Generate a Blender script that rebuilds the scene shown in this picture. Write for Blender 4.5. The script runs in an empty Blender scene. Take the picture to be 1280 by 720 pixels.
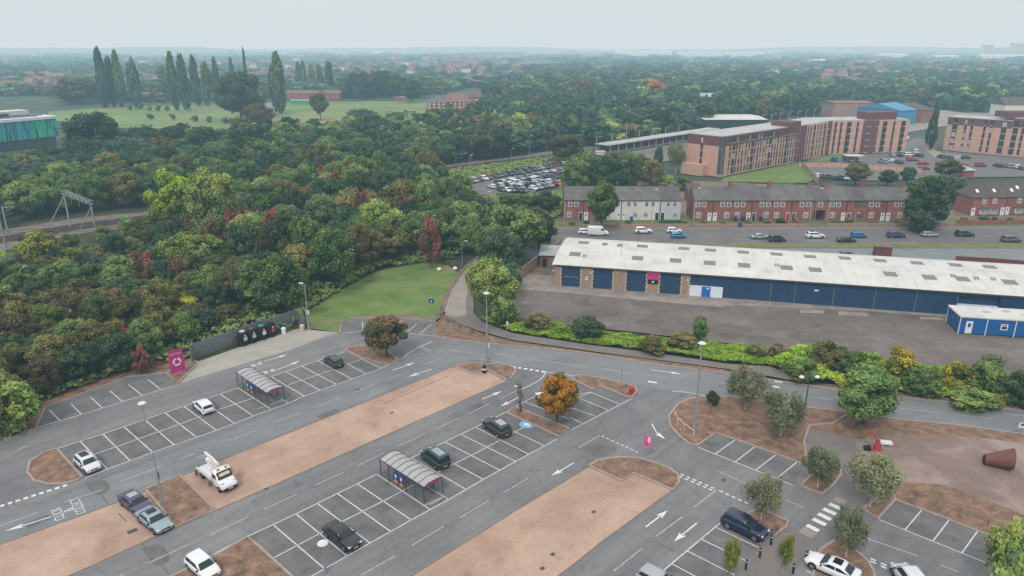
import bpy, math, random
import numpy as np
from math import radians, sin, cos, pi
from mathutils import Vector, Matrix
from mathutils.geometry import tessellate_polygon

R = random.Random(11)
C = bpy.context.scene.collection
# ---------------------------------------------------------------- survey of the photograph: pixel -> point on the ground
FP, HZ, CH = 900.0, 57.0, 47.0
PITCH = math.atan((360 - HZ) / FP)


def G(px, py, z=0.0):
    u = (px - 640) / FP
    v = (360 - py) / FP
    dy = cos(PITCH) + v * sin(PITCH)
    dz = -sin(PITCH) + v * cos(PITCH)
    t = (z - CH) / dz
    return Vector((u * t, dy * t, z))


def ZT(Y, py):
    k = (360 - py) / FP
    return CH + Y * (k * cos(PITCH) - sin(PITCH)) / (cos(PITCH) + k * sin(PITCH))


def pix(p):
    dz = p[2] - CH
    yc = p[1] * sin(PITCH) + dz * cos(PITCH)
    zc = p[1] * cos(PITCH) - dz * sin(PITCH)
    return 640 + FP * p[0] / zc, 360 - FP * yc / zc


def inpoly(x, y, poly):
    c = False
    j = len(poly) - 1
    for i in range(len(poly)):
        xi, yi = poly[i][0], poly[i][1]
        xj, yj = poly[j][0], poly[j][1]
        if (yi > y) != (yj > y) and x < (xj - xi) * (y - yi) / (yj - yi) + xi:
            c = not c
        j = i
    return c


# ---------------------------------------------------------------- materials
def srgb(r, g, b):
    f = lambda c: (c / 255) / 12.92 if c / 255 <= 0.04045 else ((c / 255 + 0.055) / 1.055) ** 2.4
    return (f(r), f(g), f(b))


MATS = {}
LK = 2.4


def mat(name, cols, scale=0.3, rough=0.85, fine=8.0, famp=0.12, metal=0.0, spec=0.3, detail=5, bump=0.0, coat=0.0, mid=None, coords='world', dist=0.0, obrand=0.0, streak=None, spots=0.0, cracks=0.0):
    """cols: list of 1-4 linear colours blended by a world-space noise; fine: second finer noise multiplying the value"""
    if name in MATS:
        return MATS[name]
    m = bpy.data.materials.new(name)
    m.use_nodes = True
    nt = m.node_tree
    N = nt.nodes
    L = nt.links
    b = N['Principled BSDF']
    b.inputs['Roughness'].default_value = rough
    b.inputs['Metallic'].default_value = metal
    b.inputs['Specular IOR Level'].default_value = spec
    b.inputs['Coat Weight'].default_value = coat
    if coords == 'world':
        g = N.new('ShaderNodeNewGeometry')
        src = g.outputs['Position']
    else:
        g = N.new('ShaderNodeTexCoord')
        src = g.outputs['Object']
    n1 = N.new('ShaderNodeTexNoise')
    n1.inputs['Scale'].default_value = scale
    n1.inputs['Detail'].default_value = detail
    n1.inputs['Roughness'].default_value = 0.62
    n1.inputs['Distortion'].default_value = dist
    L.new(src, n1.inputs['Vector'])
    cr = N.new('ShaderNodeValToRGB')
    L.new(n1.outputs['Fac'], cr.inputs['Fac'])
    e = cr.color_ramp.elements
    k = len(cols)
    if k == 1:
        cols = [cols[0], cols[0]]
        k = 2
    lo, hi = 0.3, 0.7
    e[0].position = lo
    e[0].color = (*cols[0], 1)
    e[1].position = hi
    e[1].color = (*cols[-1], 1)
    for i in range(1, k - 1):
        x = e.new(lo + (hi - lo) * i / (k - 1))
        x.color = (*cols[i], 1)
    n2 = N.new('ShaderNodeTexNoise')
    n2.inputs['Scale'].default_value = fine
    n2.inputs['Detail'].default_value = 3
    L.new(src, n2.inputs['Vector'])
    mr = N.new('ShaderNodeMapRange')
    mr.inputs['From Min'].default_value = 0.25
    mr.inputs['From Max'].default_value = 0.75
    mr.inputs['To Min'].default_value = 1 - famp
    mr.inputs['To Max'].default_value = 1 + famp
    L.new(n2.outputs['Fac'], mr.inputs['Value'])
    mx = N.new('ShaderNodeMix')
    mx.data_type = 'RGBA'
    mx.blend_type = 'MULTIPLY'
    mx.inputs['Factor'].default_value = 1
    L.new(cr.outputs['Color'], mx.inputs['A'])
    L.new(mr.outputs['Result'], mx.inputs['B'])
    out = mx.outputs['Result']
    def mul(a_, f_):
        q_ = N.new('ShaderNodeMix')
        q_.data_type = 'RGBA'
        q_.blend_type = 'MULTIPLY'
        q_.inputs['Factor'].default_value = 1
        L.new(a_, q_.inputs['A'])
        L.new(f_, q_.inputs['B'])
        return q_.outputs['Result']

    def rng(v_, a0, a1, b0, b1):
        q_ = N.new('ShaderNodeMapRange')
        for k_, x_ in zip(('From Min', 'From Max', 'To Min', 'To Max'), (a0, a1, b0, b1)):
            q_.inputs[k_].default_value = x_
        L.new(v_, q_.inputs['Value'])
        return q_.outputs['Result']
    if streak:
        ang, s_long, s_cross, amp = streak
        mp = N.new('ShaderNodeMapping')
        mp.vector_type = 'TEXTURE'
        mp.inputs['Rotation'].default_value = (0, 0, ang)
        mp.inputs['Scale'].default_value = (1 / s_long, 1 / s_cross, 1)
        L.new(src, mp.inputs['Vector'])
        n3 = N.new('ShaderNodeTexNoise')
        n3.inputs['Scale'].default_value = 1
        n3.inputs['Detail'].default_value = 4
        L.new(mp.outputs[0], n3.inputs['Vector'])
        out = mul(out, rng(n3.outputs['Fac'], .3, .7, 1 - amp, 1 + amp))
    if cracks > 0:
        nd = N.new('ShaderNodeTexNoise')
        nd.inputs['Scale'].default_value = .5
        nd.inputs['Detail'].default_value = 4
        L.new(src, nd.inputs['Vector'])
        va = N.new('ShaderNodeVectorMath')
        va.operation = 'MULTIPLY_ADD'
        L.new(nd.outputs['Color'], va.inputs[0])
        va.inputs[1].default_value = (3.5, 3.5, 3.5)
        L.new(src, va.inputs[2])
        v5 = N.new('ShaderNodeTexVoronoi')
        v5.feature = 'DISTANCE_TO_EDGE'
        v5.inputs['Scale'].default_value = .085
        L.new(va.outputs[0], v5.inputs['Vector'])
        out = mul(out, rng(v5.outputs['Distance'], .002, .008, 1 - cracks, 1))
        # squarish patches laid at different times
        v6 = N.new('ShaderNodeTexVoronoi')
        v6.distance = 'CHEBYCHEV'
        v6.inputs['Scale'].default_value = .045
        mq = N.new('ShaderNodeMapping')
        mq.inputs['Rotation'].default_value = (0, 0, -.8)
        L.new(src, mq.inputs['Vector'])
        L.new(mq.outputs[0], v6.inputs['Vector'])
        sq = N.new('ShaderNodeSeparateXYZ')
        L.new(v6.outputs['Color'], sq.inputs[0])
        out = mul(out, rng(sq.outputs['X'], 0, 1, 1 - cracks * .3, 1 + cracks * .22))
    if spots > 0:
        n4 = N.new('ShaderNodeTexNoise')
        n4.inputs['Scale'].default_value = .55
        n4.inputs['Detail'].default_value = 3
        L.new(src, n4.inputs['Vector'])
        out = mul(out, rng(n4.outputs['Fac'], .60, .72, 1, 1 - spots))
        v4 = N.new('ShaderNodeTexVoronoi')
        v4.inputs['Scale'].default_value = .42
        L.new(src, v4.inputs['Vector'])
        out = mul(out, rng(v4.outputs['Distance'], .05, .22, 1 - spots * .9, 1))
    if obrand > 0:
        oi = N.new('ShaderNodeObjectInfo')
        m2 = N.new('ShaderNodeMapRange')
        m2.inputs['To Min'].default_value = 1 - obrand
        m2.inputs['To Max'].default_value = 1 + obrand
        L.new(oi.outputs['Random'], m2.inputs['Value'])
        m3 = N.new('ShaderNodeMix')
        m3.data_type = 'RGBA'
        m3.blend_type = 'MULTIPLY'
        m3.inputs['Factor'].default_value = 1
        L.new(out, m3.inputs['A'])
        L.new(m2.outputs['Result'], m3.inputs['B'])
        out = m3.outputs['Result']
    L.new(out, b.inputs['Base Color'])
    if bump > 0:
        bp = N.new('ShaderNodeBump')
        bp.inputs['Strength'].default_value = bump
        bp.inputs['Distance'].default_value = 0.05
        L.new(n2.outputs['Fac'], bp.inputs['Height'])
        L.new(bp.outputs['Normal'], b.inputs['Normal'])
    MATS[name] = m
    return m


def sc(c, k):
    return (c[0] * k, c[1] * k, c[2] * k)


def plain(name, c, rough=0.6, metal=0.0, spec=0.4, coat=0.0, var=0.06):
    return mat(name, [sc(c, 1 - var), sc(c, 1 + var)], scale=1.5, rough=rough, fine=12, famp=0.04, metal=metal, spec=spec, coat=coat, detail=2)


def leafmat(name, cols, trans=0.3, obr=0.2, hue=.035):
    cols = [tuple(min(.6, x * LK) for x in c) for c in cols]
    m = bpy.data.materials.new(name)
    m.use_nodes = True
    nt = m.node_tree
    N = nt.nodes
    L = nt.links
    N.clear()
    o = N.new('ShaderNodeOutputMaterial')
    at = N.new('ShaderNodeAttribute')
    at.attribute_name = 'tone'
    oi = N.new('ShaderNodeObjectInfo')
    ad = N.new('ShaderNodeMath')
    ad.operation = 'MULTIPLY_ADD'
    L.new(oi.outputs['Random'], ad.inputs[0])
    ad.inputs[1].default_value = 0.34
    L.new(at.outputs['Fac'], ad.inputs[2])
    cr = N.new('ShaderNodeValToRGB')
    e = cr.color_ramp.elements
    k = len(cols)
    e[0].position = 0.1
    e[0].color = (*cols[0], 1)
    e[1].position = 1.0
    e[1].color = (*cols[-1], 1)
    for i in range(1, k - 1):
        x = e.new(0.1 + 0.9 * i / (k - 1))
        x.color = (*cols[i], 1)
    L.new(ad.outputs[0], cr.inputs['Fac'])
    hs = N.new('ShaderNodeHueSaturation')
    L.new(cr.outputs['Color'], hs.inputs['Color'])
    gp_ = N.new('ShaderNodeNewGeometry')
    hn = N.new('ShaderNodeTexNoise')
    hn.inputs['Scale'].default_value = .22
    hn.inputs['Detail'].default_value = 3
    L.new(gp_.outputs['Position'], hn.inputs['Vector'])
    hr_ = N.new('ShaderNodeMapRange')
    hr_.inputs['From Min'].default_value = .3
    hr_.inputs['From Max'].default_value = .7
    hr_.inputs['To Min'].default_value = .5 + hue
    hr_.inputs['To Max'].default_value = .5 - hue
    L.new(hn.outputs['Fac'], hr_.inputs['Value'])
    L.new(hr_.outputs['Result'], hs.inputs['Hue'])
    mr = N.new('ShaderNodeMapRange')
    mr.inputs['To Min'].default_value = 1 - obr
    mr.inputs['To Max'].default_value = 1 + obr
    ml = N.new('ShaderNodeMath')
    ml.operation = 'MULTIPLY'
    ml.inputs[1].default_value = 7.31
    fr = N.new('ShaderNodeMath')
    fr.operation = 'FRACT'
    L.new(oi.outputs['Random'], ml.inputs[0])
    L.new(ml.outputs[0], fr.inputs[0])
    L.new(fr.outputs[0], mr.inputs['Value'])
    L.new(mr.outputs['Result'], hs.inputs['Value'])
    d = N.new('ShaderNodeBsdfDiffuse')
    t = N.new('ShaderNodeBsdfTranslucent')
    mx = N.new('ShaderNodeMixShader')
    mx.inputs[0].default_value = trans
    L.new(hs.outputs['Color'], d.inputs['Color'])
    L.new(hs.outputs['Color'], t.inputs['Color'])
    L.new(d.outputs[0], mx.inputs[1])
    L.new(t.outputs[0], mx.inputs[2])
    L.new(mx.outputs[0], o.inputs['Surface'])
    MATS[name] = m
    return m


# ---------------------------------------------------------------- mesh builder
class MB:
    def __init__(s):
        s.v = []
        s.f = []
        s.m = []

    def add(s, vs, fs, mi=0):
        n = len(s.v)
        s.v += [tuple(v) for v in vs]
        for f in fs:
            s.f.append([n + i for i in f])
            s.m.append(mi)
        return s

    def box(s, cx, cy, cz, sx, sy, sz, rot=0.0, mi=0):
        c, sn = cos(rot), sin(rot)
        vs = []
        for z in (-1, 1):
            for y in (-1, 1):
                for x in (-1, 1):
                    a, b = x * sx / 2, y * sy / 2
                    vs.append((cx + a * c - b * sn, cy + a * sn + b * c, cz + z * sz / 2))
        return s.add(vs, [(0, 2, 3, 1), (4, 5, 7, 6), (0, 1, 5, 4), (2, 6, 7, 3), (0, 4, 6, 2), (1, 3, 7, 5)], mi)

    def bar(s, p0, p1, w, h, mi=0):
        """box beam from p0 to p1"""
        p0, p1 = Vector(p0), Vector(p1)
        d = (p1 - p0).normalized()
        up = Vector((0, 0, 1)) if abs(d.z) < 0.95 else Vector((1, 0, 0))
        a = d.cross(up).normalized() * w / 2
        b = a.cross(d).normalized() * h / 2
        vs = [p + i * a + j * b for p in (p0, p1) for i, j in ((-1, -1), (1, -1), (1, 1), (-1, 1))]
        return s.add(vs, [(0, 1, 2, 3), (4, 7, 6, 5), (0, 4, 5, 1), (1, 5, 6, 2), (2, 6, 7, 3), (3, 7, 4, 0)], mi)

    def cyl(s, p0, p1, r0, r1=None, n=8, mi=0, caps=True):
        r1 = r0 if r1 is None else r1
        p0, p1 = Vector(p0), Vector(p1)
        d = (p1 - p0).normalized()
        up = Vector((0, 0, 1)) if abs(d.z) < 0.95 else Vector((1, 0, 0))
        a = d.cross(up).normalized()
        b = a.cross(d).normalized()
        vs = []
        for p, r in ((p0, r0), (p1, r1)):
            for i in range(n):
                t = 2 * pi * i / n
                vs.append(p + a * r * cos(t) + b * r * sin(t))
        fs = [(i, (i + 1) % n, n + (i + 1) % n, n + i) for i in range(n)]
        if caps:
            fs += [tuple(range(n))[::-1], tuple(range(n, 2 * n))]
        return s.add(vs, fs, mi)

    def tube(s, pts, r, n=6, mi=0):
        for i in range(len(pts) - 1):
            s.cyl(pts[i], pts[i + 1], r if not isinstance(r, list) else r[i], r if not isinstance(r, list) else r[i + 1], n, mi)
        return s

    def quad(s, a, b, c, d, mi=0):
        return s.add([a, b, c, d], [(0, 1, 2, 3)], mi)

    def flat(s, pts, z, mi=0):
        """concave flat polygon, facing up"""
        vs = [Vector((p[0], p[1], 0)) for p in pts]
        tris = tessellate_polygon([vs])
        out = []
        for t in tris:
            a, b, c = (vs[i] for i in t)
            out.append(t if (b - a).cross(c - a).z > 0 else (t[0], t[2], t[1]))
        return s.add([(v.x, v.y, z) for v in vs], out, mi)

    def prism(s, pts, z0, z1, mi=0, mside=None):
        s.flat(pts, z1, mi)
        n = len(pts)
        area = sum(pts[i][0] * pts[(i + 1) % n][1] - pts[(i + 1) % n][0] * pts[i][1] for i in range(n))
        q = list(pts) if area > 0 else list(pts)[::-1]
        for i in range(n):
            a, b = q[i], q[(i + 1) % n]
            s.quad((a[0], a[1], z0), (b[0], b[1], z0), (b[0], b[1], z1), (a[0], a[1], z1), mi if mside is None else mside)
        return s

    def build(s, name, mats, parent=None, smooth=False, world=False, origin=None):
        vs = np.array(s.v, dtype=float).reshape(-1, 3)
        if parent is not None and world:
            inv = np.array(WM[parent.name].inverted())
            vs = vs @ inv[:3, :3].T + inv[:3, 3]
        loc = None
        if parent is None:
            if origin is None:
                loc = Vector(((vs[:, 0].min() + vs[:, 0].max()) / 2, (vs[:, 1].min() + vs[:, 1].max()) / 2, vs[:, 2].min()))
            else:
                loc = Vector(origin)
            vs = vs - np.array(loc)
        me = bpy.data.meshes.new(name)
        me.from_pydata(vs.tolist(), [], s.f)
        if not isinstance(mats, (list, tuple)):
            mats = [mats]
        for m in mats:
            me.materials.append(MATS[m] if isinstance(m, str) else m)
        if len(mats) > 1:
            me.polygons.foreach_set('material_index', s.m)
        if smooth:
            me.polygons.foreach_set('use_smooth', [True] * len(s.f))
        me.update()
        o = bpy.data.objects.new(name, me)
        C.objects.link(o)
        if parent is not None:
            o.parent = parent
        else:
            o.location = loc
            WM[o.name] = Matrix.Translation(loc)
        return o


WM = {}


def tag(o, label, cat, group=None):
    o['label'] = label
    o['category'] = cat
    if group:
        o['group'] = group
    return o


def thing(name, label, cat, loc=(0, 0, 0), rotz=0.0, group=None):
    o = bpy.data.objects.new(name, None)
    C.objects.link(o)
    o.empty_display_size = 0.3
    o.location = loc
    o.rotation_euler = (0, 0, rotz)
    WM[o.name] = Matrix.Translation(Vector(loc)) @ Matrix.Rotation(rotz, 4, 'Z')
    return tag(o, label, cat, group)


def struct(mb, name, m, kind='structure', label=None):
    o = mb.build(name, m)
    o['kind'] = kind
    if label:
        o['label'] = label
    return o


def dup(root, name=None, loc=None, rotz=None, scale=None, label=None, cat=None, group=None):
    r = root.copy()
    C.objects.link(r)
    if loc is not None:
        r.location = loc
    if rotz is not None:
        r.rotation_euler = (0, 0, rotz)
    if scale is not None:
        r.scale = scale
    if label:
        r['label'] = label
    if cat:
        r['category'] = cat
    if group:
        r['group'] = group
    for ch in KIDS.get(root.name, list(root.children)):
        c = ch.copy()
        C.objects.link(c)
        c.parent = r
        for g in KIDS.get(ch.name, list(ch.children)):
            d = g.copy()
            C.objects.link(d)
            d.parent = c
    return r


KIDS = {}
S = srgb
# ground materials -------------------------------------------------
mat('asphalt', [(.13, .131, .137), (.162, .163, .169), (.198, .198, .202)], scale=0.06, rough=.88, fine=3.0, famp=.09, dist=.6, streak=(.8, .05, .8, .13), spots=.16, cracks=.2)
mat('asphalt_road', [(.138, .147, .153), (.17, .178, .184), (.2, .207, .211)], scale=0.09, rough=.85, fine=4.0, famp=.07, dist=.4, streak=(.35, .04, .6, .08), spots=.06, cracks=.12)
mat('asphalt_bay', [(.097, .096, .1), (.128, .127, .13), (.155, .153, .154)], scale=0.35, rough=.9, fine=5.0, famp=.13, streak=(-.77, .12, .7, .1), spots=.24, cracks=.17)
mat('paving', [(.285, .19, .142), (.365, .252, .192), (.425, .305, .24)], scale=0.14, rough=.85, fine=2.6, famp=.09, dist=.5, streak=(.8, .06, .35, .09), spots=.14, cracks=.08)
mat('mulch', [(.085, .065, .05), (.16, .10, .07), (.21, .135, .095), (.30, .165, .11)], scale=0.8, rough=.95, fine=6.0, famp=.35, bump=.5)
mat('earth', [(.11, .085, .065), (.17, .125, .1), (.22, .165, .13)], scale=0.6, rough=.95, fine=5.0, famp=.3, bump=.4)
mat('kerbstone', [(.26, .2, .17), (.33, .28, .25)], scale=1.2, rough=.85, fine=6, famp=.15)
mat('kerb_dark', [(.12, .09, .075), (.2, .15, .13)], scale=1.2, rough=.9, fine=6, famp=.2)
mat('line_paint', [(.38, .39, .40), (.52, .53, .53), (.6, .6, .6)], scale=1.6, rough=.7, fine=9, famp=.18)
mat('line_bright', [(.5, .51, .52), (.66, .67, .67)], scale=1.5, rough=.7, fine=9, famp=.1)
mat('line_worn', [(.24, .25, .255), (.38, .39, .39), (.46, .47, .47)], scale=2.0, rough=.75, fine=9, famp=.2)
mat('concrete_pad', [(.25, .24, .215), (.31, .295, .26), (.34, .325, .29)], scale=0.25, rough=.9, fine=5, famp=.08)
mat('concrete_yard', [(.17, .145, .13), (.25, .215, .195), (.3, .265, .24)], scale=0.35, rough=.9, fine=5, famp=.12)
mat('yard_tarmac', [(.09, .074, .066), (.125, .106, .097), (.146, .125, .115), (.185, .158, .142)], scale=0.12, rough=.92, fine=4, famp=.1, dist=1.2, streak=(-.15, .05, .3, .14), spots=.18, cracks=.25)
mat('lawn', [(.068, .125, .03), (.10, .168, .04), (.135, .19, .055), (.18, .195, .08)], scale=0.16, rough=.95, fine=5, famp=.22, bump=.3)
mat('verge_grass', [(.09, .11, .045), (.14, .15, .07), (.16, .15, .085)], scale=0.3, rough=.95, fine=5, famp=.2)
mat('garden_grass', [(.07, .1, .035), (.105, .13, .05), (.15, .14, .08)], scale=.5, rough=.95, fine=5, famp=.25)
mat('field_grass', [(.10, .155, .05), (.14, .20, .065), (.18, .225, .085)], scale=0.025, rough=.95, fine=1, famp=.08)
mat('field_dry', [(.2, .18, .1), (.26, .23, .13)], scale=0.03, rough=.95, fine=1, famp=.1)
mat('scrub_floor', [(.022, .03, .014), (.045, .05, .022), (.085, .07, .04)], scale=0.2, rough=.95, fine=3, famp=.35)
mat('land', [(.028, .045, .025), (.045, .062, .034), (.09, .09, .06)], scale=0.006, rough=.95, fine=.06, famp=.3)
mat('ballast', [(.1, .08, .07), (.15, .125, .11), (.2, .17, .15)], scale=0.4, rough=.95, fine=5, famp=.25)
mat('footpath', [(.14, .125, .12), (.18, .16, .15)], scale=0.3, rough=.9, fine=5, famp=.1)
mat('path_light', [(.23, .205, .175), (.3, .265, .225)], scale=0.3, rough=.9, fine=5, famp=.1)
mat('play_surface', [(.16, .115, .1), (.2, .145, .125), (.26, .2, .175), (.29, .235, .21)], scale=0.09, rough=.9, fine=3, famp=.08, dist=1.5)
mat('carriageway', [(.11, .105, .108), (.145, .14, .142)], scale=0.15, rough=.88, fine=3, famp=.08, streak=(0, .02, .7, .08))
mat('carriageway_pale', [(.155, .17, .178), (.185, .2, .205)], scale=0.12, rough=.88, fine=3, famp=.06)
# building materials
mat('brick_red', [(.20, .075, .064), (.275, .108, .092)], scale=0.8, rough=.9, fine=7, famp=.18, obrand=.12)
mat('brick_orange', [(.44, .265, .205), (.52, .325, .25)], scale=0.5, rough=.9, fine=4, famp=.08)
mat('brick_buff', [(.25, .165, .125), (.34, .24, .19)], scale=1.5, rough=.9, fine=6, famp=.22)
mat('brick_maroon', [(.115, .052, .058), (.15, .07, .072)], scale=0.5, rough=.85, fine=4, famp=.1)
mat('slate', [(.075, .068, .066), (.105, .097, .094), (.125, .12, .118)], scale=0.5, rough=.8, fine=5, famp=.2, obrand=.2)
mat('slate_brown', [(.07, .055, .048), (.1, .08, .07)], scale=0.5, rough=.85, fine=5, famp=.2)
mat('roof_tile_red', [(.15, .08, .068), (.2, .115, .1)], scale=0.7, rough=.85, fine=4, famp=.2, obrand=.25)
mat('render_white', [(.52, .52, .5), (.6, .6, .585)], scale=0.5, rough=.8, fine=3, famp=.05)
mat('render_cream', [(.52, .51, .45), (.58, .57, .51)], scale=0.5, rough=.8, fine=3, famp=.05)
mat('render_grey', [(.40, .415, .45), (.45, .465, .5)], scale=0.5, rough=.8, fine=3, famp=.05)
mat('roof_white', [(.42, .42, .395), (.51, .51, .485), (.56, .56, .54)], scale=0.22, rough=.6, fine=1.2, famp=.05, streak=(1.335, .1, 1.6, .025))
mat('roof_grey', [(.27, .28, .285), (.36, .37, .375), (.42, .425, .43)], scale=0.2, rough=.7, fine=1, famp=.1)
mat('navy', [(.012, .042, .105), (.016, .052, .125)], scale=0.4, rough=.45, fine=2, famp=.08, spec=.5)
plain('panel_white', S(205, 212, 220), .5)
plain('blue_door', S(18, 100, 175), .45)
plain('cabin_blue', S(10, 85, 150), .45)
plain('window_frame_white', (.68, .69, .7), .5)
plain('glass_window', (.13, .145, .15), .15, spec=.6, var=.35)
plain('window_frame_dark', (.03, .03, .033), .5)
plain('glass_dark', (.025, .03, .034), .08, spec=.8, var=.2)
plain('glass_mid', (.06, .085, .09), .1, spec=.8, var=.3)
plain('glass_car', (.012, .026, .03), .16, spec=.32, var=.1)
mat('shelter_roof', [(.28, .28, .29), (.37, .37, .38)], scale=1.2, rough=.5, fine=5, famp=.08)
plain('roof_glass', (.012, .013, .016), .25, spec=.3)
plain('skylight', (.16, .15, .135), .5, var=.15)
plain('galvanised', (.3, .32, .34), .45, metal=.35)
plain('steel_grey', (.2, .22, .235), .45, metal=.3)
plain('post_dark', (.05, .055, .06), .5)
plain('black_plastic', (.014, .012, .015), .7, spec=.2)
plain('black', (.01, .01, .011), .6)
plain('white', (.62, .63, .64), .45)
plain('cream', (.5, .44, .3), .6)
plain('magenta', (.42, .018, .17), .45, var=.03)
plain('pink', (.62, .08, .33), .45, var=.03)
plain('red', (.35, .02, .025), .4)
plain('coral', (.40, .045, .06), .4)
plain('green', (.01, .3, .14), .45)
plain('teal_dark', (.01, .055, .08), .45)
plain('sign_blue', (.008, .055, .26), .4)
plain('sky_blue', (.12, .38, .62), .4)
plain('pale_blue_roof', (.06, .22, .36), .6)
plain('rail_steel', (.075, .06, .055), .6)
plain('rust', (.13, .048, .035), .55, var=.15)
plain('orange', (.7, .22, .03), .45)
plain('yellow', (.62, .5, .04), .5)
plain('tyre', (.012, .012, .013), .8)
plain('alloy', (.22, .23, .24), .35, metal=.6)
plain('lamp_lens', (.62, .65, .66), .2, spec=.6)
plain('tail_red', (.25, .01, .012), .3)
plain('plate_white', (.5, .5, .48), .5)
plain('plate_yellow', (.5, .4, .06), .5)
plain('bark', (.07, .055, .042), .9, var=.2)
plain('birch_bark', (.42, .39, .35), .8, var=.15)
plain('timber', (.2, .15, .11), .85, var=.2)
plain('hut_blue', (.035, .22, .36), .6)
plain('aqua', (.01, .38, .46), .35)
plain('bright_green', (.03, .5, .2), .35)
plain('deep_blue', (.01, .07, .2), .35)
plain('teal', (.008, .22, .32), .35)
# ---------------------------------------------------------------- ground
struct(MB().quad((-9000, -400, -.3), (9000, -400, -.3), (9000, 14000, -.3), (-9000, 14000, -.3)), 'ground', 'land')


def gp(*pts, z=0.0):
    return [G(a, b, z) for a, b in pts]


def sheet(name, pts, m, z):
    return struct(MB().flat([G(a, b) for a, b in pts], z), name, m)


def bez(pts, n=6):
    """Catmull-Rom through the points"""
    out = []
    P_ = [Vector(p) for p in pts]
    for i in range(len(P_) - 1):
        p0 = P_[max(i - 1, 0)]
        p1, p2 = P_[i], P_[i + 1]
        p3 = P_[min(i + 2, len(P_) - 1)]
        for k in range(n):
            t = k / n
            out.append(0.5 * ((2 * p1) + (-p0 + p2) * t + (2 * p0 - 5 * p1 + 4 * p2 - p3) * t * t + (-p0 + 3 * p1 - 3 * p2 + p3) * t ** 3))
    out.append(P_[-1])
    return out


def ribbon(mb, pts, w, z0, z1, mi=0):
    """kerb-like wall of width w along pts (list of 2D/3D points)"""
    n = len(pts)
    Ls, Rs = [], []
    for i in range(n):
        a = Vector(pts[max(i - 1, 0)][:2])
        b = Vector(pts[min(i + 1, n - 1)][:2])
        d = (b - a)
        if d.length < 1e-6:
            d = Vector((1, 0))
        d.normalize()
        nn = Vector((-d.y, d.x)) * w / 2
        p = Vector(pts[i][:2])
        Ls.append(p + nn)
        Rs.append(p - nn)
    for i in range(n - 1):
        a, b, c, d = Ls[i], Rs[i], Rs[i + 1], Ls[i + 1]
        vs = [(a.x, a.y, z0), (b.x, b.y, z0), (c.x, c.y, z0), (d.x, d.y, z0), (a.x, a.y, z1), (b.x, b.y, z1), (c.x, c.y, z1), (d.x, d.y, z1)]
        fs = [(4, 5, 6, 7), (0, 4, 7, 3), (1, 2, 6, 5)]
        if i == 0:
            fs.append((0, 1, 5, 4))
        if i == n - 2:
            fs.append((3, 7, 6, 2))
        mb.add(vs, fs, mi)
    return mb


def smoothpoly(pts, idx_curved=None, n=5):
    w = [G(a, b) for a, b in pts]
    return bez(w + [w[0]], n)[:-1]


def bed(name, pts, curved=False, m='mulch', kerb='kerbstone', z=.1, kw=.28):
    w = smoothpoly(pts) if curved else [G(a, b) for a, b in pts]
    struct(MB().flat(w, z), name, m)
    struct(ribbon(MB(), w + [w[0]], kw, .0, z + .03), 'kerb', kerb)


# low ridges closing the view
for (hx0, hx1, hy, top, sd_) in ((-100, 330, 66, 58.2, 1), (300, 760, 64.5, 58.6, 2), (520, 720, 63.5, 57.2, 5), (900, 1260, 65, 57.4, 3), (1150, 1420, 66.5, 59, 4)):
    a, b_ = G(hx0, hy), G(hx1, hy)
    hm_ = ZT(a.y, top)
    mb = MB()
    n_ = 60
    pr_ = []
    for i in range(n_ + 1):
        u = i / n_
        e_ = min(1, 4 * u, 4 * (1 - u)) ** .6
        pr_.append((a.x + (b_.x - a.x) * u, max(.5, e_ * hm_ * (.86 + .09 * sin(u * 9 + sd_) + .04 * sin(u * 31 + sd_ * 3) + .025 * sin(u * 83)))))
    for (x0_, z0_), (x1_, z1_) in zip(pr_, pr_[1:]):
        mb.quad((x0_, a.y - 700, -1), (x1_, a.y - 700, -1), (x1_, a.y - 150, z1_ * .8), (x0_, a.y - 150, z0_ * .8))
        mb.quad((x0_, a.y - 150, z0_ * .8), (x1_, a.y - 150, z1_ * .8), (x1_, a.y + 250, z1_), (x0_, a.y + 250, z0_))
        mb.quad((x0_, a.y + 250, z0_), (x1_, a.y + 250, z1_), (x1_, a.y + 900, -1), (x0_, a.y + 900, -1))
    struct(mb, 'hills', 'land')
# scrub floor under the woods
sheet('woodland_floor', [(-420, 620), (-200, 560), (5, 550), (60, 508), (160, 470), (232, 458), (380, 416), (450, 400), (545, 402), (600, 330), (640, 360), (700, 330), (690, 250), (560, 215), (300, 205), (-300, 220)], 'scrub_floor', -.1)
# all asphalt of the retail park and the estate road
sheet('car_park_tarmac', [(-900, 900), (-300, 620), (-60, 560), (5, 550), (45, 535), (57, 509), (160, 471), (208, 466), (235, 455), (385, 414), (425, 416), (428, 403), (438, 397.5), (503, 397), (544, 402.5), (544, 420), (603, 428), (640, 430.5), (722, 439), (815, 454), (905, 466), (960, 474), (1001, 480), (1050, 487), (1120, 495), (1175, 501), (1257, 510), (1300, 515), (1500, 545), (1500, 900)], 'asphalt', 0.0)
struct(MB().quad((48, -40, -.06), (260, -40, -.06), (260, 92, -.06), (48, 92, -.06)), 'car_park_tarmac', 'asphalt')
# smoother greener road band
sheet('estate_road', [(-300, 742), (-60, 668), (0, 652), (60, 628), (110, 606), (262, 549), (476, 464), (560, 432), (603, 430), (722, 441), (905, 468), (1050, 489.5), (1257, 512), (1500, 547), (1500, 575), (1280, 541), (1120, 522), (1000, 507), (890, 494), (795, 483), (728, 467), (660, 459), (590, 449), (553, 457), (470, 494), (151, 626), (0, 684), (-120, 735)], 'asphalt_road', .006)
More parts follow.
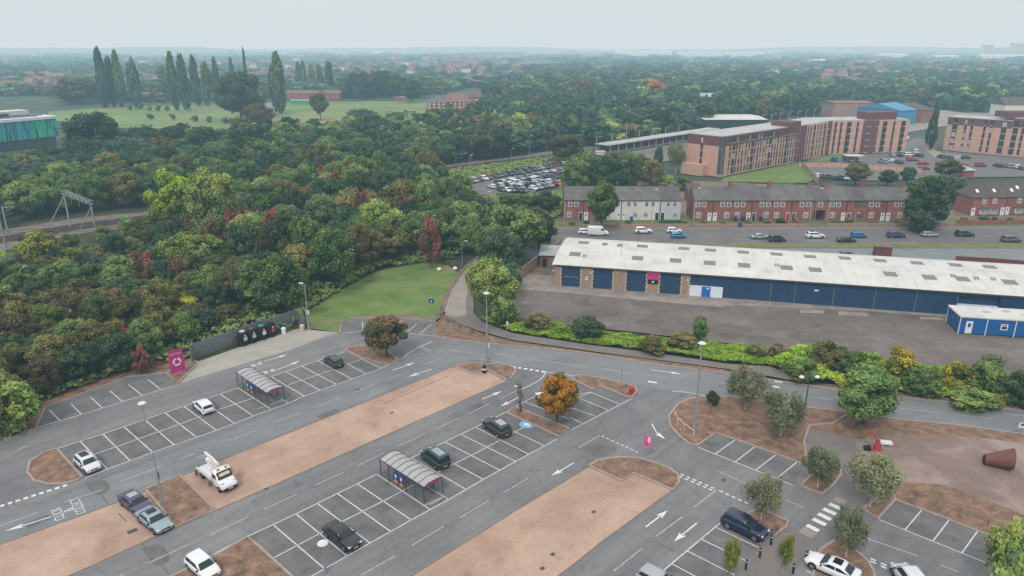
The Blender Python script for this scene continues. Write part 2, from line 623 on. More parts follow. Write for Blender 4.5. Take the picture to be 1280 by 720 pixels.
# bays (darker, rougher)
sheet('parking_bays', [(71, 561), (135, 541), (297, 485), (431, 440), (452, 449), (477, 460), (440, 474), (381, 495), (320, 519), (265, 540), (191, 565), (104, 598)], 'asphalt_bay', .004)
sheet('parking_bays', [(212, 720), (309, 671), (370, 642.5), (471, 593), (576, 543), (633, 516), (699, 546), (650, 574), (581, 611), (537, 637), (487, 664), (434, 695), (391, 720), (340, 748)], 'asphalt_bay', .004)
sheet('parking_bays', [(645, 507), (672, 494), (735, 468), (748, 476), (800, 494), (714, 537)], 'asphalt_bay', .004)
sheet('parking_bays', [(57, 511), (160, 473), (208, 467), (221, 479), (216, 482.5), (45, 535)], 'asphalt_bay', .004)
sheet('parking_bays', [(894, 541), (1005, 581), (992, 607), (872, 559)], 'asphalt_bay', .004)
sheet('parking_bays', [(1119, 625), (1152, 637), (1290, 688), (1290, 727), (1216, 697), (1098, 649)], 'asphalt_bay', .004)
sheet('parking_bays', [(900, 654), (827, 715), (790, 745), (880, 780), (965, 690), (950, 680)], 'asphalt_bay', .004)
sheet('parking_bays', [(428, 404), (438, 398.5), (503, 398), (545, 403.5), (540, 419), (495, 416), (425, 416)], 'asphalt_bay', .004)
# paved strips
sheet('block_paving', [(-160, 745), (0, 681), (151, 626.5), (267, 578), (320, 557.5), (567.5, 458), (592, 467), (608, 463.5), (633, 476.5), (470, 549.5), (320, 616), (214, 660.5), (87, 719.5), (-60, 790)], 'paving', .008)
sheet('block_paving', [(400, 780), (515, 719.5), (640, 641), (735, 584), (777.5, 601), (792.5, 592), (841, 612.5), (752, 677.5), (697.5, 719.5), (620, 790)], 'paving', .008)
k = MB()
for ln in ([(-60, 705), (0, 681), (151, 626.5), (320, 557.5), (567.5, 458)], [(633, 476.5), (470, 549.5), (320, 616), (87, 719.5), (20, 752)], [(480, 742), (640, 641), (735, 584)], [(841, 612.5), (752, 677.5), (660, 752)]):
    ribbon(k, gp(*ln), .16, 0, .014)
struct(k, 'kerb', 'kerb_dark')
sheet('verge', [(5, 550), (45, 535), (57, 509), (160, 471), (208, 466), (236, 446), (222, 440), (150, 460), (46, 498), (0, 528), (-40, 548)], 'mulch', .03)
# concrete recycling pad
sheet('concrete_pad', [(226, 479), (248, 452), (290, 437), (372, 411), (425, 415.7), (405, 421), (365, 437), (320, 450)], 'concrete_pad', .012)
# beds
bed('planting_bed', [(182, 612), (225, 594.5), (267.5, 636), (221, 659.5)])
bed('planting_bed', [(71, 561), (102.5, 596), (97.5, 600), (80, 605), (60, 605.5), (42.5, 601), (34, 590), (37.5, 577.5), (54, 566)])
bed('planting_bed', [(208, 467), (222, 479.5), (248, 454), (235, 445)])
bed('planting_bed', [(567, 458), (578, 455), (590, 454), (602, 453), (604, 462), (593, 467.5)])
bed('planting_bed', [(606, 456), (625, 454.5), (640, 458), (645, 464), (638, 473), (634, 475), (608, 462.5)])
bed('planting_bed', [(432, 438), (436, 434), (455, 432), (470, 433), (485, 440), (497, 449), (488, 456), (470, 452), (452, 448)])
bed('planting_bed', [(633, 516), (644, 508.5), (711, 536), (699, 546)])
bed('planting_bed', [(714, 473), (722, 469), (735, 470), (760, 475), (783, 480), (795, 485), (796, 490), (790, 496), (786, 497), (752, 483), (741, 487)])
bed('planting_bed', [(736, 583), (747, 576), (770, 572), (795, 572.5), (820, 579), (837.5, 586), (847.5, 594), (849, 602.5), (841, 612.5), (792.5, 592), (777.5, 601)])
bed('planting_bed', [(212, 722), (262, 700), (309, 671.5), (320, 680), (366, 722), (360, 760), (250, 760)])
bed('planting_bed', [(848, 505), (862, 499), (880, 496), (960, 497), (1010, 510), (1035, 512), (1060, 518), (1040, 530), (1012, 532), (1005, 552), (1008, 582), (960, 564), (895, 541), (872, 557), (862, 555), (850, 546), (838, 533), (836, 520)])
bed('planting_bed', [(1000, 608), (1018, 590), (1034, 582), (1050, 583), (1051, 594), (1042, 606), (1028, 618)])
bed('planting_bed', [(1078, 636), (1097, 649), (1119, 625), (1118, 612), (1095, 625)])
bed('planting_bed', [(1025, 688), (1043, 676), (1065, 684), (1085, 702), (1093, 716), (1092, 740), (1060, 750), (1010, 740)])
bed('planting_bed', [(935, 642), (950, 636), (985, 652), (983, 658), (967, 671), (950, 662)])
# verge between road and footpath
sheet('verge', [(544, 402), (556, 392), (566, 401), (580, 408), (600, 416), (640, 426.5), (735, 440), (815, 450), (910, 463), (955, 471), (905, 466), (815, 455), (722, 440), (640, 431.5), (603, 429), (544, 421)], 'mulch', .05)
sheet('verge', [(1005, 482), (1050, 488), (1120, 496), (1175, 502), (1257, 511), (1500, 545), (1500, 530), (1280, 490), (1200, 492), (1100, 485), (1050, 480)], 'earth', .03)
k = MB()
ribbon(k, gp((544, 421), (603, 429), (722, 440), (815, 455), (905, 466.5), (1001, 480.5), (1050, 488), (1120, 496), (1175, 502), (1257, 511), (1400, 530)), .25, 0, .12)
ribbon(k, gp((425, 416), (427, 403), (438, 397.5), (503, 397), (544, 402)), .2, 0, .12)
ribbon(k, gp((5, 550), (45, 535), (57, 509), (160, 471), (208, 466)), .22, 0, .12)
ribbon(k, gp((1035, 512), (1120, 524), (1200, 532), (1280, 543), (1400, 560)), .25, 0, .12)
struct(k, 'kerb', 'kerbstone')
# footpath
sheet('footpath', [(600, 318), (590, 325), (575, 342), (560, 365), (556, 385), (560, 396), (572, 404), (600, 414), (640, 425), (735, 438.5), (815, 449), (910, 461.5), (955, 469), (1001, 478), (985, 466), (960, 458), (910, 455), (815, 441), (735, 431), (640, 416.5), (603, 403), (592, 392), (592, 370), (600, 345), (612, 325), (612, 300), (604, 300)], 'footpath', .03)
sheet('path', [(602, 318), (590, 327), (574, 343), (560, 366), (554, 386), (558, 394), (570, 397), (583, 394), (582, 375), (588, 352), (604, 334)], 'path_light', .04)
# lawn with dry edge
sheet('lawn', [(425, 416), (427, 402), (438, 396), (503, 395), (542, 400), (552, 386), (562, 366), (576, 343), (560, 332), (520, 325), (470, 340), (420, 365), (380, 392), (384, 410)], 'lawn', .02)
k = MB()
ribbon(k, gp((384, 412), (400, 405), (424, 404), (440, 396), (503, 394.5), (543, 400)), 1.0, 0, .04)
ribbon(k, gp((544, 402), (552, 388), (560, 366), (575, 342), (590, 326)), 1.1, 0, .05)
struct(k, 'dirt_edge', 'earth')
# yard
sheet('yard', [(640, 357), (636, 398), (650, 401), (720, 407), (800, 416), (870, 424), (960, 436), (1110, 455), (1280, 480), (1500, 515), (1500, 405), (1192, 391), (690, 352), (655, 347)], 'yard_tarmac', .01)
sheet('yard_apron', [(640, 357), (640, 361.7), (707, 366), (773, 372.5), (861, 380.5), (906, 384), (906, 381), (1085, 389), (1185, 396.5), (1192, 393), (693, 354), (693, 333), (672, 332)], 'concrete_yard', .018)
k = MB()
for a in ((905, 379, 918, 382), (1000, 386, 1030, 391), (1048, 389, 1085, 394), (1150, 396, 1185, 399)):
    k.flat(gp((a[0], a[1]), (a[2], a[1] + 2), (a[2], a[3] + 1), (a[0], a[3])), .022)
struct(k, 'yard_patches', 'concrete_yard')
# play area and right-hand paths
sheet('play_area', [(1068, 556), (1085, 546), (1120, 544), (1200, 545), (1280, 554), (1420, 575), (1500, 720), (1290, 648), (1230, 624), (1180, 606), (1130, 603), (1115, 600), (1095, 580)], 'play_surface', .03)
sheet('verge', [(1035, 513), (1120, 525), (1200, 533), (1280, 544), (1500, 576), (1500, 610), (1280, 558), (1200, 548), (1120, 547), (1085, 549), (1060, 548), (1010, 535), (1000, 520)], 'mulch', .025)
sheet('verge', [(1119, 625), (1118, 606), (1130, 603), (1180, 606), (1230, 624), (1290, 648), (1500, 722), (1500, 790), (1300, 695), (1280, 686), (1152, 637)], 'mulch', .035)
sheet('footpath', [(1000, 540), (1012, 532), (1050, 540), (1068, 552), (1070, 560), (1098, 582), (1120, 603), (1118, 612), (1095, 625), (1080, 634), (1062, 628), (1042, 606), (1051, 594), (1050, 583), (1036, 565), (1010, 555)], 'footpath', .02)
sheet('footpath', [(950, 683), (966, 672), (984, 658), (1000, 661), (1022, 672), (1040, 678), (1020, 688), (1000, 705), (960, 760), (900, 800), (880, 790), (905, 735)], 'footpath', .02)
k = MB()
ribbon(k, gp((1119, 625), (1152, 637), (1280, 686), (1330, 705)), .2, 0, .12)
ribbon(k, gp((895, 541), (945, 558.5), (1005, 581)), .2, 0, .12)
struct(k, 'kerb', 'kerbstone')
# dual carriageway
sheet('carriageway', [(560, 300), (590, 285), (700, 286.5), (1280, 285.5), (1700, 285), (1800, 304.5), (1280, 304.5), (960, 303.5), (700, 302), (610, 303)], 'carriageway', .01)
sheet('central_reservation', [(610, 303), (700, 302), (960, 303.5), (1800, 304.5), (1850, 310.5), (1280, 310.5), (960, 310), (700, 310), (600, 309)], 'verge_grass', .06)
sheet('carriageway', [(600, 309), (700, 310), (1280, 310.5), (1850, 310.5), (1950, 327), (1280, 327), (700, 326), (600, 320)], 'carriageway_pale', .01)
sheet('pavement', [(560, 283), (700, 283), (1800, 282), (1800, 286.5), (700, 287.5), (560, 287)], 'footpath', .05)
sheet('verge', [(600, 320), (700, 326), (1950, 327), (2050, 345), (1280, 336), (700, 345), (600, 340)], 'earth', .02)
# gardens and ground around the houses
sheet('front_gardens', [(690, 284), (690, 274), (1800, 272), (1800, 282.5), (1200, 283)], 'garden_grass', .08)
sheet('back_gardens', [(690, 274), (690, 238), (760, 228), (860, 226), (1000, 232), (1130, 235), (1500, 240), (1800, 272)], 'earth', .04)
# railway
sheet('railway_ballast', [(-500, 375), (-100, 330), (0, 315), (60, 300), (120, 290), (200, 282), (300, 262), (450, 232), (560, 216), (640, 205), (760, 190), (860, 178), (960, 165), (1100, 150), (1100, 146), (960, 158), (860, 168), (740, 180), (640, 197), (560, 206), (450, 220), (300, 246), (200, 264), (100, 272), (0, 288), (-100, 300), (-500, 350)], 'ballast', .03)
sheet('path', [(-200, 385), (-60, 362), (0, 340), (30, 331), (60, 325), (85, 319), (88, 323), (60, 331), (20, 343), (-60, 372), (-200, 398)], 'path_light', .05)
sheet('embankment', [(560, 218), (640, 207), (740, 192), (740, 197), (700, 203), (640, 213), (585, 224), (560, 232)], 'verge_grass', .05)
# rails
k = MB()
for off in (0, 5, 9.5, 14.5):
    L0 = [G(-300, 352), G(-100, 314), G(0, 300), G(100, 283), G(200, 270), G(300, 252), G(450, 226), G(560, 211), G(640, 201), G(760, 186), G(860, 173)]
    cur = bez([p + Vector((-.5, .5, 0)) * (off - 7) * .6 for p in L0], 5)
    ribbon(k, cur, .16, .05, .2)
    ribbon(k, [p + Vector((.5, -1.1, 0)) for p in cur], .16, .05, .2)
struct(k, 'railway_tracks', 'rail_steel')
# station car park
SCP = [(566, 240), (578, 227), (700, 199), (722, 200), (724, 214), (716, 222), (640, 241), (600, 244)]
sheet('station_car_park', SCP, 'carriageway', .05)
# apartment parking ground
sheet('apartment_car_park', [(1000, 207), (1020, 196), (1060, 193), (1130, 191), (1180, 189), (1260, 196), (1400, 204), (1400, 226), (1280, 221), (1180, 222), (1100, 226), (1010, 224)], 'carriageway', .06)
sheet('side_road', [(1128, 192), (1130, 178), (1145, 172), (1160, 176), (1172, 190), (1180, 205), (1150, 210)], 'carriageway', .09)
sheet('pavement', [(1152, 184), (1164, 186), (1178, 192), (1212, 196), (1212, 199), (1170, 198)], 'path_light', .12)
sheet('lawn', [(905, 222), (1000, 203), (1012, 204), (1022, 222), (1010, 229), (900, 228)], 'lawn', .12)
sheet('lawn', [(1020, 200), (1036, 193.5), (1056, 192), (1052, 199), (1022, 203)], 'lawn', .12)
# playing fields
sheet('playing_field', [(60, 140), (110, 136), (190, 132), (360, 128), (535, 126), (556, 134), (535, 143), (420, 152), (380, 158), (250, 162), (140, 160), (60, 150)], 'field_grass', .06)
sheet('field_edge', [(300, 150), (380, 146), (440, 146), (450, 150), (380, 156), (310, 157)], 'field_dry', .12)
sheet('playing_field', [(220, 158), (470, 150), (540, 160), (480, 178), (380, 180), (260, 176)], 'field_grass', .09)
sheet('industrial_yard', [(1090, 146), (1130, 137), (1200, 138), (1300, 142), (1500, 150), (1500, 158), (1280, 160), (1180, 158), (1120, 168)], 'concrete_yard', .1)
sheet('station_yard', [(700, 205), (745, 192), (860, 176), (880, 180), (850, 200), (800, 205), (740, 212)], 'footpath', .1)
# ---------------------------------------------------------------- road markings


def ln(mb, a, b, w=.125, z=.02):
    A, B = G(*a), G(*b)
    d = (B - A)
    d.z = 0
    n = Vector((-d.y, d.x, 0)).normalized() * w / 2
    mb.quad((A.x - n.x, A.y - n.y, z), (B.x - n.x, B.y - n.y, z), (B.x + n.x, B.y + n.y, z), (A.x + n.x, A.y + n.y, z))


def arrow(mb, tail, head, w=.16, hw=.75, hl=1.6, z=.02):
    A, B = G(*tail), G(*head)
    d = (B - A)
    d.z = 0
    L_ = d.length
    d.normalize()
    n = Vector((-d.y, d.x, 0))
    q = lambda s, t: (A.x + d.x * s + n.x * t, A.y + d.y * s + n.y * t, z)
    mb.quad(q(0, -w / 2), q(L_ - hl * .9, -w / 2), q(L_ - hl * .9, w / 2), q(0, w / 2))
    mb.add([q(L_ - hl, -hw / 2), q(L_, 0), q(L_ - hl, hw / 2), q(L_ - hl * .85, 0)], [(0, 1, 3), (3, 1, 2)])


k = MB()
# block one (behind the left shelter)
backA = [(100, 551.5), (128.5, 542.5), (155, 533.5), (180.5, 524.5), (206, 516), (230, 508), (252, 500.5), (275, 492.5), (297.5, 485), (339, 471), (358, 465), (377.5, 458), (397, 451), (415, 445), (450, 448)]
frontA = [(134.5, 586.5), (162.5, 576), (191, 565.5), (217.5, 556), (245, 546), (269, 537), (292, 528.5), (316, 519.5), (337.5, 511), (380, 495), (400, 488), (421, 481), (440, 474), (457, 467), (476, 460)]
for a, b in zip(backA, frontA):
    ln(k, a, b)
for seg in ([(71, 561), (128.5, 542.5), (206, 516), (297.5, 485)], [(339, 471), (397, 451), (431, 440)], [(106, 598), (134.5, 586.5), (191, 565.5), (265, 540), (320, 519), (360, 504.5), (381, 495), (440, 474), (478, 460), (493, 453)], [(87, 579), (119, 567.5), (147, 558), (175, 548), (226, 530), (270, 513), (316, 498)], [(361, 481), (416, 462), (451, 449.5)], [(71, 561), (104, 597)]):
    for a, b in zip(seg, seg[1:]):
        ln(k, a, b)
# row beside the wood
for a, b in (((61.7, 512.5), (75.5, 526.7)), ((88.7, 505), (102.5, 518.7)), ((113.7, 497), (128, 510)), ((137.5, 488.7), (153, 502)), ((160.7, 481), (177.5, 494)), ((185, 474.5), (200.7, 486.7)), ((45, 535), (100, 519)), ((100, 519), (216, 482.5))):
    ln(k, a, b)
# block two
backC = [(342.5, 657), (370, 642.5), (397.5, 630), (422.5, 617.5), (447.5, 605.5), (471, 593), (514, 572.5), (535, 562), (556, 552.5), (576, 543), (594, 534), (630, 515.5)]
frontC = [(405.7, 711), (434, 695.5), (462.5, 679), (487.5, 664), (514, 650), (537.5, 637), (581, 611), (604, 599.5), (624, 587.5), (644, 576.5), (661, 568), (680, 557)]
for a, b in zip(backC[:-1], frontC[:-1]):
    ln(k, a, b)
ln(k, (612, 525), (680, 557))
for seg in ([(190, 731), (232.5, 710.5), (309, 671), (370, 642.5), (471, 593)], [(514, 572.5), (576, 543), (633, 515)], [(340, 748), (391, 719.5), (462.5, 679), (514, 650), (561, 624.5), (604, 599.5), (650, 574), (696, 549)], [(343, 697), (430, 651), (480, 626), (546, 591), (609, 559), (657, 533)], [(212, 720), (240, 745)], [(309, 671), (366, 722)]):
    for a, b in zip(seg, seg[1:]):
        ln(k, a, b)
# beyond the maple bed
for a, b in (((714, 537.5), (791, 497.5)), ((645, 507.5), (672, 494)), ((713, 522), (729, 530)), ((690, 502), (744, 520)), ((700, 488), (760, 512.5)), ((716, 494), (741, 490)), ((740, 491), (774, 505)), ((722, 497), (741, 490)), ((655, 502), (712, 524))):
    ln(k, a, b)
# bays by the right-hand road
for a, b in (((894, 567.5), (919.5, 549.5)), ((919, 577.5), (944, 558)), ((945, 587.5), (969, 569)), ((971, 598), (996, 578)), ((872.5, 559), (992, 607))):
    ln(k, a, b)
for a, b in (((1131, 662.5), (1152, 638)), ((1166.5, 676), (1186, 650.5)), ((1202.5, 691), (1222, 664)), ((1240, 706), (1258, 678)), ((1097.5, 649), (1290, 727))):
    ln(k, a, b)
for a, b in (((894, 659), (949, 685)), ((876, 674), (932.5, 701)), ((859.5, 689), (920, 720)), ((840, 705), (900, 737)), ((800, 738), (900, 654)), ((1008, 713), (1030, 728))):
    ln(k, a, b)
# top row by the lawn
for a, b in (((453, 402), (453.5, 414)), ((503, 401), (492, 411)), ((521, 405), (507.5, 416.5)), ((539, 406), (525, 417)), ((428, 416), (455, 414.5)), ((505, 416.5), (543, 420))):
    ln(k, a, b, .12)
# shelter aprons
for a, b in (((318, 478), (360, 504)), ((322, 511), (356, 500)), ((493, 583), (561, 624.5)), ((537, 631), (553, 623)), ((528, 633), (556, 620))):
    ln(k, a, b, .09)
struct(k, 'parking_bay_lines', 'line_paint')
k = MB()
dash = [((150, 602.5), (202.5, 582.5)), ((80, 628), (129, 612)), ((0, 657.5), (47, 641)), ((225, 574), (261, 560.5)), ((285, 551), (318, 539)), ((344, 528), (375, 515.5)), ((392.5, 509), (426, 497)), ((442, 491), (471, 479)), ((487.5, 472.5), (512, 464)), ((529, 456), (552, 448)),
        ((185, 704), (237.5, 680.5)), ((262.5, 669), (310.5, 646)), ((329.5, 637), (372, 617.5)), ((392.5, 607.5), (429.5, 590.5)), ((447, 582.5), (481, 565.5)), ((497.5, 558), (529.5, 543)), ((544, 537), (574, 522.5)), ((586, 517), (612, 504.5)), ((624.5, 499), (647, 488)), ((110, 737), (155, 718)),
        ((451, 719.5), (494, 695)), ((515, 682), (555, 658)), ((575, 647.5), (611, 626)), ((629, 616), (660, 598)), ((722.5, 560), (750, 544)),
        ((767, 714), (802, 686)), ((819.5, 671), (853, 646)), ((867.5, 634), (895.5, 612.5)),
        ((656, 447.5), (735, 459)), ((752, 460.5), (790, 466.5)), ((804, 468), (832, 472)), ((560, 437), (600, 443)), ((615, 441), (645, 446)),
        ((1002, 495), (1040, 499.5)), ((1045, 497), (1070, 503)), ((1125, 510), (1172, 515.5)), ((1194, 518), (1242, 524)), ((1254, 517), (1300, 522)),
        ((896, 588.5), (936, 606)), ((982, 625), (1006, 635.5)), ((1080, 672), (1147, 695)), ((1175, 706), (1198, 715)), ((0, 575.5), (34, 557)), ((625, 453), (600, 449))]
for a, b in dash:
    ln(k, a, b, .11)
struct(k, 'centre_line_dashes', 'line_worn')
k = MB()
# right turning edge and give way lines
for i in range(9):
    t0 = i / 9
    A = Vector((0, 633)).lerp(Vector((88, 605)), t0)
    B = Vector((0, 633)).lerp(Vector((88, 605)), t0 + .065)
    ln(k, A, B, .42)
for i in range(6):
    A = Vector((640, 458.5)).lerp(Vector((684, 465.5)), i / 6)
    B = Vector((640, 458.5)).lerp(Vector((684, 465.5)), i / 6 + .1)
    ln(k, A, B, .5)
for i in range(6):
    for off in (0, 1):
        A = Vector((851, 593)).lerp(Vector((896, 612)), i / 6) + Vector((-2.5 * off, 2.3 * off))
        B = Vector((851, 593)).lerp(Vector((896, 612)), i / 6 + .09) + Vector((-2.5 * off, 2.3 * off))
        ln(k, A, B, .22)
for i in range(5):
    A = Vector((899, 613.5)).lerp(Vector((938, 631)), i / 5)
    B = Vector((899, 613.5)).lerp(Vector((938, 631)), i / 5 + .12)
    ln(k, A, B, .2)
for i in range(3):
    for off in (0, 1):
        A = Vector((1088, 698)).lerp(Vector((1127, 716)), i / 3) + Vector((0, 3.5 * off))
        B = Vector((1088, 698)).lerp(Vector((1127, 716)), i / 3 + .18) + Vector((0, 3.5 * off))
        ln(k, A, B, .22)
for i in range(8):
    A = Vector((752, 545)).lerp(Vector((800, 567)), i / 8)
    B = Vector((752, 545)).lerp(Vector((800, 567)), i / 8 + .07)
    ln(k, A, B, .16)
for seg in ([(683, 464), (676, 474), (662, 482), (651, 487)], [(685, 465.5), (712, 469), (740, 473)], [(540, 427), (520, 436), (505, 446)], [(840, 489), (862, 491), (885, 495)]):
    w_ = bez([G(*p) for p in seg], 4)
    ribbon(k, w_, .12, .015, .02)
for a, b in (((491, 463), (519, 453)), ((539.5, 461.5), (511, 471)), ((330, 452), (360, 443)), ((346, 462.5), (375.5, 451)), ((602.5, 499), (627.5, 489)), ((648, 497), (625.5, 508)), ((717, 579), (689, 595)), ((807, 659), (834.5, 638)), ((871, 654), (842.5, 677)), ((815, 462.5), (852, 467.5)), ((64, 646), (6, 664))):
    arrow(k, a, b)
cur = bez([G(*p) for p in ((815, 530), (819, 538), (824, 544), (829, 548))], 4)
ribbon(k, cur, .15, .015, .021)
arrow(k, (822, 542.5), (832, 549))
ln(k, (1000, 473), (1008, 474.5), .6)
ln(k, (968, 476), (978, 477.5), .7)
ln(k, (966, 483), (976, 484.5), .5)
ln(k, (810, 477), (821, 478.5), .5)
struct(k, 'road_markings', 'line_bright')
k = MB()
for a in (((300, 355), (370, 385)), ((270, 380), (345, 412)), ((245, 405), (318, 438)), ((218, 430), (293, 465)), ((187, 462), (258, 495))):
    p, q = a
    ln(k, (960 + p[0] / 4 + 1.5, 540 + p[1] / 4 + 1), (960 + q[0] / 4 - 1, 540 + q[1] / 4 + .2), .62)
struct(k, 'zebra_crossing', 'line_bright')
k = MB()
ln(k, (1043, 623.5), (1057, 629), 1.1, .03)
ln(k, (1001, 662), (1018, 670), 1.2, .03)
struct(k, 'tactile_paving', 'path_light')
# tarmac patches on the tan strips and roads
k = MB()
for a in ([(105, 603), (130, 600), (137, 612), (118, 618)], [(178, 686), (200, 680), (212, 700), (193, 706)], [(725, 560), (760, 553), (770, 566), (745, 571)], [(700, 508), (715, 505), (718, 511), (702, 514)]):
    k.flat(smoothpoly(a), .012)
for a_, c_ in (((122, 614), (135, 630)), ((148, 642), (158, 652)), ((178, 680), (213, 719)), ((700, 480), (720, 470)), ((480, 505), (560, 470)), ((250, 700), (330, 662))):
    ln(k, a_, c_, .14, .013)
for a in ([(395, 520), (420, 511), (426, 515), (402, 525)], [(560, 520), (600, 503), (606, 506), (566, 525)], [(900, 480), (950, 486), (946, 490), (896, 484)], [(30, 655), (60, 643), (66, 648), (36, 661)]):
    k.flat([G(*p) for p in a], .0125)
struct(k, 'tarmac_repair', 'asphalt_bay')
# carriageway lines
k = MB()
for i in range(14):
    x0 = 700 + i * 44
    ln(k, (x0, 295), (x0 + 16, 295), .12)
    ln(k, (720 + i * 44, 317), (738 + i * 44, 317), .12)
for a in (((720, 302), (800, 302.8)), ((800, 300.5), (818, 301)), ((1008, 301), (1035, 301.5)), ((1125, 302.5), (1145, 303))):
    ln(k, *a, .2)
struct(k, 'lane_lines', 'line_worn')


def text_mesh(s, size, m, depth=0.0, parent=None, name='lettering', xf=None, center=True, spacing=1.0, sx=1.0):
    cu = bpy.data.curves.new('t', 'FONT')
    cu.body = s
    cu.size = size
    cu.extrude = depth
    cu.resolution_u = 3
    cu.space_character = spacing
    if center:
        cu.align_x = 'CENTER'
        cu.align_y = 'CENTER'
    o = bpy.data.objects.new('t', cu)
    me = bpy.data.meshes.new_from_object(o)
    bpy.data.objects.remove(o)
    me.name = name
    me.transform(Matrix.Diagonal((sx, 1, 1, 1)))
    if xf is not None:
        me.transform(xf)
    me.materials.clear()
    me.materials.append(MATS[m])
    ob = bpy.data.objects.new(name, me)
    C.objects.link(ob)
    if parent:
        ob.parent = parent
    return ob


def ground_text(s, px, py, up_to, size, m, stretch=1.0, z=.024, sx=1.0):
    p = G(px, py)
    q = G(*up_to)
    d = q - p
    a = math.atan2(d.y, d.x) - pi / 2
    o = text_mesh(s, size, m, xf=Matrix.Rotation(a, 4, 'Z') @ Matrix.Diagonal((sx, stretch, 1, 1)))
    o.location = (p.x, p.y, z)
    o['kind'] = 'structure'
    o.name = 'road_lettering'
    return o


ground_text('CLICK', 73, 642.5, (40, 654), 1.0, 'line_paint', 1.35, sx=.95)
ground_text('&', 86.5, 637.5, (50, 650), 1.2, 'line_paint', 1.2)
ground_text('COLLECT', 98, 632.5, (60, 646), .95, 'line_paint', 1.45, sx=.86)
for (x, y) in ((317, 457), (324.5, 454.5), (332, 465.5), (341, 463)):
    k = MB()
    ln(k, (x - 2.8, y + .7), (x + 2.8, y - .7), 1.0, .02)
    o = struct(k, 'worn_road_marking', 'line_worn')
ground_text('KEEP', 532, 437, (560, 425), .9, 'line_worn', 1.4)
# disabled bay symbol
k = MB()
c0 = G(658.5, 530.5)
k.flat([(c0.x + 1.0 * cos(t * pi / 8) * 1.0, c0.y + 1.0 * sin(t * pi / 8)) for t in range(16)], .025)
struct(k, 'disabled_bay_marking', 'sky_blue')
k = MB()
k.flat([(c0.x + .42 * cos(t * pi / 5), c0.y + .42 * sin(t * pi / 5)) for t in range(10)], .03)
ribbon(k, [(c0.x, c0.y + .7), (c0.x + .3, c0.y - .6)], .16, .028, .031)
struct(k, 'disabled_bay_symbol', 'line_bright')

# ---------------------------------------------------------------- vegetation
leafmat('leaf_dark', [(.016, .029, .015), (.028, .047, .023), (.045, .07, .033), (.068, .094, .045)], hue=.02)
leafmat('leaf_mid', [(.026, .044, .016), (.05, .078, .026), (.082, .116, .038), (.12, .155, .052)], hue=.028)
leafmat('leaf_birch', [(.05, .056, .034), (.085, .092, .05), (.12, .125, .07), (.155, .155, .09)])
leafmat('leaf_light', [(.04, .058, .016), (.08, .108, .03), (.125, .16, .045), (.18, .21, .065)])
leafmat('leaf_yellow', [(.05, .06, .012), (.13, .14, .02), (.22, .225, .032), (.30, .28, .045)], hue=.02)
leafmat('leaf_olive', [(.03, .033, .012), (.06, .06, .022), (.10, .095, .035), (.14, .12, .045)], hue=.015)
leafmat('leaf_brown', [(.032, .029, .015), (.062, .053, .027), (.09, .072, .04), (.12, .09, .052)])
leafmat('leaf_red', [(.022, .034, .015), (.06, .045, .022), (.13, .045, .035), (.18, .058, .045)], hue=.01)
leafmat('leaf_orange', [(.10, .05, .012), (.22, .085, .015), (.34, .13, .02), (.4, .19, .03)])
leafmat('leaf_blue', [(.016, .034, .022), (.03, .056, .036), (.05, .08, .05), (.07, .105, .06)])
leafmat('leaf_lime', [(.05, .085, .012), (.085, .14, .018), (.125, .19, .026), (.165, .23, .036)], hue=.015)
leafmat('leaf_bright', [(.05, .075, .012), (.10, .145, .018), (.18, .235, .03), (.27, .30, .045)])
leafmat('leaf_gold', [(.04, .055, .012), (.09, .10, .015), (.22, .15, .018), (.34, .2, .02)])
leafmat('leaf_mix', [(.025, .04, .018), (.045, .06, .024), (.08, .07, .03), (.17, .045, .032)])
leafmat('leaf_maple', [(.09, .075, .012), (.22, .10, .014), (.42, .13, .016), (.5, .16, .02)], hue=.02)
_t = (1 + 5 ** .5) / 2
ICO_V = np.array([(-1, _t, 0), (1, _t, 0), (-1, -_t, 0), (1, -_t, 0), (0, -1, _t), (0, 1, _t), (0, -1, -_t), (0, 1, -_t), (_t, 0, -1), (_t, 0, 1), (-_t, 0, -1), (-_t, 0, 1)], float)
ICO_V /= np.linalg.norm(ICO_V[0])
ICO_F = [(0, 11, 5), (0, 5, 1), (0, 1, 7), (0, 7, 10), (0, 10, 11), (1, 5, 9), (5, 11, 4), (11, 10, 2), (10, 7, 6), (7, 1, 8), (3, 9, 4), (3, 4, 2), (3, 2, 6), (3, 6, 8), (3, 8, 9), (4, 9, 5), (2, 4, 11), (6, 2, 10), (8, 6, 7), (9, 8, 1)]


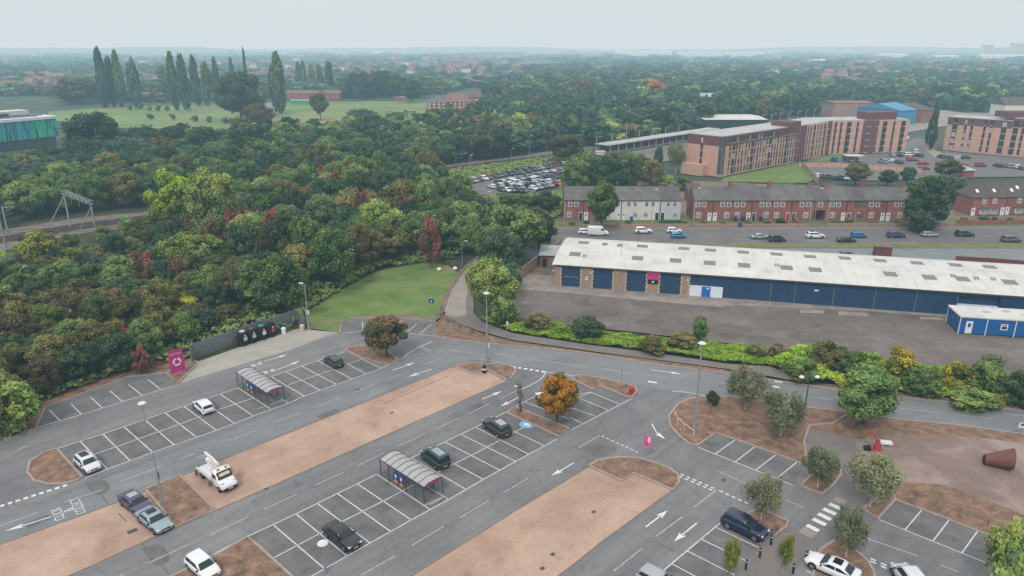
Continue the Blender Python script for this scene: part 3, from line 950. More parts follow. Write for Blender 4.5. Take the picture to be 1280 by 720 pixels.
def crown_arrays(seed, nclump, nleaf, rx, rz, zc, cr, leaf, up=.25, inner=.7, cone=0.0, elong=1.0, aspect=1.6, hole=0.0):
    rs = np.random.RandomState(seed)
    V, Fq, Ft, T = [], [], [], []
    d = rs.normal(size=(nclump, 3))
    d /= np.linalg.norm(d, axis=1)[:, None]
    rad = rs.uniform(.45, 1.0, nclump) ** .6
    cen = d * rad[:, None] * np.array([rx - cr * .8, rx - cr * .8, rz - cr * .6])
    if cone:
        cen[:, :2] *= (1 - cone * (cen[:, 2:3] / rz * .5 + .5))
    az_ = np.arctan2(cen[:, 1], cen[:, 0])
    cen[:, :2] *= (1 + .2 * np.sin(2 * az_ + rs.uniform(0, 6)) + .12 * np.sin(3 * az_ + rs.uniform(0, 6)))[:, None]
    cen[:, 0] += .06 * rs.normal() * cen[:, 2]
    cen[:, 2] += zc
    crr = cr * rs.uniform(.65, 1.25, nclump)
    ct = rs.uniform(0, .42, nclump)
    nv = 0
    per = max(1, nleaf // nclump)
    base = np.array([(-.5, -.5), (.5, -.42), (.6, .5), (-.42, .55)])
    for i in range(nclump):
        dd = rs.normal(size=(per, 3))
        dd[:, 2] += up
        dd /= np.linalg.norm(dd, axis=1)[:, None]
        pos = cen[i] + dd * crr[i] * rs.uniform(.62, 1.12, per)[:, None] * np.array([1, 1, elong])
        nrm = dd + rs.normal(size=(per, 3)) * .55
        nrm /= np.linalg.norm(nrm, axis=1)[:, None]
        a = np.cross(nrm, rs.normal(size=(per, 3)))
        a /= np.linalg.norm(a, axis=1)[:, None]
        b = np.cross(nrm, a)
        s = leaf * rs.uniform(.55, 1.35, per)
        q = pos[:, None, :] + (a[:, None, :] * base[None, :, 0:1] * aspect ** .5 + b[:, None, :] * base[None, :, 1:2] / aspect ** .5) * s[:, None, None]
        V.append(q.reshape(-1, 3))
        idx = np.arange(per * 4).reshape(per, 4) + nv
        Fq.append(idx)
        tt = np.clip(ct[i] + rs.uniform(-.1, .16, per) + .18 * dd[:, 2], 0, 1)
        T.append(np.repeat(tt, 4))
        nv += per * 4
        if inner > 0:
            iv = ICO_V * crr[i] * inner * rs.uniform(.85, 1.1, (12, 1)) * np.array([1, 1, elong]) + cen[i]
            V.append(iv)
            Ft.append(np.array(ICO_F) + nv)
            T.append(np.full(12, -.05))  # inner lumps coloured darkest, standing for shade inside the crown
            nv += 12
    return np.concatenate(V), np.concatenate(Fq), (np.concatenate(Ft) if Ft else np.zeros((0, 3), int)), np.concatenate(T)


def arr_mesh(name, V, Fq, Ft, T, m):
    me = bpy.data.meshes.new(name)
    nq, ntr = len(Fq), len(Ft)
    me.vertices.add(len(V))
    me.vertices.foreach_set('co', V.astype(np.float32).ravel())
    loops = np.concatenate([Fq.ravel(), Ft.ravel()]).astype(np.int32)
    me.loops.add(len(loops))
    me.loops.foreach_set('vertex_index', loops)
    me.polygons.add(nq + ntr)
    st = np.concatenate([np.arange(nq) * 4, nq * 4 + np.arange(ntr) * 3]).astype(np.int32)
    me.polygons.foreach_set('loop_start', st)
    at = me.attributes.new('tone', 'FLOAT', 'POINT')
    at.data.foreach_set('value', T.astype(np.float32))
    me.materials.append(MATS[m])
    me.update(calc_edges=True)
    me.validate()
    return me


def trunk_mb(seed, h, r, spread, zc, n=6, lean=.1):
    r_ = random.Random(seed)
    mb = MB()
    top = (r_.uniform(-lean, lean) * h, r_.uniform(-lean, lean) * h, h)
    midp = (top[0] * .3, top[1] * .3, h * .5)
    mb.tube([(0, 0, -.2), midp, top], [r, r * .7, r * .25], 7)
    for i in range(n):
        a = i * 2.4 + r_.random()
        z0 = h * r_.uniform(.3, .75)
        s = (midp[0] * z0 / h * 1.5, midp[1] * z0 / h * 1.5, z0)
        e = (cos(a) * spread * r_.uniform(.6, 1), sin(a) * spread * r_.uniform(.6, 1), min(zc + spread * .5, z0 + spread * r_.uniform(.5, 1.1)))
        m_ = ((s[0] + e[0]) * .5, (s[1] + e[1]) * .5, (s[2] + e[2]) * .5 - .2)
        mb.tube([s, m_, e], [r * .42, r * .28, r * .1], 5)
    return mb


# shape library: list of (crown mesh, trunk mesh); nominal height 10, width 8
LIB = {}


def lib(kind, nvar, **kw):
    tr = kw.pop('trunk')
    bark = kw.pop('bark', 'bark')
    LIB[kind] = []
    for i in range(nvar):
        A = crown_arrays(100 * len(LIB) + i * 7 + 3, **kw)
        cm = arr_mesh(kind + '_crown', *A, 'leaf_mid')
        tm = trunk_mb(i + 31 * len(LIB), **tr)
        me = bpy.data.meshes.new(kind + '_trunk')
        me.from_pydata(tm.v, [], tm.f)
        me.materials.append(MATS[bark])
        LIB[kind].append((cm, me))


lib('round', 6, nclump=58, nleaf=11500, rx=4.3, rz=4.3, zc=5.4, cr=1.15, leaf=.27, inner=.6, trunk=dict(h=8, r=.24, spread=2.6, zc=6))
lib('hero', 3, nclump=46, nleaf=9500, rx=4.1, rz=3.9, zc=5.9, cr=1.15, leaf=.3, inner=.5, trunk=dict(h=8.5, r=.2, spread=2.8, zc=6, n=9))
lib('airy', 3, nclump=44, nleaf=5600, rx=4.0, rz=4.0, zc=5.9, cr=1.15, leaf=.22, inner=0, elong=1.35, aspect=2.6, trunk=dict(h=9, r=.17, spread=2.4, zc=6, n=10), bark='birch_bark')
lib('poplar', 3, nclump=36, nleaf=4600, rx=3.6, rz=4.9, zc=5.2, cr=1.35, leaf=.5, up=.6, elong=1.5, cone=.3, trunk=dict(h=9, r=.3, spread=1.2, zc=6))
lib('bush', 4, nclump=34, nleaf=5200, rx=4.2, rz=5.2, zc=4.2, cr=1.35, leaf=.4, inner=.6, trunk=dict(h=5, r=.2, spread=2.4, zc=4))
lib('plume', 3, nclump=16, nleaf=2200, rx=3.8, rz=4.6, zc=5.2, cr=1.15, leaf=.45, up=1.0, elong=2.0, inner=.4, trunk=dict(h=7, r=.16, spread=2.6, zc=5, n=8))
lib('conifer', 2, nclump=34, nleaf=4200, rx=3.6, rz=5.0, zc=5.2, cr=1.2, leaf=.4, cone=.55, elong=1.5, trunk=dict(h=9, r=.25, spread=1.2, zc=6))
lib('ivy', 2, nclump=44, nleaf=9000, rx=4.3, rz=5.2, zc=5.0, cr=1.3, leaf=.34, trunk=dict(h=8, r=.3, spread=2.4, zc=5))
lib('bare', 1, nclump=14, nleaf=420, rx=3.6, rz=4.2, zc=6, cr=1.0, leaf=.3, inner=0, trunk=dict(h=9, r=.25, spread=2.6, zc=6, n=16))
lib('distant', 4, nclump=13, nleaf=700, rx=4.2, rz=4.4, zc=5.2, cr=1.75, leaf=.95, inner=.78, trunk=dict(h=6, r=.28, spread=2, zc=5, n=3))
WORDS = {'leaf_birch': 'pale green', 'leaf_bright': 'bright yellow green', 'leaf_gold': 'golden', 'leaf_dark': 'dark green', 'leaf_mid': 'mid green', 'leaf_light': 'light green', 'leaf_yellow': 'yellow green', 'leaf_olive': 'olive green', 'leaf_brown': 'brownish', 'leaf_red': 'dark red', 'leaf_orange': 'orange', 'leaf_blue': 'blue green', 'leaf_lime': 'lime green', 'leaf_mix': 'green and red', 'leaf_maple': 'orange and green'}
NT = [0]


def plant(kind, loc, h, w, leaf, label, name='tree', cat='tree', group=None, r=R, wy=None):
    NT[0] += 1
    cm, tm = LIB[kind][r.randrange(len(LIB[kind]))]
    t = bpy.data.objects.new(name, None)
    C.objects.link(t)
    t.empty_display_size = .5
    t.location = (loc[0], loc[1], loc[2] if len(loc) > 2 else 0)
    t.rotation_euler = (0, 0, r.uniform(0, 6.28))
    t.scale = (w / 8, (wy or w) / 8, h / 10)
    tag(t, label, cat, group)
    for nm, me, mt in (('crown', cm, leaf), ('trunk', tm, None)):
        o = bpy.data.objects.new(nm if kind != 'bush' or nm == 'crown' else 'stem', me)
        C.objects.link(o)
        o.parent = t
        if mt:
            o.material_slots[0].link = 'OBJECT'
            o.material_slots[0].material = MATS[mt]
    return t


def ptree(px, py, ytop, wpx, leaf, label, kind='hero', name='tree', cat='tree', group=None):
    """a tree standing at pixel (px,py), crown top at ytop, crown wpx wide"""
    p = G(px, py)
    h = ZT(p.y, ytop) * 1.03
    d = math.sqrt(p.x ** 2 + p.y ** 2 + CH ** 2)
    zc = p.y * cos(PITCH) + CH * sin(PITCH)
    w = wpx * zc / FP * 1.02
    return plant(kind, p, h, w, leaf, label, name, cat, group)


def scatter(poly, n, dmin, rs, exclude=(), avoid=None):
    """Poisson-like points inside the ground polygon whose corners are pixels"""
    w = [G(a, b) for a, b in poly]
    ex = [[G(a, b) for a, b in e] for e in exclude]
    x0, x1 = min(p.x for p in w), max(p.x for p in w)
    y0, y1 = min(p.y for p in w), max(p.y for p in w)
    out = []
    grid = {}
    for _ in range(n * 60):
        x, y = rs.uniform(x0, x1), rs.uniform(y0, y1)
        if not inpoly(x, y, w) or any(inpoly(x, y, e) for e in ex):
            continue
        gx, gy = int(x // dmin), int(y // dmin)
        if any((x - a) ** 2 + (y - b) ** 2 < dmin * dmin for i in (-1, 0, 1) for j in (-1, 0, 1) for a, b in grid.get((gx + i, gy + j), [])):
            continue
        grid.setdefault((gx, gy), []).append((x, y))
        out.append((x, y))
        if len(out) >= n:
            break
    return out


def choose(rs, table):
    t = rs.random() * sum(w for _, w in table)
    for k_, w in table:
        t -= w
        if t <= 0:
            return k_
    return table[-1][0]


# --- single trees ------------------------------------------------
ptree(484, 446, 394, 54, 'leaf_mix', 'round bushy tree with reddish top on the island by the grey hatchback', kind='hero')
ptree(696, 529, 470, 54, 'leaf_maple', 'orange autumn tree on the narrow bed in the car park', kind='hero')
ptree(931, 512, 459, 52, 'leaf_birch', 'greyish green birch on the bed behind the tall lamp', 'airy')
ptree(976, 546, 485, 62, 'leaf_birch', 'wide drooping birch on the brown bed left of the footpath', 'airy')
ptree(1078, 530, 462, 84, 'leaf_mid', 'broad dark leaved tree hiding the teal banner', 'hero')
ptree(1022, 610, 559, 48, 'leaf_birch', 'small birch with pale trunk on the rounded bed above the zebra crossing', 'airy')
ptree(1087, 634, 568, 64, 'leaf_birch', 'leaning green birch beside the play area and the bays', 'airy')
ptree(951, 650, 590, 46, 'leaf_birch', 'slim birch behind the navy estate car', 'airy')
ptree(1057, 696, 635, 46, 'leaf_birch', 'birch on the bed behind the white coupe', 'airy')
ptree(911, 726, 673, 21, 'leaf_yellow', 'narrow yellow green young tree between the bay bollards', 'airy', 'young_tree', 'young tree')
ptree(979, 717, 665, 18, 'leaf_yellow', 'thin yellow young tree on the pavement beside the cycle', 'airy', 'young_tree', 'young tree')
ptree(1247, 745, 664, 62, 'leaf_light', 'fresh green tree cut by the bottom right frame edge', 'plume')
ptree(649, 519, 476, 13, 'leaf_brown', 'thin nearly bare young tree on the end of the maple bed', 'bare', 'young_tree', 'young tree')
ptree(612, 398, 326, 62, 'leaf_light', 'yellow green tree beside the curving footpath', 'hero')
ptree(630, 405, 362, 40, 'leaf_light', 'bushy light green tree behind the street lamp by the yard corner', 'bush')
ptree(641, 330, 256, 84, 'leaf_mid', 'tall green tree with a red top beside the yard wall', 'hero')
ptree(625, 352, 285, 50, 'leaf_dark', 'dark tree leaning over the footpath entrance', 'round')
ptree(634, 368, 326, 36, 'leaf_blue', 'dark bush against the yard wall', 'round')
ptree(752, 289, 229, 42, 'leaf_mid', 'green tree hiding the middle of the short white terrace', 'hero')
ptree(1153, 289, 221, 60, 'leaf_dark', 'large dark ivy covered tree at the end of the red terrace', 'ivy')
ptree(1161, 188, 139, 19, 'leaf_dark', 'tall dark cypress at the road junction between the flats', 'conifer')
ptree(1069, 232, 204, 34, 'leaf_olive', 'yellowish tree in the gardens behind the terrace', 'hero')
ptree(1109, 232, 212, 22, 'leaf_dark', 'small dark tree in the gardens behind the terrace', 'round')
ptree(1134, 229, 208, 18, 'leaf_blue', 'blue green bush beside the pink fence behind the terrace', 'round')
ptree(1183, 224, 200, 36, 'leaf_olive', 'olive tree beside the small pale roofed garage', 'hero')
ptree(1165, 231, 217, 30, 'leaf_light', 'bright green hedge bush behind the ivy tree', 'bush')
ptree(1192, 236, 220, 30, 'leaf_dark', 'low dark bush in front of the pale roofed garage', 'bush')
for (x, y, yt, w, lf, lb) in ((720, 240, 198, 36, 'leaf_mid', 'green tree left of the red end house behind the short terrace'), (752, 238, 194, 44, 'leaf_dark', 'dark bushy tree behind the middle of the short terrace'), (786, 238, 192, 42, 'leaf_mid', 'green tree behind the cream house chimney'), (812, 237, 198, 34, 'leaf_olive', 'olive tree at the right end behind the short terrace'), (640, 318, 262, 56, 'leaf_mid', 'green tree behind the red topped tree by the yard'), (674, 310, 266, 44, 'leaf_dark', 'dark tree at the corner of the outbuilding'), (612, 330, 282, 44, 'leaf_mid', 'tree overhanging the footpath by the bridge'), (664, 300, 258, 40, 'leaf_olive', 'olive tree by the carriageway left of the white van'), (624, 347, 300, 44, 'leaf_light', 'green tree between the footpath and the panel wall'), (588, 318, 282, 34, 'leaf_mid', 'green tree on the left side of the footpath'), (600, 270, 246, 40, 'leaf_dark', 'dark tree below the station car park'), (640, 268, 244, 44, 'leaf_mid', 'green tree below the middle of the station car park'), (680, 266, 240, 44, 'leaf_dark', 'dark green tree left of the red end house')):
    ptree(x, y, yt, w, lf, lb, 'round')
ptree(705, 205, 168, 42, 'leaf_olive', 'round olive tree at the far end of the station car park', 'hero')
ptree(735, 232, 190, 52, 'leaf_mid', 'large green tree between station car park and terrace', 'round')
ptree(768, 232, 188, 50, 'leaf_olive', 'olive tree behind the white terrace', 'round')
ptree(800, 232, 192, 44, 'leaf_dark', 'dark green tree behind the light grey terrace end', 'round')
ptree(822, 212, 186, 18, 'leaf_dark', 'small conical tree beside the platform road', 'conifer')
ptree(844, 216, 178, 24, 'leaf_olive', 'wispy pale tree against the brick end wall', 'airy')
ptree(824, 236, 213, 30, 'leaf_light', 'light green bushes at the gap between terraces', 'bush')
ptree(852, 238, 218, 22, 'leaf_mid', 'small shrub tree next to the brick end wall corner', 'bush')
ptree(401, 150, 113, 25, 'leaf_olive', 'single round tree standing in the playing field', 'hero')
ptree(325, 158, 128, 40, 'leaf_brown', 'brownish tree at the near edge of the playing field', 'round')
ptree(303, 150, 90, 66, 'leaf_dark', 'very large dark tree left of the playing field', 'round')
ptree(122, 205, 139, 70, 'leaf_dark', 'big dark tree beside the turquoise building', 'round')
ptree(258, 200, 158, 52, 'leaf_dark', 'dark cedar like tree on the edge of the green', 'round')
ptree(98, 130, 96, 50, 'leaf_brown', 'broad brown tinged tree behind the turquoise building', 'round')
ptree(208, 395, 385, 1, 'leaf_mid', 'x', 'round') if False else None
# bright trees in the wood
ptree(228, 306, 212, 66, 'leaf_bright', 'large yellow green tree above the railway bend', 'hero')
ptree(272, 312, 214, 62, 'leaf_light', 'leafy bright green tree right of the yellow green one', 'hero')
ptree(52, 328, 286, 44, 'leaf_yellow', 'yellow bush beside the palisade fence near the railway', 'bush', 'shrub', 'shrub')
ptree(18, 538, 468, 66, 'leaf_light', 'dense yellow green bush at the left edge by the kerb', 'bush', 'shrub', 'shrub')
for (x, y, yt, w) in ((130, 300, 282, 20), (160, 296, 268, 24), (90, 316, 290, 22), (165, 315, 296, 26)):
    ptree(x, y, yt, w, 'leaf_light', 'light green shrub growing beside the railway ballast', 'bush', 'shrub', 'shrub', 'light shrubs beside the railway')
ptree(817, 130, 99, 26, 'leaf_orange', 'rust orange tree showing in the far woods right of centre', 'round')
ptree(728, 130, 98, 24, 'leaf_brown', 'rusty brown tree showing in the far woods', 'round')
for (x, y, yt, w, lf) in ((30, 318, 304, 20, 'leaf_bright'), (8, 330, 314, 22, 'leaf_bright'), (75, 326, 308, 24, 'leaf_mid'), (110, 318, 304, 20, 'leaf_olive'), (140, 322, 302, 28, 'leaf_light'), (180, 308, 286, 26, 'leaf_olive'), (198, 300, 276, 24, 'leaf_light'), (160, 288, 272, 18, 'leaf_bright'), (128, 296, 284, 16, 'leaf_bright'), (60, 294, 286, 14, 'leaf_olive'), (30, 300, 292, 14, 'leaf_brown'), (188, 282, 268, 18, 'leaf_olive'), (205, 318, 296, 28, 'leaf_mid')):
    ptree(x, y, yt, w, lf, WORDS[lf] + ' weedy shrub growing on the railway ballast edge', 'bush', 'shrub', 'shrub', 'weedy shrubs on the railway edge, ' + WORDS[lf])
# poplars
for (x, y, yt, w) in ((133, 135, 68, 13), (145, 134, 71, 9), (153, 134, 71, 12), (172, 136, 74, 14), (221, 138, 73, 12), (234, 139, 73, 12), (248, 132, 76, 11), (262, 132, 78, 11), (274, 128, 78, 9), (352, 142, 74, 16), (344, 140, 82, 8), (375, 114, 80, 7), (381, 114, 80, 7), (391, 114, 80, 8), (401, 115, 80, 7), (413, 118, 80, 9), (208, 126, 85, 14), (293, 118, 72, 5), (310, 118, 66, 4)):
    ptree(x, y, yt, w * 1.4, R.choice(['leaf_blue', 'leaf_mid']), 'tall narrow poplar in the row behind the playing field', 'poplar', 'poplar_tree', 'tree', 'row of poplars behind the playing field')
# trees by the pavilion
for (x, y, yt, w) in ((452, 124, 88, 34), (480, 122, 86, 36), (497, 125, 92, 30), (515, 128, 98, 30), (433, 122, 104, 18)):
    ptree(x, y, yt, w, 'leaf_dark', 'dark tree in the clump beyond the cricket field', 'round', 'tree', 'tree', 'dark trees beyond the cricket field')
for (x, y) in ((163, 138), (177, 137), (187, 139), (198, 139), (209, 139), (189, 150), (216, 150), (244, 152), (262, 153), (282, 155)):
    ptree(x, y, y - 8, 8, 'leaf_mid', 'small young tree planted on the open green', 'distant', 'young_tree', 'young tree', 'young trees on the green')
# hedge band between yard and footpath
HB = ((672, 411, 392, 34, 'leaf_olive', 'grey olive shrub in the lime ground cover near the yard corner'), (697, 415, 403, 26, 'leaf_lime', 'lime bush between the olive and dark shrubs by the footpath'), (734, 420, 398, 46, 'leaf_dark', 'dark green spreading shrub behind the lime ground cover'), (815, 440, 420, 38, 'leaf_olive', 'rounded dark olive shrub beside the footpath'), (853, 434, 415, 40, 'leaf_olive', 'loose pale shrub left of the small upright tree'),
      (945, 446, 432, 22, 'leaf_olive', 'small shrub right of the tall lamp at the yard edge'), (972, 446, 430, 24, 'leaf_brown', 'reddish shrub at the start of the green hedge'), (1030, 462, 424, 36, 'leaf_olive', 'tall thin yellowish shrub over the hedge'), (1000, 472, 446, 40, 'leaf_light', 'bright green shrub at the hedge curve'), (998, 478, 461, 22, 'leaf_olive', 'small dark shrub at the kerb bend'), (1060, 470, 436, 40, 'leaf_mid', 'green shrub behind the dark leaved tree'),
      (1120, 480, 433, 44, 'leaf_gold', 'olive orange topped round tree beside the yard'), (1150, 494, 455, 44, 'leaf_mid', 'green shrub between the two autumn trees'), (1191, 490, 448, 38, 'leaf_gold', 'bright orange tree at the yard edge'), (1232, 496, 444, 50, 'leaf_mid', 'large green shrub right of the orange tree'), (1268, 505, 462, 40, 'leaf_dark', 'dark bush by the right edge of the road'), (1218, 508, 487, 60, 'leaf_light', 'low grassy green mound beside the road'), (1090, 486, 452, 40, 'leaf_light', 'light green shrub between tree and orange top'), (1300, 512, 462, 50, 'leaf_dark', 'dark bush beyond the right edge'))
for (x, y, yt, w, lf, lb) in HB:
    ptree(x, y, yt, w, lf, lb, 'bush', 'shrub', 'shrub')
ptree(873, 433, 396, 20, 'leaf_mid', 'small upright green tree standing in the yard edge hedge', 'hero', 'young_tree', 'young tree')
ptree(890, 508, 490, 20, 'leaf_dark', 'spiky dark plant in the orange gravel', 'plume', 'shrub', 'shrub')
rs = random.Random(5)
for i in range(22):
    t_ = i / 21
    x = 985 + t_ * 300 + rs.uniform(-6, 6)
    y = 454 + t_ * 38 + rs.uniform(-8, 12)
    ptree(x, y, y - rs.uniform(12, 23), rs.uniform(22, 40), choose(rs, [('leaf_mid', 3), ('leaf_light', 5), ('leaf_bright', 4), ('leaf_lime', 1)]), 'green shrub in the hedge band between yard and road', 'bush', 'shrub', 'shrub', 'shrubs of the roadside hedge')


def leaf_carpet(name, poly, n, h, leaf, m, seed, kind='stuff'):
    rs_ = np.random.RandomState(seed)
    w = [G(a, b) for a, b in poly]
    P_ = []
    x0, x1 = min(p.x for p in w), max(p.x for p in w)
    y0, y1 = min(p.y for p in w), max(p.y for p in w)
    while len(P_) < n:
        x, y = rs_.uniform(x0, x1), rs_.uniform(y0, y1)
        if inpoly(x, y, w):
            P_.append((x, y, 0))
    pos = np.array(P_)
    hh = h * (.45 + .55 * np.sin(pos[:, 0] * .9 + np.sin(pos[:, 1] * 1.3) * 2) * np.cos(pos[:, 1] * .8)) + h * .35
    pos[:, 2] = np.clip(hh, .1, None) * rs_.uniform(.6, 1.05, n)
    nrm = rs_.normal(size=(n, 3)) * .6 + np.array([0, 0, 1])
    nrm /= np.linalg.norm(nrm, axis=1)[:, None]
    a = np.cross(nrm, rs_.normal(size=(n, 3)))
    a /= np.linalg.norm(a, axis=1)[:, None]
    b = np.cross(nrm, a)
    s = leaf * rs_.uniform(.6, 1.4, n)
    base = np.array([(-.5, -.5), (.5, -.42), (.6, .5), (-.42, .55)])
    q = pos[:, None, :] + (a[:, None, :] * base[None, :, 0:1] + b[:, None, :] * base[None, :, 1:2]) * s[:, None, None]
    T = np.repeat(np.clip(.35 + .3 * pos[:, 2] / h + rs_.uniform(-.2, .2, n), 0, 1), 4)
    org = np.array([w[0].x, w[0].y, 0])
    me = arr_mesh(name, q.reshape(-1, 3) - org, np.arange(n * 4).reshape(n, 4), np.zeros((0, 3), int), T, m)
    o = bpy.data.objects.new(name, me)
    C.objects.link(o)
    o.location = org
    o['kind'] = kind
    return o


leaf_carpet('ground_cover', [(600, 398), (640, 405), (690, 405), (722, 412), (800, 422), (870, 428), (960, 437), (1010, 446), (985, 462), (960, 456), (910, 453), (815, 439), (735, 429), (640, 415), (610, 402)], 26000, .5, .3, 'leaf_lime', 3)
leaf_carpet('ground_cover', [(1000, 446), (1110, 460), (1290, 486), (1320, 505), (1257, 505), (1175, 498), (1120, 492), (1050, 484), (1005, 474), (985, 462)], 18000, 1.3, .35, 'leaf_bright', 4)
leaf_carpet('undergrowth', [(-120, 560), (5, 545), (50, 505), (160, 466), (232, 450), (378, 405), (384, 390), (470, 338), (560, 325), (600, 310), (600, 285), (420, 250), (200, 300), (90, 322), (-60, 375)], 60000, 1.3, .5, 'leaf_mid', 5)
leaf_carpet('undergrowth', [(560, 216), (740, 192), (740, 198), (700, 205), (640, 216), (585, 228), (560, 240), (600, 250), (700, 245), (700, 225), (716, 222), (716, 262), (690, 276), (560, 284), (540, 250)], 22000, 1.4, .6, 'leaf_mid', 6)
# --- the near wood ------------------------------------------------
rs = random.Random(21)
WOOD = [(205, 300), (300, 245), (420, 225), (520, 226), (575, 250), (590, 282), (586, 300), (598, 312), (592, 322), (560, 321), (515, 320), (468, 338), (425, 360), (382, 388), (366, 397), (300, 402), (262, 392), (220, 345)]
tab_wood = [('leaf_mid', 40), ('leaf_dark', 34), ('leaf_olive', 16), ('leaf_light', 7), ('leaf_blue', 8), ('leaf_mix', 3)]
for (x, y) in scatter(WOOD, 130, 6.4, rs):
    lf = choose(rs, tab_wood)
    px, py = pix((x, y, 0))
    h = rs.uniform(8, 15)
    if px < 300 and py > 330:
        h *= .75
    if px > 540:
        h *= .8
    plant('round', (x, y), h, rs.uniform(7.5, 12.5), lf, WORDS[lf] + ' broadleaf tree in the wood between railway and lawn', group='broadleaf trees of the wood, ' + WORDS[lf], r=rs)
# red plumes at the edge
for (x, y, yt, w) in ((310, 302, 262, 22), (338, 300, 270, 22), (302, 330, 300, 26), (330, 336, 296, 22), (345, 308, 268, 26), (366, 340, 304, 22), (268, 320, 284, 30), (420, 262, 222, 26), (408, 258, 216, 20), (456, 300, 242, 18), (508, 296, 256, 20), (530, 300, 254, 26), (540, 330, 280, 24), (558, 300, 264, 22), (186, 352, 330, 24), (228, 356, 330, 24), (296, 305, 272, 26), (135, 460, 436, 30), (110, 425, 404, 30), (20, 432, 406, 50), (165, 440, 412, 44), (178, 462, 440, 22), (182, 336, 318, 30)):
    ptree(x, y + (16 if y < 370 and x < 400 else 5), yt - 2, w * 1.3, 'leaf_red', 'dark red leaved sumac standing among the green trees', 'plume', 'sumac_tree', 'tree', 'red sumacs in the wood')
# scrub slope lower left
SCR = [(-110, 545), (0, 530), (48, 502), (160, 462), (222, 440), (300, 405), (290, 385), (215, 340), (170, 322), (95, 328), (0, 356), (-110, 390)]
tab_s = [('leaf_mid', 22), ('leaf_dark', 22), ('leaf_olive', 34), ('leaf_brown', 13), ('leaf_light', 6), ('leaf_yellow', 1.5)]
for (x, y) in scatter(SCR, 170, 4.0, rs):
    px, py = pix((x, y, 0))
    lf = choose(rs, tab_s)
    big = rs.random() < .25 or py > 440
    plant('bush' if not big else 'round', (x, y), rs.uniform(3.2, 5.5) if not big else rs.uniform(5.5, 7.5), rs.uniform(4.8, 7.5), lf, WORDS[lf] + ' scrub bush on the slope above the car park', 'shrub', 'shrub', 'scrub bushes on the slope, ' + WORDS[lf], r=rs)
# trees behind the railway
for (x, y) in scatter([(-60, 292), (0, 282), (100, 266), (190, 258), (300, 240), (300, 226), (200, 236), (100, 240), (-60, 250)], 44, 6.5, rs):
    lf = choose(rs, [('leaf_mid', 40), ('leaf_light', 12), ('leaf_dark', 20), ('leaf_olive', 6)])
    plant('round', (x, y), rs.uniform(9, 12), rs.uniform(9, 12), lf, WORDS[lf] + ' tree in the belt behind the railway line', group='belt of trees behind the railway, ' + WORDS[lf], r=rs)
# --- middle distance: candidate trees sorted by how large they show
cand = []
ZONES = [
    ([(-80, 250), (0, 240), (190, 234), (300, 228), (420, 221), (470, 214), (560, 204), (640, 195), (700, 182), (560, 165), (545, 160), (500, 184), (440, 184), (420, 190), (300, 202), (270, 198), (240, 196), (200, 196), (150, 194), (90, 200), (70, 208), (-80, 222)], 420, 8.5, 11, [('leaf_dark', 50), ('leaf_mid', 22), ('leaf_blue', 22), ('leaf_olive', 7), ('leaf_brown', 3)]),
    ([(560, 165), (700, 182), (745, 184), (860, 166), (880, 160), (950, 150), (1030, 143), (1030, 112), (860, 102), (640, 104), (600, 116), (612, 138), (560, 150)], 1300, 10, 13, [('leaf_dark', 44), ('leaf_mid', 14), ('leaf_blue', 42), ('leaf_olive', 8), ('leaf_brown', 2.5), ('leaf_light', 3)]),
    ([(1030, 136), (1160, 132), (1200, 140), (1300, 142), (1300, 100), (1120, 102), (1040, 108)], 700, 10, 13, [('leaf_dark', 34), ('leaf_mid', 12), ('leaf_blue', 46), ('leaf_light', 2), ('leaf_olive', 3)]),
    ([(-80, 130), (95, 128), (200, 128), (300, 124), (360, 122), (430, 122), (535, 122), (590, 108), (500, 100), (300, 104), (100, 104), (-80, 106)], 700, 13, 11, [('leaf_dark', 30), ('leaf_mid', 25), ('leaf_blue', 25), ('leaf_olive', 10), ('leaf_brown', 9)]),
    ([(440, 150), (545, 152), (575, 160), (530, 164), (455, 166), (430, 158)], 40, 8, 8, [('leaf_dark', 40), ('leaf_mid', 20), ('leaf_olive', 10)]),
    ([(300, 176), (420, 172), (480, 168), (560, 160), (560, 168), (480, 182), (300, 190)], 60, 9, 11, [('leaf_dark', 40), ('leaf_mid', 20), ('leaf_olive', 14)]),
    ([(90, 190), (290, 186), (290, 192), (90, 198)], 30, 10, 11, [('leaf_dark', 40), ('leaf_mid', 10), ('leaf_olive', 8)]),
]
HOLES = [[(470, 172), (500, 172), (492, 150), (460, 150)], [(-60, 200), (80, 190), (85, 120), (-60, 120)], [(528, 158), (606, 158), (612, 118), (528, 118)], [(865, 124), (915, 124), (915, 136), (865, 136)], [(740, 122), (770, 122), (770, 126), (740, 126)], [(1088, 160), (1130, 135), (1175, 135), (1175, 165)], [(340, 125), (400, 125), (400, 135), (340, 135)]]
for poly, n, dm, hh, tab in ZONES:
    for (x, y) in scatter(poly, n, dm, rs, HOLES):
        qx, qy = pix((x, y, 0))
        hs_ = .72 if (qx < 110 and qy > 185) else 1
        cand.append((x, y, hs_ * hh * rs.uniform(.8, 1.25), dm * rs.uniform(1.25, 1.75), choose(rs, tab)))
cand.sort(key=lambda c: c[1])
NIND = 150
for (x, y, h, w, lf) in cand[:NIND]:
    plant('round' if y < 330 else 'distant', (x, y), h, w, lf, WORDS[lf] + ' tree in the dense woods beyond the railway', group='trees beyond the railway, ' + WORDS[lf], r=rs)
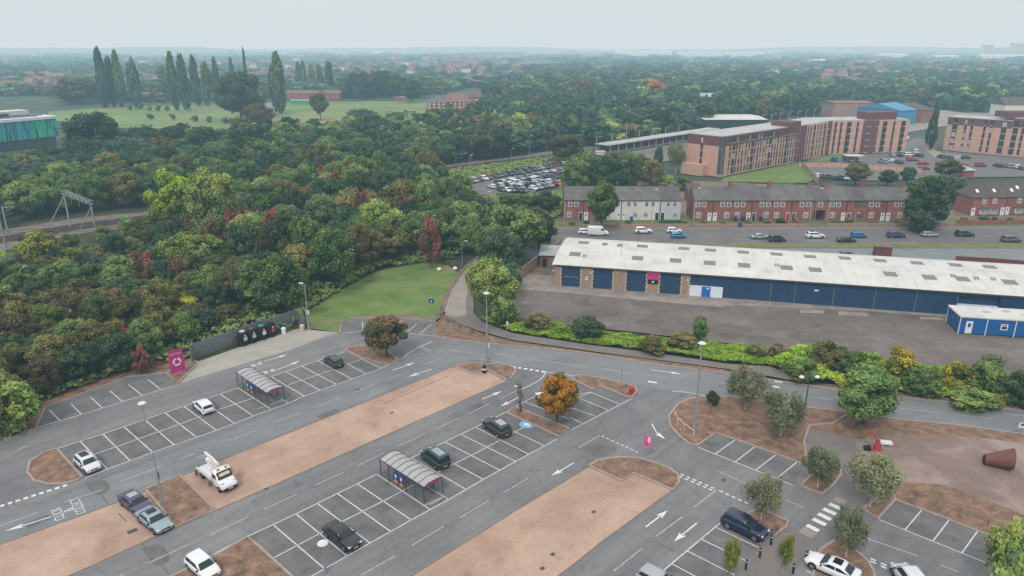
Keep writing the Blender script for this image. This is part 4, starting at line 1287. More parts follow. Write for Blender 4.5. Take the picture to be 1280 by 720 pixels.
# the rest of the far woods and hedgerows: one mass
rest = cand[NIND:]
BL = {}
for lod, (nc, nl, lf_) in enumerate(((11, 330, 1.25), (6, 90, 2.3))):
    BL[lod] = [crown_arrays(900 + lod * 50 + i, nc, nl, 4.2, 4.6, 4.6, 1.9, lf_, inner=.82) for i in range(4)]
groups = {}
for c in rest:
    groups.setdefault(c[4], []).append((c[0], c[1], c[2], c[3], 0 if c[1] < 620 else 1))
nr = np.random.RandomState(8)
cnt = 0
while cnt < 8200:
    py = 61.8 + 42 * nr.rand() ** 1.2
    px = nr.uniform(-60, 1340)
    p = G(px, py)
    dens = .58 + .42 * math.sin(p.x * .0035 + 1.7 * math.sin(p.y * .0021)) * math.cos(p.y * .0032 + p.x * .0011)
    if nr.rand() > dens + .08:
        continue
    if (300 < px < 480 or 480 < px < 640) and 78 < py < 100 and nr.rand() < .45:
        continue
    lf = str(nr.choice(['leaf_dark', 'leaf_mid', 'leaf_blue', 'leaf_olive', 'leaf_brown'], p=[.4, .12, .44, .03, .01]))
    n_ = nr.randint(2, 10)
    ang_ = nr.uniform(-.5, .5) + (pi / 2 if nr.rand() < .25 else 0)
    base_h = nr.uniform(8, 15)
    for j in range(n_):
        s_ = nr.uniform(.75, 1.35)
        w = (10 + p.y * .0048) * s_
        dd_ = (j - n_ / 2) * w * .55
        groups.setdefault(lf, []).append((p.x + cos(ang_) * dd_ + nr.normal() * 3, p.y + sin(ang_) * dd_ + nr.normal() * 6, base_h * nr.uniform(.8, 1.15), w, 1))
        cnt += 1
for lf, L_ in groups.items():
    Vs, Qs, Ts, Tt = [], [], [], []
    nv = 0
    for (x, y, h, w, lod) in L_:
        V, Fq, Ft, T = BL[lod][nr.randint(4)]
        a = nr.uniform(0, 6.28)
        c_, s_ = math.cos(a) * w / 8, math.sin(a) * w / 8
        M = np.array([[c_, -s_, 0], [s_, c_, 0], [0, 0, h / 10]])
        Vs.append(V @ M.T + np.array([x, y, -.3]))
        Qs.append(Fq + nv)
        Ts.append(Ft + nv)
        Tt.append(T * .6 + nr.uniform(.0, .26))
        nv += len(V)
    me = arr_mesh('distant_woods', np.concatenate(Vs), np.concatenate(Qs), np.concatenate(Ts), np.concatenate(Tt), lf)
    o = bpy.data.objects.new('distant_woods', me)
    C.objects.link(o)
    o['kind'] = 'stuff'
#@@PART3
# ---------------------------------------------------------------- vehicles
PAINTS = {}


def paint(name, c, met=.2):
    m = plain('paint_' + name, c, .28, metal=met, spec=.5, coat=.6, var=.03)
    PAINTS[name] = m


paint('white', (.64, .66, .68), 0)
paint('pearl', (.55, .57, .6), .1)
paint('silver', (.33, .36, .38), .3)
paint('silver_blue', (.25, .31, .35), .3)
paint('grey', (.09, .1, .11), .3)
paint('dark_grey', (.035, .04, .046), .3)
paint('black', (.012, .013, .015), .2)
paint('navy', (.012, .02, .055), .3)
paint('violet', (.06, .05, .12), .3)
paint('blue', (.01, .13, .36), .3)
paint('bright_blue', (.01, .2, .42), .3)
paint('dark_teal', (.015, .045, .055), .3)
paint('dark_green', (.012, .035, .03), .3)
paint('red', (.3, .018, .03), .2)
paint('purple', (.05, .025, .12), .3)
CARS = {
    # L, W, H, greenhouse: rear-bottom, rear-top, front-top, front-bottom (fractions of L), belt, bonnet height, deck height, wheel r
    'hatch': (4.05, 1.78, 1.48, -.475, -.40, .05, .255, .92, .86, .95, .31),
    'saloon': (4.7, 1.84, 1.43, -.375, -.22, .045, .225, .90, .84, .94, .33),
    'coupe': (4.8, 1.92, 1.38, -.40, -.2, .03, .22, .88, .82, .93, .35),
    'suv': (4.6, 1.92, 1.68, -.475, -.41, .03, .235, 1.05, 1.0, 1.08, .37),
    'mpv': (4.3, 1.84, 1.80, -.485, -.46, .12, .31, 1.02, .95, 1.0, .32),
}
CARMESH = {}


def mesh_of(mb, name, mats, smooth=False):
    me = bpy.data.meshes.new(name)
    me.from_pydata(mb.v, [], mb.f)
    for m in mats:
        me.materials.append(MATS[m] if isinstance(m, str) else m)
    me.polygons.foreach_set('material_index', mb.m)
    if smooth:
        me.polygons.foreach_set('use_smooth', [True] * len(mb.f))
    me.update()
    return me


def loft(mb, rings, mi=0, cap=True):
    n = len(rings[0])
    base = len(mb.v)
    for r_ in rings:
        mb.v += [tuple(p) for p in r_]
    for i in range(len(rings) - 1):
        for j in range(n):
            a = base + i * n + j
            b = base + i * n + (j + 1) % n
            mb.f.append([a, b, b + n, a + n])
            mb.m.append(mi)
    if cap:
        mb.f.append([base + j for j in range(n)][::-1])
        mb.m.append(mi)
        mb.f.append([base + (len(rings) - 1) * n + j for j in range(n)])
        mb.m.append(mi)


def car_parts(kind):
    if kind in CARMESH:
        return CARMESH[kind]
    L_, W_, H_, rb, rt, ft, fb, belt, bon, deck, wr = CARS[kind]
    hw = W_ / 2
    body = MB()
    st = [(-.5, .78, .42, .66, .72), (-.493, .9, .3, .78, deck - .1), (-.478, .96, .24, belt - .06, deck - .02), (-.42, 1, .2, belt, deck), (-.33, 1, .19, belt, deck + .01), (-.1, 1, .19, belt - .01, belt + .03), (.1, 1, .19, belt - .02, belt + .02), (fb - .02, 1, .19, belt - .03, belt + .01), (.34, .985, .2, bon - .05, bon + .04), (.42, .95, .2, bon - .11, bon - .02), (.468, .88, .22, bon - .2, bon - .12), (.492, .76, .28, .55, .62), (.5, .62, .34, .5, .55)]
    rings = []
    for (x, ws, z0, zb, zt) in st:
        w = hw * ws
        X = x * L_
        half = [(w * .84, z0), (w * .965, z0 + .1), (w, (z0 + zb) * .5), (w * .975, zb - .04), (w * .9, zb + (zt - zb) * .55), (w * .62, zt)]
        rings.append([(X, y, z) for y, z in half] + [(X, -y, z) for y, z in reversed(half)])
    loft(body, rings)
    # cabin
    wb, wm, wt = hw * .9, hw * .80, hw * .66
    zb, zm, zt = belt - .03, H_ - .14, H_
    lerp = lambda a, b, t: a + (b - a) * t
    m1 = (zm - zb) / (zt - zb)
    xr = [rb * L_, lerp(rb, rt, .85) * L_, (rt + .02) * L_]
    xf = [fb * L_, lerp(fb, ft, .8) * L_, (ft - .03) * L_]
    cr_ = []
    for (x0, x1, w, z) in ((xr[0], xf[0], wb, zb), (xr[1], xf[1], wm, zm), (lerp(xr[1], xr[2], .6), lerp(xf[1], xf[2], .6), lerp(wm, wt, .5), zt - .03), (xr[2] + .05, xf[2] - .05, wt - .06, zt)):
        c = .12
        cr_.append([(x0 + c, -w, z), (x1 - c, -w, z), (x1, -w + c, z), (x1, w - c, z), (x1 - c, w, z), (x0 + c, w, z), (x0, w - c, z), (x0, -w + c, z)])
    loft(body, cr_)
    for sx in (-1, 1):
        for sy in (-1, 1):
            X = (.325 if sx > 0 else -.31) * L_
            body.cyl((X, sy * (hw - .2), wr + .02), (X, sy * (hw + .004), wr + .02), wr * 1.16, n=16, mi=1)
    body.box(0, 0, .2, L_ * .7, W_ * .985, .1, mi=1)
    body.box(L_ * .495, 0, .36, .04, W_ * .55, .12, mi=1)
    body.box(-L_ * .494, 0, .34, .04, W_ * .6, .1, mi=1)
    body.box(L_ * .499, 0, .53, .03, W_ * .42, .17, mi=1)
    body.box(0, 0, .12, L_ * .86, W_ * .8, .12, mi=1)
    P_ = [('body', mesh_of(body, kind + '_body', ['paint_white', 'black_plastic'], True), [])]

    def panel(p, off, nm, mt='glass_car'):
        a, b, c, d = [Vector(q) for q in p]
        n = (b - a).cross(d - a).normalized() * off
        m_ = MB()
        m_.add([a + n, b + n, c + n, d + n], [(0, 1, 2, 3)])
        m_.add([a, b, c, d], [(0, 3, 2, 1)])
        return (nm, mesh_of(m_, nm, [mt]), [])
    e_ = .1
    # windscreen / rear window
    t1 = .93
    P_.append(panel([(lerp(xf[0], xf[1], .08) + .015, -wb + .13, lerp(zb, zm, .1)), (lerp(xf[0], xf[1], .08) + .015, wb - .13, lerp(zb, zm, .1)), (lerp(xf[0], xf[1], t1) + .012, wm - .14, lerp(zb, zm, t1)), (lerp(xf[0], xf[1], t1) + .012, -wm + .14, lerp(zb, zm, t1))], .012, 'windscreen'))
    P_.append(panel([(lerp(xr[0], xr[1], .15) - .015, wb - .16, lerp(zb, zm, .15)), (lerp(xr[0], xr[1], .15) - .015, -wb + .16, lerp(zb, zm, .15)), (lerp(xr[0], xr[1], t1) - .012, -wm + .17, lerp(zb, zm, t1)), (lerp(xr[0], xr[1], t1) - .012, wm - .17, lerp(zb, zm, t1))], .012, 'rear_window'))
    xs = [xr[0] + .25, lerp(xr[0], xf[0], .5), xf[0] - .3]
    xt = [xr[1] + .2, lerp(xr[1], xf[1], .5), xf[1] - .12]
    for sy in (-1, 1):
        for q in (0, 1):
            a0, a1 = xs[q] + .04, xs[q + 1] - .04
            b0, b1 = xt[q] + .04, xt[q + 1] - .04
            pts = [(a0, sy * lerp(wb, wm, .08), lerp(zb, zm, .1)), (a1, sy * lerp(wb, wm, .08), lerp(zb, zm, .1)), (b1, sy * lerp(wb, wm, .92), lerp(zb, zm, .92)), (b0, sy * lerp(wb, wm, .92), lerp(zb, zm, .92))]
            if sy > 0:
                pts = [pts[1], pts[0], pts[3], pts[2]]
            P_.append(panel(pts, .014, 'side_window'))
    for sx in (-1, 1):
        for sy in (-1, 1):
            X = (.325 if sx > 0 else -.31) * L_
            ty = MB().cyl((X, sy * (hw - .19), wr), (X, sy * (hw + .012), wr), wr, n=16)
            rm = MB().cyl((X, sy * (hw + .005), wr), (X, sy * (hw + .02), wr), wr * .66, n=10)
            P_.append(('wheel', mesh_of(ty, 'wheel', ['tyre']), [('rim', mesh_of(rm, 'rim', ['alloy']))]))
    for sy in (-1, 1):
        h_ = MB().box(L_ * .472, sy * hw * .66, bon - .2, .16, hw * .34, .11, rot=-sy * .35)
        P_.append(('headlight', mesh_of(h_, 'headlight', ['lamp_lens']), []))
        h_ = MB().box(-L_ * .484, sy * hw * .76, belt - .1, .1, hw * .26, .16, rot=sy * .25)
        P_.append(('tail_light', mesh_of(h_, 'tail_light', ['tail_red']), []))
        h_ = MB().box(fb * L_ - .25, sy * (hw + .05), belt + .03, .12, .18, .12)
        P_.append(('mirror', mesh_of(h_, 'mirror', ['black_plastic']), []))
    P_.append(('number_plate', mesh_of(MB().box(L_ * .5 + .005, 0, .42, .03, .5, .11), 'number_plate', ['plate_white']), []))
    P_.append(('number_plate', mesh_of(MB().box(-L_ * .5 - .005, 0, .52, .03, .5, .11), 'number_plate', ['plate_yellow']), []))
    CARMESH[kind] = P_
    return P_


def put_car(kind, loc, ang, col, label, group=None, cat='car', name='parked_car', roof=None, full=True):
    t = thing(name, label, cat, loc, ang, group)
    for nm, me, subs in car_parts(kind):
        if not full and nm in ('mirror', 'number_plate'):
            continue
        o = bpy.data.objects.new(nm, me)
        C.objects.link(o)
        o.parent = t
        if nm == 'body':
            o.material_slots[0].link = 'OBJECT'
            o.material_slots[0].material = PAINTS[col]
        if full:
            for sn, sm in subs:
                q = bpy.data.objects.new(sn, sm)
                C.objects.link(q)
                q.parent = o
    L_, W_, H_, rb, rt, ft, fb = CARS[kind][:7]
    if roof:
        o = MB().box((rt + ft) / 2 * L_, 0, H_ + .004, (ft - rt) * L_ * .72, W_ * .5, .02).build('roof_panel', roof, t)
    return t


def car(kind, px, py, to, col, label, **kw):
    p = G(px, py, .7)
    q = G(px + to[0], py + to[1], .7)
    return put_car(kind, (p.x, p.y, .02), math.atan2(q.y - p.y, q.x - p.x), col, label, **kw)


DN_ = (63, 54)    # a bay pointing down to the right
UP_ = (-63, -54)
car('hatch', 254, 506.5, (-33, -30), 'white', 'white hatchback in the double row left of the trolley shelter')
car('hatch', 109, 577.5, (33, 28), 'pearl', 'white hatchback with dark glass roof beside the rounded bed', roof='roof_glass')
car('saloon', 169, 627, (48, 37), 'violet', 'dark violet saloon on the paved strip behind the silver saloon', roof='paint_silver')
car('coupe', 192.5, 648, (48, 38), 'silver_blue', 'silver blue saloon with sunroof on the paved strip', roof='roof_glass')
car('hatch', 253, 706, (52, 44), 'white', 'white hatchback at the bottom edge beside the brown bed')
car('hatch', 417, 450.5, (-44, -31), 'dark_grey', 'dark grey hatchback near the round reddish tree')
car('suv', 621, 533, (-50, -36), 'dark_grey', 'dark grey crossover in the bay above the disabled bay symbol', roof='paint_silver')
car('mpv', 544, 571.5, (-53, -40), 'dark_teal', 'dark teal people carrier next to the central trolley shelter', roof='paint_silver_blue')
car('saloon', 427.5, 668, (63, 48), 'black', 'black saloon in the front bays near the disc shaped lamp')
car('suv', 931, 656.5, (58, 27), 'navy', 'large navy estate car parked by the bollards and slim birch')
car('coupe', 1041, 707, (-58, -25), 'white', 'white coupe with black glass roof by the birch bed', roof='roof_glass')
car('mpv', 1138, 724, (-40, -52), 'pearl', 'white car cut by the bottom edge near the give way dashes')
car('hatch', 823, 725, (58, 30), 'silver', 'silver car roof showing at the bottom edge of the lane')
car('hatch', 684, 497, (-52, -38), 'white', 'white car half hidden behind the orange tree')
# cars on the dual carriageway
RD = [('hatch', 732, 289, 'white', 'white hatchback behind the tall white van', 0), ('suv', 804, 288, 'white', 'white crossover driving in front of the white terrace', 0), ('hatch', 842.5, 287.5, 'white', 'white hatchback just above the bright blue car', 0), ('hatch', 848, 294, 'bright_blue', 'bright blue hatchback overtaking a white hatchback', 0), ('saloon', 950, 295, 'silver', 'silver saloon ahead of the black hatchback', 0), ('mpv', 971.5, 298.5, 'black', 'black people carrier in the nearer lane behind the white crossover', 0),
      ('suv', 1019, 294, 'white', 'white crossover with black roof passing the archway', 0), ('saloon', 1058, 299, 'black', 'black saloon below the blue car', 0), ('hatch', 1073.5, 293.5, 'blue', 'royal blue hatchback in front of the red terrace', 0), ('suv', 1120, 293.5, 'purple', 'dark purple crossover passing the ivy covered tree', 0), ('hatch', 1162, 292.5, 'silver', 'silver hatchback right of the ivy covered tree', 0), ('suv', 1206, 292, 'dark_green', 'dark green pickup like car in the far lane', 0), ('suv', 1264, 299, 'grey', 'grey crossover at the right edge in the nearer lane', 0), ('saloon', 1055, 317.5, 'grey', 'grey car half hidden behind the warehouse roof', 1), ('hatch', 588, 291, 'silver', 'silver car glimpsed at the road bridge left of the tall tree', 0)]
for kd, x, y, c_, lb, back in RD:
    car(kd, x, y, (30 if not back else -30, 0), c_, lb, name='car', roof='black' if 'black roof' in lb else None)


# van
def van(px, py, label):
    p, q = G(px, py, 1), G(px + 30, py, 1)
    t = thing('panel_van', label, 'van', (p.x, p.y, .02), math.atan2(q.y - p.y, q.x - p.x))
    b = MB()
    rings = []
    for x, w, z0, z1 in ((-2.75, .93, .5, 2.35), (-2.7, 1.0, .35, 2.5), (0, 1.0, .3, 2.55), (.9, .99, .3, 2.5), (1.15, .97, .3, 2.35), (1.75, .95, .3, 1.45), (2.45, .9, .35, 1.15), (2.72, .8, .4, .95), (2.76, .7, .5, .8)):
        h = [(w * .96, z0), (w, z0 + .15), (w, z1 - .35), (w * .93, z1 - .08), (w * .8, z1)]
        rings.append([(x, a, z) for a, z in h] + [(x, -a, z) for a, z in reversed(h)])
    loft(b, rings)
    b.build('body', PAINTS['white'], t, smooth=True)
    MB().add([(1.23, -.8, 2.28), (1.23, .8, 2.28), (1.8, .84, 1.5), (1.8, -.84, 1.5)], [(0, 3, 2, 1)]).build('windscreen', 'glass_car', t)
    for sy in (-1, 1):
        MB().box(1.05, sy * .985, 1.75, .8, .03, .5).build('side_window', 'glass_car', t)
        for x in (-1.75, 1.75):
            w = MB().cyl((x, sy * .8, .34), (x, sy * 1.02, .34), .34, n=14).build('wheel', 'tyre', t)
            MB().cyl((x, sy * 1.01, .34), (x, sy * 1.035, .34), .2, n=10).build('rim', 'alloy', w)
        MB().box(2.66, sy * .65, .85, .12, .3, .2).build('headlight', 'lamp_lens', t)
        MB().box(-2.77, sy * .85, 1.0, .04, .12, .4).build('tail_light', 'tail_red', t)
    MB().box(2.72, 0, .5, .12, 1.6, .22).build('bumper', 'black_plastic', t)


van(747.5, 289.5, 'tall white panel van on the dual carriageway behind the left terrace')


# truck with access platform
def lift_truck():
    p, q = G(272, 597, .5), G(322, 636, .5)
    t = thing('platform_truck', 'white lorry with folded cherry picker boom on the paved strip', 'truck', (p.x, p.y, .02), math.atan2(q.y - p.y, q.x - p.x))
    b = MB()
    b.box(-.6, 0, .55, 5.2, .9, .25)
    b.build('chassis', 'black_plastic', t)
    c = MB()
    rings = []
    for x, w, z0, z1 in ((.75, .98, .45, 2.1), (.8, 1.0, .4, 2.25), (1.35, .99, .4, 2.3), (1.55, .98, .4, 2.2), (2.1, .97, .4, 1.35), (2.75, .93, .42, 1.12), (2.98, .84, .45, .9), (3.02, .75, .5, .75)):
        h = [(w * .96, z0), (w, z0 + .15), (w, z1 - .3), (w * .93, z1 - .07), (w * .8, z1)]
        rings.append([(x, a, z) for a, z in h] + [(x, -a, z) for a, z in reversed(h)])
    loft(c, rings)
    c.build('cab', PAINTS['white'], t, smooth=True)
    w = MB().add([(1.62, -.82, 2.12), (1.62, .82, 2.12), (2.13, .86, 1.42), (2.13, -.86, 1.42)], [(0, 3, 2, 1)]).build('windscreen', 'glass_car', t)
    MB().add([(1.76, -.6, 1.97), (1.76, .6, 1.97), (1.97, .62, 1.68), (1.97, -.62, 1.68)], [(0, 3, 2, 1)]).build('windscreen_reflection', 'cream', w)  # cream quad paints a warm reflection on the windscreen
    for sy in (-1, 1):
        MB().box(1.4, sy * .995, 1.7, .7, .03, .5).build('side_window', 'glass_car', t)
        MB().box(2.9, sy * .68, .82, .14, .32, .2).build('headlight', 'lamp_lens', t)
        for x in (-1.9, 2.15):
            wh = MB().cyl((x, sy * .78, .36), (x, sy * 1.0, .36), .37, n=14).build('wheel', 'tyre', t)
            MB().cyl((x, sy * 1.0, .36), (x, sy * 1.02, .36), .2, n=10).build('rim', 'alloy', wh)
        for x in (.3, -2.9):
            MB().box(x, sy * 1.1, .5, .18, .35, .7).build('outrigger', 'steel_grey', t)
        MB().box(1.45, sy * .45, 2.36, .22, .3, .14).build('beacon', 'orange', t)
        MB().box(2.55, sy * .72, 1.16, .5, .28, .03).build('hazard_patch', 'orange', t)
    MB().box(2.98, 0, .5, .16, 1.7, .26).build('bumper', 'black_plastic', t)
    MB().box(3.07, 0, .52, .02, .5, .12).build('number_plate', 'plate_white', t)
    d = MB().box(-1.2, 0, .82, 3.7, 2.0, .12)
    for sy in (-1, 1):
        d.box(-1.2, sy * .98, .98, 3.7, .05, .22)
        d.box(-.1, sy * .7, 1.05, .9, .45, .35)
    d.build('flatbed', 'white', t)
    m_ = MB()
    m_.cyl((-1.0, 0, .88), (-1.0, 0, 1.5), .32, n=12)
    m_.bar((-1.0, 0, 1.5), (-2.3, .05, 2.0), .34, .34)
    m_.bar((-2.2, .05, 1.9), (.35, .1, 2.35), .3, .3)
    m_.bar((-2.0, .3, 2.2), (-3.3, .35, 2.3), .22, .22)
    m_.bar((.3, .1, 2.35), (-1.4, .12, 2.62), .2, .2)
    m_.build('boom', 'white', t)
    k_ = MB()
    cx, cy, cz = -3.55, .35, 1.7
    for z in (0, .5, 1.05):
        k_.bar((cx - .45, cy - .75, cz + z), (cx - .45, cy + .75, cz + z), .05, .05)
        k_.bar((cx + .45, cy - .75, cz + z), (cx + .45, cy + .75, cz + z), .05, .05)
        k_.bar((cx - .45, cy - .75, cz + z), (cx + .45, cy - .75, cz + z), .05, .05)
        k_.bar((cx - .45, cy + .75, cz + z), (cx + .45, cy + .75, cz + z), .05, .05)
    for a in (-1, 1):
        for bb in (-1, 0, 1):
            k_.bar((cx + a * .45, cy + bb * .75, cz), (cx + a * .45, cy + bb * .75, cz + 1.05), .05, .05)
    k_.box(cx, cy, cz - .03, .95, 1.55, .05)
    k_.build('work_basket', 'galvanised', t)


lift_truck()
# station car park: three rows
rs = random.Random(3)
NAMEC = {'white': 'white', 'pearl': 'white', 'silver': 'silver', 'grey': 'mid grey', 'dark_grey': 'dark grey', 'black': 'black', 'navy': 'dark blue', 'red': 'red', 'blue': 'blue', 'silver_blue': 'pale blue'}


def small_car(px, py, ang, col, where, group):
    p = G(px, py, .7)
    kd = rs.choice(['hatch', 'hatch', 'suv', 'saloon', 'mpv'])
    put_car(kd, (p.x, p.y, .08), ang, col, NAMEC[col] + ' car ' + where, group + ', ' + NAMEC[col], full=False)


r1 = [(125, 288, 'white'), (168, 280, 'red'), (200, 272, 'silver'), (236, 263, 'dark_grey'), (272, 256, 'white'), (306, 248, 'red'), (350, 239, 'black'), (384, 234, 'grey'), (420, 228, 'dark_grey'), (462, 222, 'black'), (503, 214, 'black'), (548, 210, 'grey'), (592, 201, 'navy'), (632, 189, 'dark_grey'), (668, 183, 'grey'), (700, 176, 'silver'), (735, 171, 'dark_grey'), (765, 163, 'grey'), (802, 153, 'red'), (838, 148, 'grey'), (870, 146, 'white'), (905, 140, 'silver')]
for x, y, c_ in r1:
    small_car(560 + x / 6, 180 + y / 6, radians(-58), c_, 'in the back row of the station car park', 'back row of the station car park')
cols = ['white', 'white', 'dark_grey', 'grey', 'black', 'silver', 'navy', 'red', 'pearl', 'dark_grey', 'black', 'silver', 'white', 'grey']
for (x0, y0, x1, y1, n, row) in ((378, 288, 900, 190, 19, 'middle'), (330, 316, 905, 212, 19, 'middle'), (470, 330, 850, 255, 13, 'middle'), (400, 340, 620, 350, 6, 'near'), (640, 330, 860, 290, 6, 'near')):
    for i in range(n):
        t_ = (i + rs.uniform(-.15, .15)) / max(n - 1, 1)
        x, y = x0 + (x1 - x0) * t_, y0 + (y1 - y0) * t_
        small_car(560 + x / 6, 180 + y / 6, radians(122 if row == 'middle' else -58), rs.choice(cols), 'in the ' + row + ' rows of the station car park', row + ' rows of the station car park')
# cars behind the terrace and at the flats
for x, y, c_, a in ((375, 238, 'blue', 90), (495, 240, 'white', 90), (552, 238, 'white', 90), (740, 250, 'silver', 100), (800, 245, 'white', 100), (862, 255, 'grey', 100), (812, 202, 'silver', 80), (870, 203, 'black', 80), (935, 200, 'white', 10), (962, 235, 'red', 0), (990, 178, 'white', 60), (1010, 205, 'black', 120), (1045, 262, 'red', 10), (925, 78, 'white', 60)):
    small_car(980 + x / 6, 160 + y / 6, radians(a), c_, 'parked in the court below the brick flats', 'cars in the court of the long flats')
for i in range(9):
    small_car(1020 + i * 4.3, 219.5 + .3 * i, radians(100), rs.choice(['black', 'dark_grey', 'navy', 'grey', 'white']), 'in the short row behind the terrace gardens', 'row of cars behind the terrace gardens')
for x, y, c_, a in ((340, 455, 'grey', 100), (400, 457, 'grey', 100), (525, 460, 'black', 10), (500, 515, 'red', 0), (635, 517, 'red', 0), (765, 520, 'dark_grey', 90), (840, 525, 'silver', 90), (895, 530, 'white', 90), (940, 540, 'grey', 90), (215, 540, 'red', 0), (150, 415, 'white', 60), (175, 440, 'dark_grey', 60), (205, 500, 'red', 10), (130, 475, 'red', 0)):
    small_car(1120 + x / 6, 120 + y / 6, radians(a), c_, 'parked near the right hand brick flats', 'cars near the right hand flats')

# ---------------------------------------------------------------- buildings


def window(parent, x, z, w, h, frame='window_frame_white', glass='glass_window', mull=1, y=0.0, trans=False):
    f = MB()
    d = .07
    b = .13
    yy = y - d / 2
    f.box(x, yy, z + b / 2, w, d, b)
    f.box(x, yy, z + h - b / 2, w, d, b)
    f.box(x - w / 2 + b / 2, yy, z + h / 2, b, d, h - 2 * b)
    f.box(x + w / 2 - b / 2, yy, z + h / 2, b, d, h - 2 * b)
    for i in range(mull):
        f.box(x - w / 2 + w * (i + 1) / (mull + 1), yy + .002, z + h / 2, b * .9, d, h - 2 * b)
    if trans:
        f.box(x, yy + .003, z + h * .68, w - 2 * b, d, b * .8)
    o = f.build('window', frame, parent)
    MB().box(x, y - .02, z + h / 2, w - 2 * b, .03, h - 2 * b).build('pane', glass, o)
    return o


def door(parent, x, w, h, m, y=0.0, surround='window_frame_white'):
    o = MB().box(x, y - .03, h / 2, w, .05, h).build('door', m, parent)
    MB().box(x, y - .065, h * .72, w * .4, .02, h * .25).build('door_glass', 'glass_mid', o)
    if surround:
        s = MB()
        s.box(x - w / 2 - .06, y - .04, h / 2, .1, .08, h)
        s.box(x + w / 2 + .06, y - .04, h / 2, .1, .08, h)
        s.box(x, y - .05, h + .08, w + .3, .1, .14)
        s.build('door_frame', surround, o)
    return o


def terraced(px0, px1, py, label, wallm='brick_red', door_at='right', doorm='white', depth=8.5, hw=5.9, hr=8.9, quoin='', chimney=None, group=None, upper=(.27, .5), lower=True, arch=False, bay=False, hip=None, roofm='slate', frame='window_frame_white', velux=0, gutter='post_dark'):
    A, B = G(px0, py), G(px1, py)
    w = (B - A).length
    t = thing('terraced_house', label, 'house', (A.x, A.y, .1), math.atan2(B.y - A.y, B.x - A.x), group)
    wl = MB()
    if not arch:
        wl.box(w / 2, depth / 2, hw / 2, w - .004, depth, hw)
    else:
        wl.box(w / 2, depth / 2, hw / 2 + 1.5, w - .004, depth, hw - 3)
        wl.box(.35, depth / 2, 1.5, .7, depth, 3)
        wl.box(w - .35, depth / 2, 1.5, .7, depth, 3)
    # gables
    if hip is None:
        wl.add([(.002, 0, hw), (.002, depth, hw), (.002, depth / 2, hr - .12)], [(0, 2, 1)])
        wl.add([(w - .002, 0, hw), (w - .002, depth, hw), (w - .002, depth / 2, hr - .12)], [(0, 1, 2)])
    wl.build('wall', wallm, t)
    r_ = MB()
    o_ = .25
    x0, x1 = (0, w)
    hz0 = depth / 2 if hip == 'left' else 0
    e0, e1 = (-o_ if hip == 'left' else 0), w
    r_.add([(e0, -o_, hw - .05), (e1, -o_, hw - .05), (e1, depth / 2, hr), (hz0 + e0, depth / 2, hr), (e0, depth + o_, hw - .05), (e1, depth + o_, hw - .05),
            (e0, -o_, hw - .2), (e1, -o_, hw - .2), (e0, depth + o_, hw - .2), (e1, depth + o_, hw - .2)],
           [(0, 1, 2, 3), (3, 2, 5, 4), (0, 3, 4), (0, 6, 7, 1), (4, 5, 9, 8), (0, 4, 8, 6)])
    ro = r_.build('roof', roofm, t)
    if chimney:
        cx = 0.0 if chimney == 'left' else w
        c_ = MB().box(cx, depth / 2, hr + .35, 1.0, .75, 1.7)
        c_.build('chimney', 'brick_red', ro)
        q = MB()
        for i in range(4):
            q.cyl((cx - .33 + i * .22, depth / 2, hr + 1.2), (cx - .33 + i * .22, depth / 2, hr + 1.55), .09, n=6)
        q.build('chimney_pot', 'rust', ro)
    for i in range(velux):
        y0 = 1.3 + i * .9
        zz = hw + (hr - hw) * (y0 + .25) / (depth / 2 + .25)
        k_ = (hr - hw) / (depth / 2)
        xx = w * (.3 + .4 * i)
        MB().add([(xx, y0, zz + .06), (xx + .8, y0, zz + .06), (xx + .8, y0 + 1, zz + .06 + k_), (xx, y0 + 1, zz + .06 + k_)], [(0, 1, 2, 3)]).build('roof_window', 'lamp_lens', ro)
    MB().box(w / 2, -.3, hw - .12, w, .1, .1).build('gutter', gutter, t)
    MB().box(.06 if door_at == 'left' else w - .06, -.06, hw / 2, .09, .09, hw - .3).build('drainpipe', gutter, t)
    if quoin:
        q = MB()
        for i in range(13):
            ww = .34 if i % 2 else .24
            if 'l' in quoin:
                q.box(ww / 2, -.012, .22 + i * .44, ww, .03, .26)
            if 'r' in quoin:
                q.box(w - ww / 2, -.012, .22 + i * .44, ww, .03, .26)
        q.build('quoins', 'cream', t)
    for f_ in upper:
        xx = w * (f_ if door_at == 'right' else 1 - f_)
        window(t, xx, hw - 1.95, 1.2, 1.6, mull=0 if not bay else 1, trans=True, frame=frame)
    if lower and not arch:
        xx = w * (.27 if door_at == 'right' else .73)
        if bay:
            b_ = MB().box(xx, -.35, .3, 2.4, .7, .6)
            b_.build('bay_base', wallm, t)
            window(t, xx, .6, 2.3, 1.5, mull=3, y=-.5)
            MB().box(xx, -.25, 1.35, 2.2, .5, 1.5).build('bay_side', 'window_frame_white', t)
            MB().box(xx, -.4, 2.2, 2.6, .85, .14).build('bay_roof', 'slate', t)
        else:
            window(t, xx, .8, 1.35, 1.65, mull=1, trans=True, frame=frame)
        door(t, w * (.86 if door_at == 'right' else .14), .9, 2.15, doorm)
    return t


